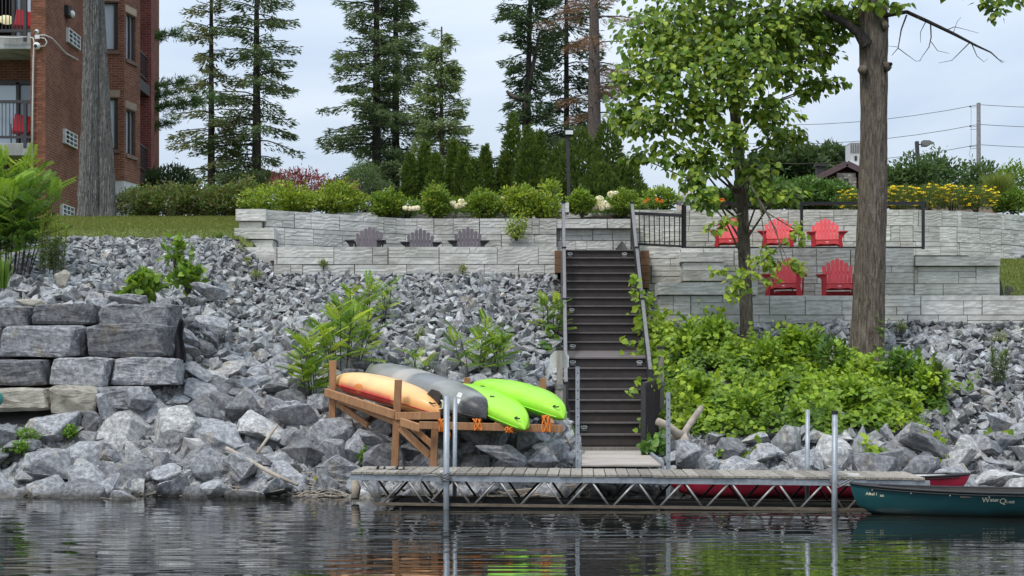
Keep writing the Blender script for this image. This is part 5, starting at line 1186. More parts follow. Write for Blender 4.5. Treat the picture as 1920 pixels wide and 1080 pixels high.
# person far behind the leaves
pt = P(1296,332,52); gz = float(terr(pt.x, 52)); hgt = pt.z+.12-gz
per = thing('person', 'person in a pale shirt standing behind the tree leaves', 'person', (pt.x, 52, gz))
def skinbody(name, verts, edges, rad, m, parent):
    me = bpy.data.meshes.new(name); me.from_pydata(verts, edges, []); o = link(name, me, m, parent); o.modifiers.new('skin', 'SKIN'); o.modifiers.new('sub', 'SUBSURF').levels = 2; o.modifiers['sub'].render_levels = 2
    for v, r in zip(me.skin_vertices[0].data, rad): v.radius = (r, r)
    me.skin_vertices[0].data[0].use_root = True; return o
s = hgt/1.72
b_ = [(0,0,.92),(0,0,1.15),(0,0,1.38),(0,-.01,1.48),(0,-.02,1.60),(.10,0,.88),(.11,0,.48),(.12,0,.08),(.12,-.14,.03),(-.10,0,.88),(-.11,.02,.48),(-.12,.04,.08),(-.12,-.10,.03),(.19,0,1.37),(.25,.0,1.10),(.24,-.12,.88),(.235,-.17,.80),(-.19,0,1.37),(-.25,0,1.10),(-.24,-.10,.87),(-.235,-.14,.79)]
e_ = [(0,1),(1,2),(2,3),(3,4),(0,5),(5,6),(6,7),(7,8),(0,9),(9,10),(10,11),(11,12),(2,13),(13,14),(14,15),(15,16),(2,17),(17,18),(18,19),(19,20)]
r2 = [.14,.13,.15,.055,.10,.09,.065,.045,.035,.09,.065,.045,.035,.06,.045,.033,.035,.06,.045,.033,.035]
skinbody('body', [tuple(c*s for c in v) for v in b_], e_, [r*s for r in r2], M['skin'], per)
mb = MB(); mb.ball((0,-.0*s,1.645*s), .105*s, 12, (1,1.05,.95)); mb.build('hair', M['hair'], per, None, True)
mb = MB(); mb.tube([(0,0,z*s) for z in (.86,1.0,1.2,1.36,1.43)], [r*s for r in (.18,.165,.175,.195,.09)], 12)
for sx in (-1, 1): mb.tube([(sx*.17*s,0,1.37*s),(sx*.25*s,0,1.12*s)], [.075*s,.06*s], 10)
mb.build('shirt', M['shirt'], per, None, True)
mb = MB()
for sx in (-1, 1): mb.tube([(sx*.09*s,0,.93*s),(sx*.11*s,.01,.48*s),(sx*.12*s,.02,.10*s)], [.11*s,.085*s,.07*s], 10)
mb.build('trousers', M['trousers'], per, None, True)

# ------------------------------------------------------------------ trees and plants
def pick(cols, n, r=None, jit=.12):
    r = r or rng; c = np.array(cols)[r.integers(0, len(cols), n)]; return c*(1+r.normal(size=(n,1))*jit).clip(.6,1.5)
def trunk_mesh(pts, rad, seed=0, n=22, ridge=.06, seg=30, fur=0, nf=34):
    pts = np.array([list(p) for p in pts], float); t = np.linspace(0, 1, len(pts)); tt = np.linspace(0, 1, seg)
    C = np.stack([np.interp(tt, t, pts[:, i]) for i in range(3)], 1); Rr = np.interp(tt, t, rad)
    k = np.ones(5)/5
    for i in range(2): C[2:-2, i] = np.convolve(C[:, i], k, 'valid')
    a = np.linspace(0, 2*np.pi, n, endpoint=False)
    rr = Rr[:, None]*(1+ridge*(vnoise(a[None]*4+seed, C[:, 2:3]*1.2+seed)-.5)*2+ridge*.9*(vnoise(a[None]*11+seed, C[:, 2:3]*3)-.5))
    if fur:                                         # bark: upright ridges that split and join, with dark furrows between
        w = a[None]/(2*np.pi)*nf; q = w+1.5*(fbm(w*.35+seed, C[:, 2:3]*1.1+seed, 3)-.45)*2+.5*vnoise(w*1.3, C[:, 2:3]*3.3+seed)
        rid = np.abs((q % 1)-.5)*2; rid = 1-np.clip(rid*1.25, 0, 1)**2.2
        brk = np.clip(vnoise(np.floor(q)*3.1, C[:, 2:3]*4.5+np.floor(q)*.7)*1.4-.1, 0, 1)
        rr = rr+fur*(rid*(.45+.55*brk)-.5)*np.clip(Rr[:, None]/Rr.max(), .3, 1)
    V = np.stack([C[:, 0:1]+rr*np.cos(a), C[:, 1:2]+rr*np.sin(a), np.repeat(C[:, 2:3], n, 1)], -1).reshape(-1, 3)
    i = np.arange(seg-1)[:, None]*n; j = np.arange(n)[None]; j2 = (j+1) % n
    return V, np.stack([(i+j).ravel(), (i+j2).ravel(), (i+n+j2).ravel(), (i+n+j).ravel()], 1)
def crown(name, parts, m, parent, kind=None):
    V, Fq, C = join(parts); o = link(name, npmesh(name, V, Fq, C), M[m], parent)
    return tag(o, kind=kind) if kind else o
def limbs(name, lst, m, parent):
    mb = MB()
    for pts, r, n in lst: mb.tube(pts, r, n, False)
    o = mb.build(name, M[m], parent, None, True); return tag(o, kind='stuff') if name in ('branches', 'stems', 'twigs') else o
DKG = [(0.068, 0.116, 0.064), (0.09, 0.147, 0.076), (0.116, 0.176, 0.088), (0.14, 0.19, 0.104)]
def conifer(name, label, px, d, H, prof, nper=5, step=.42, droop=.25, cols=DKG, rt=.2, bark='bark_dark', card=(.23,.058), dens=36, dm=2.5, z0=None, seed=0, sparse=0, start=.10, lean=0, group=None, bare=0):
    r = np.random.default_rng(seed); x = PX(px, d); gz = float(terr(x, d)); t = thing(name, label, 'tree', (x, d, gz), 0, group)
    V, Fq = trunk_mesh([(0,0,-.3),(lean*.3,0,H*.4),(lean,0,H)], [rt*1.15, rt*.72, .03], seed, 12, .05, 24); link('trunk', npmesh('trunk', V, Fq), M[bark], t, smooth=True)
    br = []; parts = []; z = H*start
    while z < H*.985:
        f = z/H; L0 = prof(f)
        for i in range(nper if f < .9 else 3):
            if r.random() < sparse: continue
            az = r.uniform(0, 2*np.pi); L = L0*r.uniform(.62, 1.12); zz = z+r.uniform(-.2,.2); dx = lean*f
            dirv = np.array([math.cos(az), math.sin(az)]); ts = np.linspace(0, 1, 5)
            up = .10+.35*f; dr = droop*(1.1-.5*f)
            pz = zz+L*(up*ts-dr*1.7*ts**2+.30*dr*ts**5*2)
            pts = np.stack([dx+dirv[0]*L*ts, dirv[1]*L*ts, pz], 1); br.append(([tuple(p) for p in pts], [.012+.014*L*.5*(1-q)+.004 for q in ts], 4))
            if r.random() < bare: continue
            n = int(dens*dm*L*r.uniform(.7, 1.2))+8; u = r.random(n)**.75*.9+.12
            c = np.stack([np.interp(u, ts, pts[:, k]) for k in range(3)], 1); side = np.array([-dirv[1], dirv[0], 0])
            wdt = (.30*L*(1.05-u)*np.minimum(1, u*3)+.08); sd = r.uniform(-1, 1, n)
            p = c+side[None]*(sd*wdt)[:, None]; p[:, 2] -= np.abs(sd)*wdt*.25+r.random(n)*.16*(1+droop); p += r.normal(size=(n,3))*.04
            ax = dirv[0]*np.array([1.,0,0])+dirv[1]*np.array([0,1.,0])+side[None]*(sd*1.1)[:, None]+r.normal(size=(n,3))*.35-np.array([0,0,.35])*(.4+droop)
            parts.append((*scatter(*DIAMOND, p, ax, nrm(r.normal(size=(n,3))*.6+np.array([0,0,1])), np.stack([card[0]*r.uniform(.6,1.3,n), card[1]*r.uniform(.7,1.5,n)], 1), None)[:2], np.repeat(pick(cols, n, r), 4, 0)))
        z += step*r.uniform(.75, 1.25)
    limbs('branches', br, bark, t); crown('crown', parts, 'leaf_dark', t); return t
random.seed(21)
OLV = [(0.082, 0.119, 0.065), (0.112, 0.148, 0.076), (0.144, 0.169, 0.09), (0.172, 0.172, 0.101)]
conifer('spruce_tree', 'thin sparse spruce nearest the brick building', 396, 58, 14.2, lambda f: 1.9*(1-f)**.75+.25, 4, .50, .30, OLV, .17, dens=30, seed=31, sparse=.08, start=.10, bare=.08)
conifer('spruce_tree', 'tall open spruce with long drooping lower limbs', 481, 58, 14.8, lambda f: 3.2*(1-f)**.85+.25, 5, .46, .30, DKG+OLV[:1], .22, dens=30, seed=32, sparse=.08, start=.10, bare=.03)
conifer('spruce_tree', 'dense dark spruce, left one of the touching pair', 706, 60, 17.5, lambda f: 2.9*(1-f)**.8+.3, 6, .38, .26, DKG, .22, dens=32, seed=33, sparse=.08, start=.12)
conifer('spruce_tree', 'dark spruce standing right behind the dense one', 742, 62, 17.8, lambda f: 2.2*(1-f)**.8+.3, 5, .42, .26, DKG+OLV[:2], .2, dens=34, seed=34, sparse=.12, start=.12, bare=.06)
CED = [(0.156, 0.228, 0.108), (0.192, 0.276, 0.132), (0.228, 0.3, 0.156), (0.124, 0.188, 0.091)]
conifer('cedar_tree', 'wispy pale green cedar with a pointed top', 828, 52, PZ(50,52)-float(terr(PX(828,52),52)), lambda f: 1.75*(1-f)**.65*(.8+.3*f)+.1, 7, .26, .22, CED, .13, 'bark_dead', card=(.20,.045), dens=46, seed=35, sparse=.08, start=.08)
conifer('spruce_tree', 'crooked dark spruce leaning beside the broken limb', 985, 54, 14.2, lambda f: 1.9*(.35+.65*abs(math.sin(f*7)))*(1-f)**.4+.2, 5, .38, .38, [(.05,.10,.054),(.068,.118,.064),(.09,.14,.074)], .16, dens=40, seed=36, sparse=.14, start=.10, lean=.3, bare=.04)
conifer('spruce_tree', 'dark spruce with two thin trunks behind the lamp post', 1062, 57, 16.8, lambda f: 1.9*(1-f)**.45+.2, 5, .42, .40, [(.055,.094,.054),(.075,.115,.064)], .14, dens=36, seed=37, sparse=.10, start=.16, bare=.03)
DEAD = [(.21,.135,.095),(.27,.175,.125),(.17,.11,.08),(.24,.165,.125)]
conifer('dead_spruce', 'dead spruce with brown needles and a pale bare trunk', 1114, 52, 16.5, lambda f: 2.6*(1-f)**.3*(.6+.5*abs(math.sin(f*9))), 4, .55, .30, DEAD, .30, 'bark_dead', card=(.22,.017), dens=60, dm=2.3, seed=38, sparse=.25, start=.30, bare=.25)
bl = thing('broken_branch', 'bare broken limb jutting from the crooked spruce', 'branch', P(955,178,53)); o = P(955,178,53)
limbs('limb', [([Vector(q)-o for q in (P(992,190,53.5), P(975,186,53.2), P(958,180,53), P(950,170,53))], [.07,.08,.09,.05], 8), ([Vector(q)-o for q in (P(985,250,54), P(984,190,54), P(1000,120,54), P(1012,60,54))], [.13,.10,.08,.04], 8)], 'bark_dead', bl)
# pine behind the building: long horizontal boughs
def pine(label, px, d, H, boughs, seed, rt=.3):
    r = np.random.default_rng(seed); x = PX(px, d); gz = float(terr(x, d)); t = thing('pine_tree', label, 'tree', (x, d, gz)); o = np.array([x, d, gz])
    V, Fq = trunk_mesh([(0,0,-.3),(0,0,H)], [rt, rt*.45], seed, 14, .05, 20); link('trunk', npmesh('trunk', V, Fq), M['bark_pine'], t, smooth=True)
    br = []; parts = []
    for (bx, by, bd, w) in boughs:
        e = np.array(P(bx, by, bd))-o; s = np.array([0, 0, e[2]-abs(e[0])*.18+.3]); ts = np.linspace(0, 1, 6)
        pts = s[None]*(1-ts)[:, None]+e[None]*ts[:, None]; pts[:, 2] += .25*np.sin(ts*3.1)*-.6
        br.append(([tuple(p) for p in pts], [.07*(1-q)+.012 for q in ts], 5))
        n = int(60*np.linalg.norm(e-s)*w); u = r.uniform(.25, 1.03, n); c = np.stack([np.interp(u, ts, pts[:, k]) for k in range(3)], 1)
        c += r.normal(size=(n,3))*np.array([.14,.30,.075])*w
        k = 9; c = np.repeat(c, k, 0); ax = r.normal(size=(n*k,3))+np.array([.7*np.sign(e[0]-s[0]),0,.5])
        parts.append((*scatter(*DIAMOND, c, ax, r.normal(size=(n*k,3)), np.stack([r.uniform(.14,.24,n*k), np.full(n*k,.022)], 1))[:2], np.repeat(np.repeat(pick([(.065,.135,.05),(.085,.165,.06),(.11,.19,.075)], n, r), k, 0), 4, 0)))
    limbs('branches', br, 'bark_pine', t); crown('crown', parts, 'leaf_dark', t)
pine('pine with long green boughs reaching past the brick building', 195, 50, 15, [(342,60,50,.8),(352,150,50,.95),(392,181,49.5,1.25),(330,172,50,.9),(326,230,50,.65),(300,62,49.5,.6),(60,-150,49,1.3),(330,-160,50,1.3),(140,-230,50,1.3)], 51)
# the big double-trunked pine in front of the building
t = thing('double_pine', 'huge grey double trunk of a pine in front of the brick wall', 'tree', (PX(181,36), 36, 5.6)); o = Vector((PX(181,36), 36, 5.6))
for pts, rad, sd in (([P(164,418,36), P(166,385,36), P(170,200,36), P(172,20,36), P(173,-330,36), P(178,-700,36)], [.275,.245,.205,.195,.16,.04], 3), ([P(201,418,36.12), P(199,380,36.12), P(194,200,36.1), P(186,20,36.1), P(180,-200,36.3), P(168,-500,36.3)], [.245,.215,.155,.125,.12,.03], 8)):
    V, Fq = trunk_mesh([q-o for q in pts], rad, sd, 240, .10, 460, .038, 30); link('trunk', npmesh('trunk', V, Fq), M['bark_pine'], t, smooth=True)
r = np.random.default_rng(61); br = []; parts = []
for i in range(26):
    z = r.uniform(6.5, 14); a = r.uniform(0, 6.28); L = r.uniform(1.2, 3.2)*(1-(z-6.5)/12); ts = np.linspace(0,1,4); pts = np.stack([math.cos(a)*L*ts, math.sin(a)*L*ts, z+.25*L*ts], 1); br.append(([tuple(p) for p in pts], [.06,.045,.03,.01], 5))
    n = int(70*L); u = r.uniform(.35,1.03,n); c = np.stack([np.interp(u, ts, pts[:,k]) for k in range(3)],1)+r.normal(size=(n,3))*.16; c = np.repeat(c, 7, 0)
    parts.append((*scatter(*DIAMOND, c, r.normal(size=(n*7,3))+np.array([0,0,.4]), r.normal(size=(n*7,3)), np.stack([r.uniform(.12,.2,n*7), np.full(n*7,.02)],1))[:2], np.repeat(pick([(.035,.08,.03),(.05,.10,.035)], n*7, r), 4, 0)))
limbs('branches', br, 'bark_pine', t); crown('crown', parts, 'leaf_dark', t)
# clipped conical cedars and dark junipers
ARB = [(0.068, 0.118, 0.026), (0.089, 0.146, 0.031), (0.116, 0.173, 0.036), (0.053, 0.095, 0.024)]
def cone_cedar(label, px, ptop, d, wpx, seed, name='arborvitae', cols=ARB, n=4200, pexp=.75, group='clipped cedars behind the garden'):
    r = np.random.default_rng(seed); x = PX(px, d); gz = float(terr(x, d)); Ht = PZ(ptop, d)-gz; Rr = wpx*d/F/2; t = thing(name, label, 'cedar', (x, d, gz), 0, group)
    mb = MB(); mb.tube([(0,0,-.1), (0,0,Ht*.9)], [.07,.015], 8); mb.build('trunk', M['bark_dark'], t)
    f = 1-r.random(n)**.62; a = r.uniform(0, 6.28, n); lob = 1+.28*(vnoise(a*2.5+seed, f*7+seed)-.5)*2
    rad = Rr*np.minimum(1, (1-f)**pexp*1.22)*lob*(.45+.55*r.random(n)**.35); z = f*Ht*.985+.05
    p = np.stack([rad*np.cos(a), rad*np.sin(a), z], 1); out = np.stack([np.cos(a), np.sin(a), 0*a], 1)
    ax = out*.75+np.array([0,0,.9])+r.normal(size=(n,3))*.35; nz = out+r.normal(size=(n,3))*.6
    V, Fq, _ = scatter(*DIAMOND, p, ax, nz, np.stack([r.uniform(.10,.2,n), r.uniform(.04,.085,n)], 1)); crown('crown', [(V, Fq, np.repeat(pick(cols, n, r, .16), 4, 0))], 'leaf_dark', t)
for i, (px, pt_, d, w, lab) in enumerate(((769,290,42,46,'slim low clipped cedar at the left end of the row'), (797,268,42.5,52,'clipped cedar second from the left end of the row'), (818,290,41.5,44,'short clipped cedar tucked into the left group'), (851,264,43,48,'taller clipped cedar above the white flowers'), (869,278,42,46,'clipped cedar touching the tallest of the left group'), (888,300,41.5,44,'short clipped cedar filling the middle of the row'), (910,274,42.5,46,'rusty tipped cedar at the right end of the left group'), (962,212,43,62,'tallest clipped cedar with a pointed crown'), (991,236,42,64,'broad clipped cedar right of the tallest one'), (1012,244,43.5,54,'clipped cedar behind the broad one'), (945,300,43,50,'low cedar at the foot of the tallest one'))): cone_cedar(lab, px, pt_, d, w, 70+i)
JUN = [(0.053, 0.094, 0.023), (0.069, 0.117, 0.025), (0.09, 0.14, 0.032)]
for i, (px, pt_, d, w, lab) in enumerate(((1086,240,41,120,'dark juniper right of the lamp post'), (1138,226,42.5,90,'tall dark juniper with a pointed tip'), (1052,272,41.5,90,'dark juniper directly behind the lamp post'), (1175,300,41,90,'wide low juniper below the linden leaves'), (1035,330,40.5,70,'low juniper between cedar and lamp post'), (1125,310,40,100,'low dark juniper in front of the tall one'))): cone_cedar(lab, px, pt_, d, w, 90+i, 'juniper', JUN, 5200, .6, 'dark junipers behind the garden')

def shrub(name, label, px, ptop, pbase, d, wpx, n_, ls, cols, seed, tmpl=OVAL, group=None, cat='shrub', m='leaf', up=.5, lob=.38, dep=None, wr=.5, basez=None, flat=.35, stems=9, elong=1.0):
    n = int(n_*.8); r = np.random.default_rng(seed); x = PX(px, d); bz = PZ(pbase, d) if basez is None else basez; Hh = PZ(ptop, d)-bz; Wx = wpx*d/F/2; Wy = Wx if dep is None else dep
    t = thing(name, label, cat, (x, d, bz), 0, group)
    u = nrm(r.normal(size=(n,3))); rad = (.35+.65*r.random(n)**.45); az = np.arctan2(u[:,1], u[:,0])
    rad = rad*(1+lob*2*(vnoise(az*1.9+seed*1.3, u[:,2]*3.1+seed)-.5))
    p = np.stack([u[:,0]*rad*Wx, u[:,1]*rad*Wy, Hh*.5+(u[:,2]*rad)*Hh*.5], 1); p[:,2] = np.where(p[:,2] < .02, .02+r.random(n)*.1, p[:,2])
    ax = u*np.array([1,1,.5])+r.normal(size=(n,3))*.55+np.array([0,0,up]); nz = u*.6+r.normal(size=(n,3))*flat+np.array([0,-.15,.75])
    ns = 16 if n > 600 else 5; m2 = max(8, n//140); az2 = r.uniform(0, 6.28, ns); el = r.uniform(.35, 1.0, ns); ln = r.uniform(.85, 1.32, ns)
    e3 = np.stack([np.cos(az2)*(1-el*.8)*Wx, np.sin(az2)*(1-el*.8)*Wy, Hh*(.35+.65*el)], 1)*ln[:, None]; f3 = r.uniform(.45, 1, (ns, m2))
    sp = (e3[:, None]*f3[..., None]+r.normal(size=(ns, m2, 3))*ls*.35).reshape(-1, 3); sa = nrm(np.repeat(e3, m2, 0))*.8+r.normal(size=sp.shape)*.7
    p = np.concatenate([p, sp]); ax = np.concatenate([ax, sa]); nz = np.concatenate([nz, r.normal(size=sp.shape)*.5+np.array([0,-.1,.7])]); n = len(p)
    V, Fq, _ = scatter(*tmpl, p, ax, nz, np.stack([ls*r.uniform(.65,1.3,n)*elong, ls*wr*r.uniform(.75,1.25,n)*2*.5], 1))
    crown('foliage', [(V, Fq, np.repeat(pick(cols, n, r, .17), len(tmpl[0]), 0))], m, t)
    lst = []
    for i in range(stems):
        e = nrm(r.normal(size=3)*np.array([1,1,.3])+np.array([0,0,1.2])); k = r.uniform(.5,.85); q = np.array([e[0]*Wx*k, e[1]*Wy*k, min(Hh*.9, e[2]*Hh*k)])
        lst.append(([(q[0]*.15, q[1]*.15, -.05), tuple(q*.5+np.array([0,0,.05])), tuple(q)], [.012,.009,.004], 5))
    limbs('stems', lst, 'twig', t); return t
YG = [(.23,.32,.038),(.19,.28,.036),(.14,.23,.034),(.28,.34,.04),(.10,.175,.03)]
MG = [(.105,.195,.032),(.080,.160,.028),(.135,.225,.036),(.18,.27,.04)]
DG = [(0.072, 0.131, 0.035), (0.094, 0.152, 0.041), (0.116, 0.181, 0.046), (0.152, 0.181, 0.058), (0.131, 0.109, 0.058)]
DIAW = ([(0,0,0),(.42,.5,.05),(1,0,-.03),(.42,-.5,.05)], [(0,1,2),(0,2,3)])
shrub('boxwood_shrub', 'big spreading yellow-green shrub over the left wall corner', 535, 348, 412, 34.2, 150, 5200, .085, YG, 1, lob=.5, dep=.9)
shrub('boxwood_shrub', 'yellow-green shrub on the slanted left garden corner', 638, 345, 408, 34.3, 98, 3600, .085, YG, 2, lob=.4)
shrub('boxwood_shrub', 'round yellow-green shrub left of the white notice', 727, 358, 408, 33.6, 64, 2600, .08, YG[1:]+MG, 3, lob=.3)
shrub('boxwood_shrub', 'upright egg-shaped shrub right of the white notice', 818, 350, 408, 33.5, 50, 2400, .08, YG[1:]+MG, 4, lob=.32)
shrub('hydrangea_shrub', 'shrub with creamy blossoms beside the hydrangea heads', 905, 358, 410, 33.4, 60, 2400, .08, YG[1:]+MG, 5, lob=.25)
shrub('boxwood_shrub', 'tall loose yellow-green shrub above the wall near the stairs', 978, 352, 412, 33.2, 74, 3000, .085, YG, 6, lob=.45)
shrub('boxwood_shrub', 'loose light shrub leaning to the stair top', 1026, 368, 414, 33.2, 54, 1500, .08, YG, 7, lob=.45)
shrub('hanging_shrub', 'light green sprays hanging down over the wall face', 968, 402, 447, 32.2, 40, 420, .075, YG, 8, up=-.4, lob=.5, dep=.25)
shrub('boxwood_shrub', 'round clipped shrub above the stairs, left of the white hydrangeas', 1090, 357, 404, 33.4, 48, 2500, .075, MG+YG[:2], 9, lob=.28)
shrub('boxwood_shrub', 'round clipped shrub above the stairs, right of the white hydrangeas', 1173, 357, 406, 33.6, 56, 2700, .075, MG+YG[:2], 10, lob=.3)
shrub('garden_shrub', 'light green garden plant beside the orange marigolds', 1240, 354, 394, 35.0, 62, 1500, .09, MG+YG[:2], 11, lob=.4)
shrub('willow_shrub', 'soft grey-green shrub behind the yellow-green row', 682, 306, 372, 40, 66, 3000, .10, [(.10,.16,.07),(.12,.19,.08),(.08,.135,.055)], 12, wr=.25, lob=.3, tmpl=DIAW)
shrub('sapling', 'thin light green sapling left of the lamp post', 1032, 338, 372, 34.5, 34, 260, .10, YG, 13, lob=.6, flat=.6)
PU = [(.16,.035,.045),(.22,.05,.07),(.13,.04,.035),(.30,.10,.13),(.09,.05,.03)]
shrub('red_leaf_shrub', 'plum-red leaved shrub between the spruces and the yellow shrubs', 562, 320, 380, 38, 118, 3000, .10, PU, 14, lob=.4, wr=.35, tmpl=DIAW)
shrub('red_leaf_shrub', 'smaller reddish shrub right of the plum-red one', 640, 336, 385, 38, 66, 1300, .09, PU+DG, 15, lob=.4, tmpl=DIAW)
for i, (px, w, pt_, lab) in enumerate(((265,95,352,'dark hedge shrub beside the white bay base'), (318,100,346,'dark hedge shrub second from the building'), (372,100,348,'dark reddish-tipped hedge shrub in the middle of the hedge'), (425,90,346,'dark hedge shrub fourth from the building'), (462,70,338,'dark hedge shrub nearest the yellow-green shrubs'))):
    shrub('hedge_shrub', lab, px, pt_, 409, 36.6-.25*(i % 2), w, 4200, .075, DG if i != 4 else DG[1:]+MG[:1], 20+i, group='hedge shrubs behind the lawn', lob=.42, tmpl=DIAW, wr=.6)
shrub('pine_shrub', 'dark green bush between the building and the spruces', 320, 318, 372, 47, 110, 2600, .20, [(.03,.06,.028),(.04,.075,.032)], 26, lob=.3, wr=.25, tmpl=DIAW, m='leaf_dark')
shrub('pine_shrub', 'low dark bush below the open spruce', 470, 326, 372, 48, 110, 2200, .20, [(.035,.06,.026),(.05,.075,.03)], 27, lob=.35, wr=.25, tmpl=DIAW, m='leaf_dark')
for i, (px, w, pt_, lab) in enumerate(((1455,90,338,'leafy green shrub left of the cabin'), (1510,90,336,'leafy green shrub in front of the cabin eave'), (1560,90,344,'leafy green shrub in front of the stone pier'), (1405,80,350,'leafy green shrub behind the slim tree'), (1350,60,356,'low green plant near the marigolds behind the rail'))):
    shrub('leafy_shrub', lab, px, pt_, 394, 37.5, w, 3000, .10, [(.07,.15,.035),(.09,.18,.04),(.055,.12,.03),(.13,.23,.06)], 30+i, group='leafy shrubs behind the guard rail', lob=.35)
def flowers(t, spots, r0, cols, name='flower_heads', flat=True, n=22):
    r = np.random.default_rng(len(spots)); pos = np.repeat(np.array(spots), n, 0); k = len(pos); u = nrm(r.normal(size=(k,3)))
    if flat: u[:,2] = np.abs(u[:,2])*.25
    sc = r0*r.uniform(.75,1.25,len(spots)).repeat(n)
    p = pos+u*sc[:, None]*(r.random((k,1))**.5 if flat else 1); nz = np.tile([0,0,1.], (k,1))+r.normal(size=(k,3))*.3 if flat else u
    ax = r.normal(size=(k,3)); V, Fq, _ = scatter(*DIAW, p-ax/np.linalg.norm(ax,axis=1)[:,None]*sc[:,None]*.2, ax, nz, np.stack([sc*.6, sc*.55], 1))
    tag(crown(name, [(V, Fq, np.repeat(pick(cols, k, r, .08), 4, 0))], 'petal', t), kind='stuff')
YEL = [(.82,.72,.06),(.86,.80,.10),(.74,.62,.04)]
for i, (px, w, pt_, lab) in enumerate(((1608,70,362,'yellow yarrow clump touching the left side of the thick trunk'), (1690,75,352,'yellow yarrow clump right of the thick trunk'), (1738,75,350,'tall yellow yarrow clump under the street lamp'), (1785,75,352,'dense yellow yarrow clump in the middle of the bed'), (1832,70,354,'yellow yarrow clump beside the ornamental grass'), (1648,60,356,'yellow yarrow clump behind the thick trunk'))):
    t = shrub('yarrow_plant', lab, px, pt_, 396, 35.2, w, 2600, .10, [(.085,.14,.045),(.11,.17,.055),(.14,.20,.06)], 40+i, cat='flowering plant', group='yarrow in the right flower bed', lob=.3, wr=.14, tmpl=DIAW, up=1.0)
    r = np.random.default_rng(140+i); ww = w*35.2/F/2; Hh = PZ(pt_,35.2)-PZ(396,35.2); sp = [(r.uniform(-1,1)*ww, -r.random()*ww*.9, Hh*r.uniform(.15,1.1)) for _ in range(46)]
    flowers(t, sp, .052, YEL)
shrub('tall_shrub', 'tall shrub with upright leafy shoots below the street lamp', 1718, 296, 370, 44, 95, 2600, .14, [(.055,.105,.035),(.07,.13,.04),(.045,.085,.03)], 50, lob=.55, wr=.4)
shrub('tall_shrub', 'upright leafy shrub right of the street lamp', 1762, 292, 372, 45, 80, 2000, .15, [(.055,.105,.035),(.07,.13,.04)], 51, lob=.6, wr=.4)
shrub('tall_shrub', 'broad green shrub left of the street lamp behind the trunk', 1672, 312, 372, 44, 80, 1800, .14, [(.065,.12,.04),(.08,.14,.045)], 52, lob=.4, wr=.4)
shrub('tall_shrub', 'green shrub under the utility pole', 1835, 308, 372, 46, 90, 2000, .14, [(.06,.11,.04),(.08,.14,.05)], 53, lob=.5, wr=.4)
shrub('tall_shrub', 'tall stemmed green shrub at the right picture edge', 1900, 310, 385, 42, 70, 1600, .12, MG, 54, lob=.55, wr=.4)
shrub('leafy_shrub', 'rounded bright shrub at the right end of the upper wall', 1898, 354, 402, 35.6, 62, 2800, .075, MG, 55, lob=.32)
def grasstuft(name, label, px, ptop, pbase, d, wpx, n, cols, seed, cat='grass plant', w=.018, basez=None):
    r = np.random.default_rng(seed); x = PX(px, d); bz = PZ(pbase, d) if basez is None else basez; Hh = PZ(ptop, d)-bz; W = wpx*d/F/2; t = thing(name, label, cat, (x, d, bz))
    a = r.uniform(0,6.28,n); h = Hh*r.uniform(.5,1.05,n); sp = W*r.random(n)**.6
    base = np.stack([.2*sp*np.cos(a), .2*sp*np.sin(a), 0*a], 1); tip = np.stack([sp*np.cos(a), sp*np.sin(a), h], 1); mid = base*.4+tip*.6*np.array([.75,.75,1.12]); side = nrm(np.cross(tip-base, r.normal(size=(n,3))))*w/2
    V = np.stack([base-side, base+side, mid+side*.8, mid-side*.8, tip], 1).reshape(-1,3); b = np.arange(n)[:,None]*5
    Fq = np.concatenate([b+np.array([0,1,2]), b+np.array([0,2,3]), b+np.array([3,2,4])])
    crown('blades', [(V, Fq, np.repeat(pick(cols, n, r, .15), 5, 0))], 'leaf', t); return t
grasstuft('ornamental_grass', 'feathery light green ornamental grass at the end of the yarrow bed', 1872, 322, 398, 35.8, 80, 1500, [(.12,.19,.04),(.16,.24,.05),(.20,.22,.07)], 56)
grasstuft('ornamental_grass', 'long bladed grass at the left border below the sumac', 6, 470, 540, 25.2, 50, 60, [(.16,.27,.05),(.12,.22,.04)], 57, w=.03)
grasstuft('weed', 'small grass tuft at the upper edge of the rocks left of the wall', 412, 432, 452, 29.7, 30, 70, [(.09,.15,.03),(.12,.18,.04)], 58, 'weed')
# hydrangeas and marigolds
WH = [(.70,.70,.58),(.78,.78,.70),(.62,.66,.45)]
def hydra(label, px, d, heads, seed):
    t = shrub('hydrangea', label, px, 374, 406, d, 60, 700, .09, MG, seed, cat='flowering plant', lob=.3, group='white hydrangeas in the garden'); o = Vector(t.location)
    for (hx, hy, hr) in heads:
        r = np.random.default_rng(int(hx)); n = 90; u = nrm(r.normal(size=(n,3))*np.array([1,1,.8])); rr = hr*d/F; rr *= 1.15; c = np.array(P(hx, hy-4, d-.75)-o)
        V, Fq, _ = scatter(*DIAW, c+u*rr*np.array([1,1,.8]), np.cross(u, r.normal(size=(n,3))), u, np.stack([np.full(n,.05), np.full(n,.045)],1)); crown('flower', [(V, Fq, np.repeat(pick(WH, n, r, .06), 4, 0))], 'petal', t)
hydra('white hydrangea with round heads right of the egg-shaped shrub', 860, 34.2, [(849,385,5),(865,382,5),(862,389,5),(856,391,4),(872,388,4)], 201)
hydra('white hydrangea with round heads above the three dark chairs, nearer the stairs', 938, 34.2, [(932,378,6),(947,377,7),(940,386,5),(928,387,5),(950,385,5)], 202)
hydra('low white hydrangea under the notice board', 765, 34.0, [(760,394,4),(770,395,4),(783,394,4),(776,395,4)], 203)
hydra('white hydrangea with big heads centred above the stairs', 1130, 34.2, [(1124,378,7),(1146,368,6),(1155,368,6),(1121,388,6),(1133,386,6),(1128,394,5),(1112,393,6),(1139,391,5)], 204)
ORG = [(.80,.22,.01),(.75,.30,.02),(.65,.10,.01)]
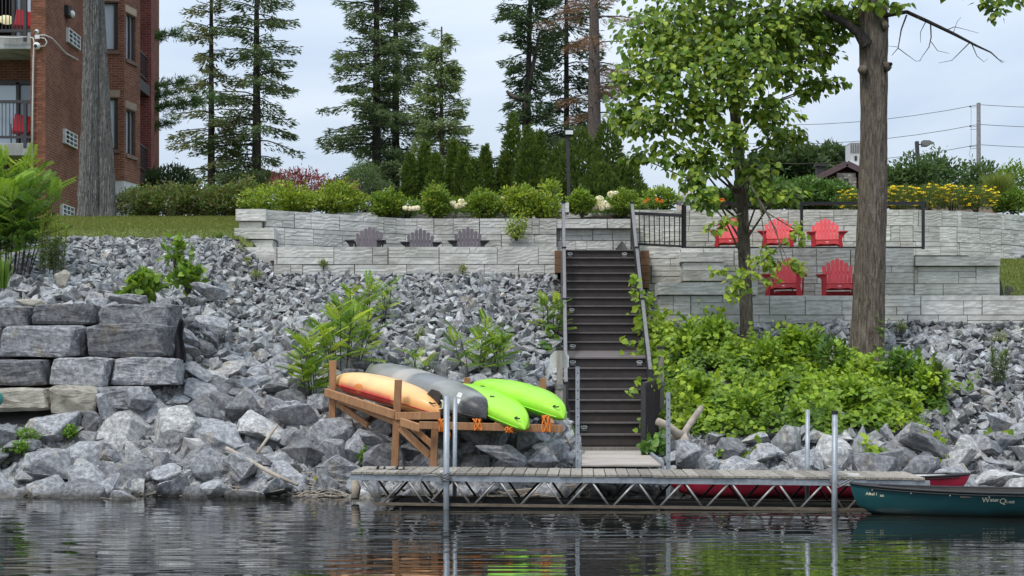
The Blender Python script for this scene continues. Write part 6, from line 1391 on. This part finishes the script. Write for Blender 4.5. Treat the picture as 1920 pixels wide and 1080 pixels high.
def marigold(label, px, d, heads, seed):
    t = shrub('marigold', label, px, 376, 396, d, 34, 350, .06, MG, seed, cat='flowering plant', lob=.3); o = Vector(t.location); flowers(t, [tuple(P(hx,hy,d-.2)-o) for hx, hy in heads], .05, ORG, flat=False, n=40)
marigold('orange marigolds with white flowers right of the round shrubs', 1225, 34.6, [(1214,374),(1231,376),(1241,377),(1208,379)], 211); marigold('orange marigolds behind the guard rail beside the slim tree', 1345, 34.8, [(1338,375),(1355,376),(1329,379)], 212)
# distant broadleaf trees behind the cabin
for i, (px, w, pt_, d, lab) in enumerate(((1452,80,290,112,'distant rounded green tree behind the slim trunk'), (1500,75,280,112,'distant green tree with a bushy top left of the cabin roof'), (1552,80,276,115,'distant tallest green tree behind the cabin roof vent'), (1590,60,288,118,'distant green tree right behind the cabin ridge'))):
    x = PX(px, d); t = shrub('distant_tree', lab, px, pt_, 352, d, w*1.25, 2600, .55, [(.040,.075,.030),(.055,.095,.038),(.070,.115,.048)], 60+i, cat='tree', group='distant trees behind the cabin', lob=.4, wr=.6, dep=2.2, tmpl=DIAW, stems=6)
    mb = MB(); mb.tube([(0,0,-10),(0,0,2)], [.3,.15], 8); mb.build('trunk', M['bark'], t)

# sumac seedlings on the rocks: pinnate leaves on thin stems
def pinnate(pairs=10):
    T = []; Fq = []
    for i in range(pairs):
        u = .12+.86*i/pairs; L = .24*(1-.75*abs(u-.45)); wv = .070
        for s in (-1, 1):
            b = len(T); T += [(u, 0, -.10*u*u), (u+.05-wv*.6, s*L*.5, .01-.12*u*u), (u+.11, s*L, -.035-.14*u*u), (u+.05+wv*.6, s*L*.45, .01-.12*u*u)]; Fq += [(b, b+1, b+2), (b, b+2, b+3)]
    b = len(T); T += [(0,-.008,0),(0,.008,0),(1,0,-.11)]; Fq += [(b, b+1, b+2)]
    return T, Fq
PIN = pinnate()
SUM = [(0.228, 0.348, 0.034), (0.18, 0.3, 0.034), (0.3, 0.396, 0.041), (0.12, 0.228, 0.031), (0.084, 0.174, 0.026)]
def sumac(label, px, py, d, H, nst, nl, L, seed, spread=.5, cols=SUM, basez=None):
    r = np.random.default_rng(seed); b = P(px, py, d); t = thing('sumac', label, 'sumac', b); lst = []; ps = []; axs = []; nzs = []
    for i in range(nst):
        a = r.uniform(0, 6.28); q = r.random()**.6*spread; h = H*r.uniform(.6, 1.05); foot = np.array([q*math.cos(a)*.5, q*math.sin(a)*.35, -.1]); tip = np.array([q*math.cos(a), q*math.sin(a)*.6-.05, h])
        foot[2] += (foot[1])*.4; tip[2] += tip[1]*.4
        lst.append(([tuple(foot), tuple(foot*.5+tip*.5+r.normal(size=3)*.02), tuple(tip)], [.012,.009,.005], 5))
        for j in range(nl):
            f = .35+.65*j/(nl-1); az = j*2.4+r.uniform(-.4,.4); p = foot*(1-f)+tip*f; ps.append(p); e = .75-.55*(1-f)*1.2+r.normal()*.12
            axs.append([math.cos(az), math.sin(az)*.8-.12, e]); nzs.append([0, -.1, 1.0])
    ps, axs, nzs = map(np.array, (ps, axs, nzs)); n = len(ps); sc = L*r.uniform(.65,1.15,n)
    V, Fq, _ = scatter(*PIN, ps, axs, nzs+r.normal(size=(n,3))*.22, np.stack([sc, sc], 1)); crown('foliage', [(V, Fq, np.repeat(pick(cols, n, r, .15), len(PIN[0]), 0))], 'leaf', t); limbs('stems', lst, 'twig', t)
sumac('sumac seedlings beside the left rack post', 592, 750, 22.4, .95, 8, 9, .42, 301, .40)
sumac('taller sumac clump just behind the left end of the rack', 640, 690, 23.8, .95, 9, 9, .42, 302, .55)
sumac('sumac clump on the slope above the rack', 655, 640, 25.0, .80, 8, 8, .38, 303, .50)
sumac('topmost sumac seedling on the rocks below the dark chairs', 690, 600, 26.2, .70, 6, 7, .36, 304, .45)
sumac('sumac seedling at the right tip of the upper clump', 722, 575, 26.8, .50, 3, 6, .32, 305, .25)
sumac('sumac clump behind the green kayaks', 893, 700, 23.6, .80, 7, 8, .40, 306, .50)
sumac('small sumac sprig behind the green kayak, right side', 945, 680, 24.0, .55, 4, 7, .36, 307, .3)
sumac('sumac seedling left of the stair railing', 1032, 632, 25.6, .72, 5, 8, .36, 308, .26)
sumac('low sumac sprig beside the grey kayak bow', 782, 690, 23.6, .25, 3, 6, .26, 309, .25)
SUMD = [(0.143, 0.26, 0.036), (0.098, 0.195, 0.031), (0.195, 0.325, 0.039), (0.072, 0.15, 0.026), (0.058, 0.117, 0.023)]
sumac('large sumac thicket at the left picture border, lower part', 10, 505, 26.3, 1.5, 26, 12, .52, 310, .95, SUMD)
sumac('large sumac thicket at the left picture border, top shoots', 22, 450, 27.2, 1.55, 18, 11, .48, 311, .62, SUMD+SUM[:2])
sumac('sumac shoot reaching in front of the brick pier', 58, 420, 28.2, 1.15, 4, 8, .46, 312, .35, SUM)
def weed(label, px, py, d, H, n, seed, cols, tipcols, name='tall_weed', leafL=.10):
    r = np.random.default_rng(seed); b = P(px, py, d); t = thing(name, label, 'weed', b); lst = []; P_ = []; A_ = []; C_ = []
    for i in range(n):
        f0 = np.array([r.uniform(-.12,.12), r.uniform(-.1,.1), -.05]); h = H*r.uniform(.7,1.05); tip = f0+np.array([r.uniform(-.08,.08), r.uniform(-.05,.05), h]); lst.append(([tuple(f0), tuple(tip)], [.008,.003], 4))
        for j in range(int(150*H)):
            f = r.uniform(.08, 1); P_.append(f0*(1-f)+tip*f); a = r.uniform(0,6.28); A_.append([math.cos(a), math.sin(a), .45+.9*(f > .75)]); C_.append(pick(tipcols if f > .72 else cols, 1, r)[0])
    P_, A_, C_ = map(np.array, (P_, A_, C_)); k = len(P_); V, Fq, _ = scatter(*DIAW, P_, A_, np.tile([0,-.2,1.], (k,1))+r.normal(size=(k,3))*.3, np.stack([leafL*r.uniform(.5,1.2,k), leafL*.20*np.ones(k)],1)); crown('foliage', [(V, Fq, np.repeat(C_, 4, 0))], 'leaf', t); limbs('stems', lst, 'twig', t)
weed('tall feathery weed with yellow tops, right of the pair', 113, 512, 25.6, 1.18, 3, 401, [(.09,.14,.05),(.12,.17,.055)], [(.16,.22,.03),(.20,.25,.035)])
weed('tall feathery weed with yellow tops, left of the pair', 84, 508, 25.8, 1.12, 4, 402, [(.09,.14,.05),(.12,.17,.055)], [(.15,.21,.03),(.19,.24,.035)])
weed('feathery weed clump at the foot of the yellow-topped pair', 98, 505, 25.4, .65, 6, 403, [(.055,.09,.03),(.075,.12,.04)], [(.08,.12,.04)])
weed('dusty green weed at the right edge of the vines', 1760, 745, 23.2, .75, 7, 404, [(.07,.12,.04),(.10,.15,.045)], [(.11,.17,.045)])
weed('dusty green weed between the vines and the upper riprap', 1868, 715, 24.0, .6, 6, 405, [(.07,.12,.04),(.10,.15,.045)], [(.11,.17,.045)])
MAP = [(.11,.20,.025),(.15,.25,.03),(.08,.16,.022)]
shrub('maple_seedling', 'young maple seedlings growing out of the boulder wall top', 272, 515, 560, 23.4, 66, 170, .15, MAP, 410, tmpl=HEART, lob=.5, wr=.9, cat='seedling'); shrub('maple_seedling', 'maple seedling beside the tilted slab', 352, 500, 545, 24.0, 60, 130, .14, MAP, 411, tmpl=HEART, lob=.5, wr=.9, cat='seedling'); shrub('maple_seedling', 'highest maple seedling on the left rocks', 330, 445, 505, 26.0, 50, 90, .13, MAP, 412, tmpl=HEART, lob=.6, wr=.9, cat='seedling')
for i, (px, py, w, lab) in enumerate(((52,820,46,'bright green weed among the rocks below the boulder wall'), (132,812,22,'small bright weed right of the larger one on the rocks'), (38,842,28,'low green weed under the bright one'), (2,860,20,'green weed at the left border by the water'), (682,860,16,'tiny green tuft behind the dock end'))):
    shrub('weed', lab, px, py-14, py+10, 21.0 if py < 840 else 20.6, w, 320, .05, [(.11,.24,.03),(.16,.30,.04),(.08,.18,.025)], 420+i, cat='weed', lob=.4)
shrub('yellow_weed', 'tiny yellow flowered weed by the water left of the dock', 600, 893, 908, 20.0, 16, 60, .05, [(.5,.40,.03),(.35,.35,.04)], 426, cat='weed')

for i, (px, py, d, w, lab) in enumerate(((445,470,29.2,22,'small weed at the foot of the left wall end'),(462,500,28.7,20,'little weed on the stones below the left wall end'),(606,497,28.9,12,'tiny weed touching the base of the lower left wall'),(868,508,28.6,14,'small dry weed below the lower left wall, nearer the stairs'),(790,632,25.2,22,'weed tuft alone in the riprap above the kayaks'),(480,518,27.8,16,'thin weed in the gravel under the left wall corner'),(1690,618,26.2,20,'weed on the stones under the right walls, middle'),(1530,625,26.2,24,'weed sprouting right of the slim tree foot'),(1875,640,25.8,26,'weed on the riprap close to the right border'),(1465,618,26.3,22,'yellowish weed between the two right trunks'))):
    shrub('weed', lab, px, py-w*.7, py+5, d, w, 90, .07, [(.12,.19,.035),(.17,.24,.04),(.20,.22,.06)], 440+i, cat='weed', lob=.6, tmpl=DIAW, wr=.25, stems=3)
# grapevine covering the right slope
r = np.random.default_rng(500); n = 36000; X = r.uniform(2.42, 7.7, n); Y = r.uniform(21.3, 26.5, n)
ed = 1.1*(fbm(X*1.6, Y*1.6+4, 4)-.45)*2
ymin = np.interp(X, [2.4,3.0,3.8,5.5,6.3,6.8,7.5], [22.1,21.75,21.6,21.75,22.2,22.8,23.3])+ed; ymax = np.interp(X, [2.4,3.3,4.2,5.2,5.9,6.6,7.5], [26.3,26.2,25.5,25.3,25.1,24.4,23.5])+ed
dens_ = np.clip(np.minimum(Y-ymin, ymax-Y)/.35, 0, 1); k = (Y > ymin) & (Y < ymax) & (r.random(n) < .15+.85*dens_) & (fbm(X*2.7+11, Y*2.7, 3)+.20*dens_ > .47); X, Y, dens_ = X[k], Y[k], dens_[k]; n = len(X)
hm = (.04+.70*np.clip(fbm(X*1.9+3, Y*1.9, 4)-.2, 0, 1)**1.3)*dens_+.05
e = .12; gx = (.50*(fbm((X+e)*1.9+3, Y*1.9, 4)-fbm((X-e)*1.9+3, Y*1.9, 4)))/(2*e)
p = np.stack([X, Y, terr(X, Y)+.08+hm*(.45+.55*r.random(n)**.5)+np.abs(r.normal(size=n))*.035], 1)
ax = np.stack([r.normal(size=n)*.8, -.55+r.normal(size=n)*.5, -.40+r.normal(size=n)*.3], 1); nz = np.stack([-gx*.8+r.normal(size=n)*.38, -.55+r.normal(size=n)*.35, .85+0*X], 1)
patch = fbm(X*.9+40, Y*.9, 3); sc = r.uniform(.06,.125,n)*(1+1.6*(fbm(X*1.3+70, Y*1.3, 3)-.45))
VC = np.array([(.26,.38,.03),(.21,.33,.03),(.165,.28,.03),(.125,.22,.027),(.07,.145,.02)]); ci = np.clip((r.normal(size=n)*1.0+2.0+(.46-patch)*13).round(), 0, 4).astype(int)
ks = r.choice(n, 260); q0 = p[ks]; m3 = 13; f3 = np.linspace(.1, 1, m3)[None, :, None]; dv = np.stack([r.normal(size=260)*.22, r.normal(size=260)*.15-.08, r.uniform(.12, .42, 260)], 1)
q3 = (q0[:, None]+dv[:, None]*f3+r.normal(size=(260, m3, 3))*.035).reshape(-1, 3); p = np.concatenate([p, q3]); k3 = len(q3)
ax = np.concatenate([ax, r.normal(size=(k3, 3))*.7+np.array([0,-.35,-.2])]); nz = np.concatenate([nz, r.normal(size=(k3, 3))*.45+np.array([0,-.5,.7])]); sc = np.concatenate([sc, r.uniform(.05, .11, k3)]); ci = np.concatenate([ci, np.repeat(r.integers(0, 4, 260), m3)]); n = len(p)
V, Fq, _ = scatter(*HEART, p, ax, nz, np.stack([sc, sc*1.0], 1))
C = np.repeat(VC[ci]*(1+r.normal(size=(n,1))*.12).clip(.7,1.35), len(HEART[0]), 0)
tag(link('grapevine', npmesh('grapevine', V, Fq, C), M['leaf']), 'bright green grapevine blanketing the bank right of the stairs', 'grapevine', None, 'stuff')
for i, (px, py, w, h, lab) in enumerate(((1290,640,46,44,'leafy sprig rising from the vines beside the stairs'),(1345,628,50,40,'leafy sprig at the upper edge of the vines left of the slim tree'),(1440,668,54,40,'leafy sprig in the vines right of the slim tree'),(1500,650,60,52,'broad light sprig in the vines between the two right trunks'),(1560,672,60,56,'dense darker sapling against the left side of the thick trunk'),(1690,690,70,46,'dark sapling in the vines right of the thick trunk'),(1740,715,50,46,'loose sapling at the right end of the vines'),(1600,740,56,34,'low sprig in the vines below the thick trunk'),(1400,760,60,36,'yellowish sprig in the middle of the vines'),(1310,730,46,36,'yellowish sprig in the vines near the driftwood'))):
    yy = next((q for q in np.arange(21.6, 26.6, .05) if float(terr(PX(px, q), q))+.15 >= PZ(py+8, q)), 25.0)
    yy = next((q for q in np.arange(21.6, 26.6, .05) if PZ(py+h*.4, q) <= float(terr(PX(px, q), q))+.3), yy)
    shrub('sapling', lab, px, py-h*.6, py+h*.5, float(yy), w, 420, .12, [(.07,.15,.024),(.10,.19,.028),(.055,.12,.02)] if i in (4, 5) else [(.16,.27,.03),(.21,.33,.032),(.11,.21,.028)], 460+i, cat='sapling', lob=.7, tmpl=HEART if i % 2 else OVAL, wr=.7 if i % 2 else .4, stems=5)
def creeper(label, paths, nl, ls, seed, cols=VC[:4], name='climbing_vine'):
    r = np.random.default_rng(seed); o = Vector(paths[0][0]); t = thing(name, label, 'vine', o); lst = []; parts = []
    for pth in paths:
        q = np.array([list(Vector(v)-o) for v in pth]); ts = np.linspace(0,1,len(q)); lst.append(([tuple(v) for v in q], .006, 5)); n = int(nl*sum(np.linalg.norm(np.diff(q,axis=0),axis=1)))+3; u = r.random(n)
        c = np.stack([np.interp(u, ts, q[:,k]) for k in range(3)],1)+r.normal(size=(n,3))*.05; s = ls*r.uniform(.6,1.25,n)
        parts.append((*scatter(*HEART, c, r.normal(size=(n,3))*.7+np.array([0,-.3,-.6]), r.normal(size=(n,3))*.4+np.array([0,-.8,.5]), np.stack([s,s],1))[:2], np.repeat(pick(cols, n, r, .12), 7, 0)))
    limbs('stems', lst, 'twig', t); crown('foliage', parts, 'leaf', t)
creeper('grapevine climbing over the right stair railing', [[P(1225,700,24.6),P(1215,640,25.2),P(1200,590,25.7),P(1190,540,26.0),P(1187,515,26.1)], [P(1215,640,25.2),P(1195,650,25.0),P(1165,632,25.0)], [P(1212,655,25.0),P(1190,660,24.9),P(1162,658,24.9)], [P(1205,610,25.5),P(1215,570,26.0),P(1222,545,26.3)], [P(1235,640,25.4),P(1228,610,25.7),P(1235,580,26.2)]], 26, .12, 510)
creeper('vine sprays hanging over the open stair gate', [[P(1238,700,23.2),P(1222,712,22.9),P(1200,728,22.4),P(1180,733,22.2)], [P(1232,690,23.1),P(1240,660,23.3)], [P(1204,790,22.0),P(1198,800,22.0)]], 22, .10, 511)
creeper('dark creeper leaves at the foot of the stair gate', [[P(1236,830,21.6),P(1220,828,21.5),P(1200,842,21.3)], [P(1228,815,21.7),P(1215,845,21.3)], [P(1238,800,21.8),P(1240,840,21.5)]], 60, .11, 512, [(.05,.12,.02),(.07,.155,.024),(.10,.20,.03)])
creeper('dark leafy creeper between the sign post and the stairs', [[P(1062,790,22.3),P(1068,820,22.0),P(1064,850,21.8)], [P(1058,830,22.0),P(1072,845,21.8)]], 40, .12, 513, [(.05,.11,.02),(.08,.16,.025)])
creeper('leafy creeper on the rocks left of the stair railing', [[P(1010,640,25.0),P(1035,660,24.6),P(1048,690,24.2)], [P(1020,610,25.4),P(1048,640,25.0)], [P(1000,690,24.0),P(1040,700,23.8)]], 34, .13, 514, [(.06,.13,.022),(.09,.18,.028),(.12,.21,.03)])
creeper('stray yellow-green vine shoots over the rocks behind the canoes', [[P(1700,795,22.0),P(1745,810,21.8),P(1775,840,21.5)], [P(1760,850,21.4),P(1785,865,21.2)], [P(1620,825,21.6),P(1640,850,21.3)], [P(1850,800,22.0),P(1890,805,22.0)]], 22, .10, 515)
creeper('pale vine shoots creeping over the lowest stone wall', [[P(1330,600,26.6),P(1345,588,26.6),P(1352,575,26.6)], [P(1245,585,26.5),P(1255,580,26.5)]], 20, .11, 516)

# ------------------------------------------------------------------ slim linden and thick tree on the right bank
def lindencrown(t, o, cl, dens, r, ls=(.10,.19), cols=None, tw='bark_dark', root=None):
    parts = []; lst = []
    for (px, py, d, rx, ry) in cl:
        c = np.array(P(px, py, d)-o); a, b = rx*d/F, ry*d/F; n = int(dens*(a*b)**.8)+6; u = nrm(r.normal(size=(n,3))); rad = r.random((n,1))**.42; lob = 1+.5*(vnoise(u[:,0:1]*2+px, u[:,2:3]*2+py)-.5)*2
        p = c+u*rad*lob*np.array([a, (a+b)*.45, b]); ax = u*np.array([.8,.8,.2])+np.array([0,-.15,-.75])+r.normal(size=(n,3))*.38; nz = u*.45+np.array([0,-.45,.65])+r.normal(size=(n,3))*.42
        s = r.uniform(*ls, n); cc = pick(cols, n, r, .14)*np.exp(r.normal()*.10)
        parts.append((*scatter(*HEART, p, ax, nz, np.stack([s, s*.92],1))[:2], np.repeat(cc, 7, 0)))
        if root is not None:
            rt = np.array(root(c)); m1 = rt*.5+c*.5+np.array([0,0,.18]); lst.append(([tuple(rt), tuple(m1), tuple(c)], [.024,.016,.006], 6))
            for q in range(6): e = c+nrm(r.normal(size=3))*np.array([a,(a+b)*.45,b])*.8; lst.append(([tuple(m1*.3+c*.7), tuple((c+e)/2+np.array([0,0,.04])), tuple(e)], [.012,.008,.004], 4))
    return parts, lst
LIN = [(0.082, 0.157, 0.022), (0.11, 0.198, 0.025), (0.143, 0.239, 0.027), (0.192, 0.287, 0.032), (0.062, 0.123, 0.02), (0.253, 0.335, 0.048)]
b = P(1401, 650, 25.8); t = thing('linden_tree', 'slim linden tree with a full leafy crown standing on the rocks', 'tree', b); r = np.random.default_rng(600)
tp = [P(1402,660,25.8), P(1400,600,25.75), P(1396,500,25.7), P(1393,400,25.65), P(1386,300,25.7), P(1376,190,25.7), P(1370,80,25.8), P(1372,-60,25.9), P(1366,-260,26), P(1372,-420,26)]
V, Fq = trunk_mesh([q-b for q in tp], [.15,.112,.107,.102,.098,.092,.082,.07,.045,.012], 4, 150, .07, 300, .014, 24); link('trunk', npmesh('trunk', V, Fq), M['bark'], t, smooth=True)
CLS = [(1225,55,25.0,90,70),(1300,25,25.6,95,70),(1395,35,25.2,100,75),(1475,45,25.0,90,70),(1190,150,25.0,62,55),(1255,135,24.7,80,70),(1330,120,25.2,90,75),(1410,115,24.6,90,70),(1480,125,25.2,62,55),(1450,70,26.2,110,80),(1290,85,26.6,120,80),
  (1178,222,25.2,45,40),(1235,225,24.7,75,55),(1310,215,24.9,75,60),(1368,165,24.4,60,50),(1440,205,25.0,65,50),(1550,152,25.2,42,17),(1515,170,25.2,32,20),(1485,255,25.0,36,24),(1452,262,25.0,40,30),(1265,290,24.8,55,32),(1330,300,24.7,55,45),(1300,340,24.6,38,34),(1322,372,24.5,34,28),(1420,320,24.9,50,42),(1440,362,24.7,45,26),(1480,368,24.8,34,22),(1370,250,24.4,40,40),(1510,45,25.5,60,40),
  (1200,295,25.6,32,22),(1560,62,25.4,45,34),(1540,105,25.6,42,30),(1590,30,25.2,40,26),(1545,20,25.2,50,26)]
ROOT = lambda c: (lambda z: (np.interp(z, [q.z-b.z for q in tp], [q.x-b.x for q in tp]), np.interp(z, [q.z-b.z for q in tp], [q.y-b.y for q in tp]), z))(max(1.2, c[2]-.55*math.hypot(c[0], c[1])-.1))
parts, lst = lindencrown(t, b, [(a,b_,c_,d_*.88,e_*.86) for a,b_,c_,d_,e_ in CLS], 900, r, (.08,.15), LIN, root=ROOT)
UPC = [(1180+r.uniform(0,380), -40-r.uniform(0,330), 25.6+r.uniform(-1.2,1.6), r.uniform(70,110), r.uniform(55,80)) for _ in range(16)]
p2, l2 = lindencrown(t, b, UPC, 230, r, (.10,.18), LIN, root=ROOT)
HANG = [(1345,425,24.5,20,14),(1360,412,24.5,26,8),(1496,436,24.4,20,22),(1350,505,24.5,24,9),(1395,512,24.4,30,14),(1380,535,24.4,26,12),(1372,550,24.4,14,16),(1425,487,24.4,28,13),(1455,492,24.4,22,14),(1490,492,24.4,18,12),(1500,505,24.4,14,10),(1438,470,24.4,12,12),(1440,525,24.4,14,12)]
p3, _ = lindencrown(t, b, HANG, 420, r, (.08,.13), LIN[2:4]+LIN[5:]); l3 = []
for pts in ([(1400,330),(1425,380),(1432,440),(1425,485)], [(1425,380),(1455,430),(1468,490),(1497,500)], [(1408,350),(1440,400),(1462,455),(1478,490)], [(1440,400),(1490,430)], [(1468,455),(1430,490),(1395,510),(1355,508)], [(1425,485),(1400,530),(1372,548)], [(1390,400),(1362,412),(1342,424)], [(1468,490),(1440,525)]):
    l3.append(([tuple(P(x, y, 24.45)-b) for x, y in pts], [.012-.002*i for i in range(len(pts))], 5))
limbs('branches', lst+l2+l3, 'bark', t); crown('crown', parts+p2+p3, 'leaf', t)
b2 = P(1630, 690, 25.1); t = thing('thick_tree', 'thick ridged tree trunk with a bare dead branch to the right', 'tree', b2); r = np.random.default_rng(620)
tp2 = [P(1622,705,25.1), P(1624,670,25.1), P(1627,600,25.1), P(1632,480,25.1), P(1637,360,25.1), P(1639,200,25.1), P(1638,120,25.1), P(1637,40,25.1), P(1634,-120,25.1), P(1628,-350,25.2), P(1640,-560,25.2)]
V, Fq = trunk_mesh([q-b2 for q in tp2], [.46,.305,.278,.258,.240,.224,.230,.252,.21,.12,.02], 9, 260, .06, 420, .030, 40); link('trunk', npmesh('trunk', V, Fq), M['bark'], t, smooth=True)
LB = [([(1625,85),(1608,60),(1585,42),(1555,28),(1520,12)], [.12,.085,.075,.06,.04]), ([(1650,30),(1700,22),(1740,40),(1790,64),(1830,85),(1858,98),(1880,118)], [.05,.035,.032,.028,.02,.013,.005]), ([(1700,28),(1690,55),(1684,90),(1672,104)], [.016,.013,.008,.004]), ([(1684,90),(1700,102),(1718,115),(1728,112)], [.008,.006,.004,.003]), ([(1684,88),(1665,86)], [.005,.003]), ([(1745,44),(1746,70),(1742,88),(1730,105),(1724,115)], [.013,.011,.008,.005,.003]), ([(1746,78),(1758,95),(1780,100)], [.007,.005,.003]), ([(1735,42),(1726,60),(1726,80)], [.009,.006,.003]), ([(1818,80),(1800,98),(1785,113),(1760,118)], [.010,.008,.005,.003]), ([(1822,82),(1832,105),(1845,116),(1852,110)], [.009,.006,.004,.003]), ([(1775,56),(1790,50),(1810,55),(1835,62)], [.009,.006,.004,.003]), ([(1788,60),(1795,40),(1802,32)], [.006,.004,.003]), ([(1858,98),(1870,110),(1884,116)], [.008,.005,.003]),
      ([(1560,100),(1520,70),(1500,78)], [.004,.006,.008]), ([(1575,110),(1560,100),(1530,105),(1500,112)], [.003,.005,.007,.008])]
for i, (pts, rr) in enumerate(LB): limbs('limb' if i == 0 else 'dead_branch' if i == 1 else 'dead_twig', [([tuple(P(x, y, 24.9)-b2) for x, y in pts], rr, 7)], 'bark_dark', t)
for (px, py) in ((1663,47), (1668,124), (1612,130)):
    mb = MB(); c = P(px, py, 24.88)-b2; s = 1 if px > 1640 else -1; mb.tube([c-Vector((s*.09,0,.02)), c-Vector((s*.03,.01,0)), c+Vector((s*.012,-.02,.02))], [.10,.085,.055], 12); mb.build('knot', M['bark'], t, None, True)
    if py == 124: mb = MB(); mb.ball(c+Vector((.0,-.075,.02)), .035, 8); mb.build('hollow', M['void'], t)
CL2 = [(1560,8,24.8,60,16),(1640,4,24.6,60,16),(1690,8,24.8,22,10),(1850,5,24.8,34,10),(1870,22,24.8,22,18),(1890,-5,24.8,30,16),(1600,-60,25,110,60),(1720,-70,25,120,60),(1840,-60,25.2,110,55),(1500,-70,25.5,100,60),(1640,-180,25,130,80),(1780,-190,25.5,130,80),(1550,-250,25,110,80),(1690,-320,25,140,90)]
p, l = lindencrown(t, b2, CL2, 260, r, (.10,.17), LIN, root=lambda c: (0, 0, max(6.6, c[2]-.5*math.hypot(c[0],c[1]))))
limbs('twigs', [q for q in l if min(v[2] for v in q[0]) > 6.75 or len(q[0]) == 99], 'bark_dark', t); crown('crown', p, 'leaf', t)
creeper('green ivy creeping up the right side of the thick trunk', [[P(1652,690,24.8),P(1650,650,24.8),P(1652,610,24.82),P(1650,585,24.84)]], 46, .07, 517, [(.10,.17,.025),(.07,.13,.02)])

# lawn blades
def blades(name, x0, x1, y0, y1, n, hgt, seed, cols, label, dz=.03):
    r = np.random.default_rng(seed); x = r.uniform(x0, x1, n); y = r.uniform(y0, y1, n); z = terr(x, y)+dz; h = hgt*r.uniform(.5,1.3,n); a = r.uniform(0,6.28,n); w = .008
    b = np.stack([x,y,z],1); s = np.stack([np.cos(a)*w, np.sin(a)*w, 0*a],1); tip = b+np.stack([r.normal(size=n)*.35*h, r.normal(size=n)*.35*h, h],1)
    V = np.stack([b-s, b+s, tip],1).reshape(-1,3); Fq = np.arange(n*3).reshape(-1,3); tag(link(name, npmesh(name, V, Fq, np.repeat(pick(cols, n, r, .2), 3, 0)), M['leaf']), label, 'grass', None, 'stuff')
GR = [(.11,.15,.028),(.14,.18,.04),(.17,.19,.05),(.09,.13,.025)]
blades('grass', -11.5, -5.6, 29.8, 36.5, 46000, .05, 701, GR, 'mown lawn grass below the brick building'); blades('grass', 10.1, 13.5, 27.2, 33.6, 26000, .05, 702, GR, 'mown grass slope at the right end of the walls')
blades('grass', 2.9, 9.8, 29.45, 29.75, 3500, .05, 703, GR, 'thin grass fringe along the middle wall top', .12)
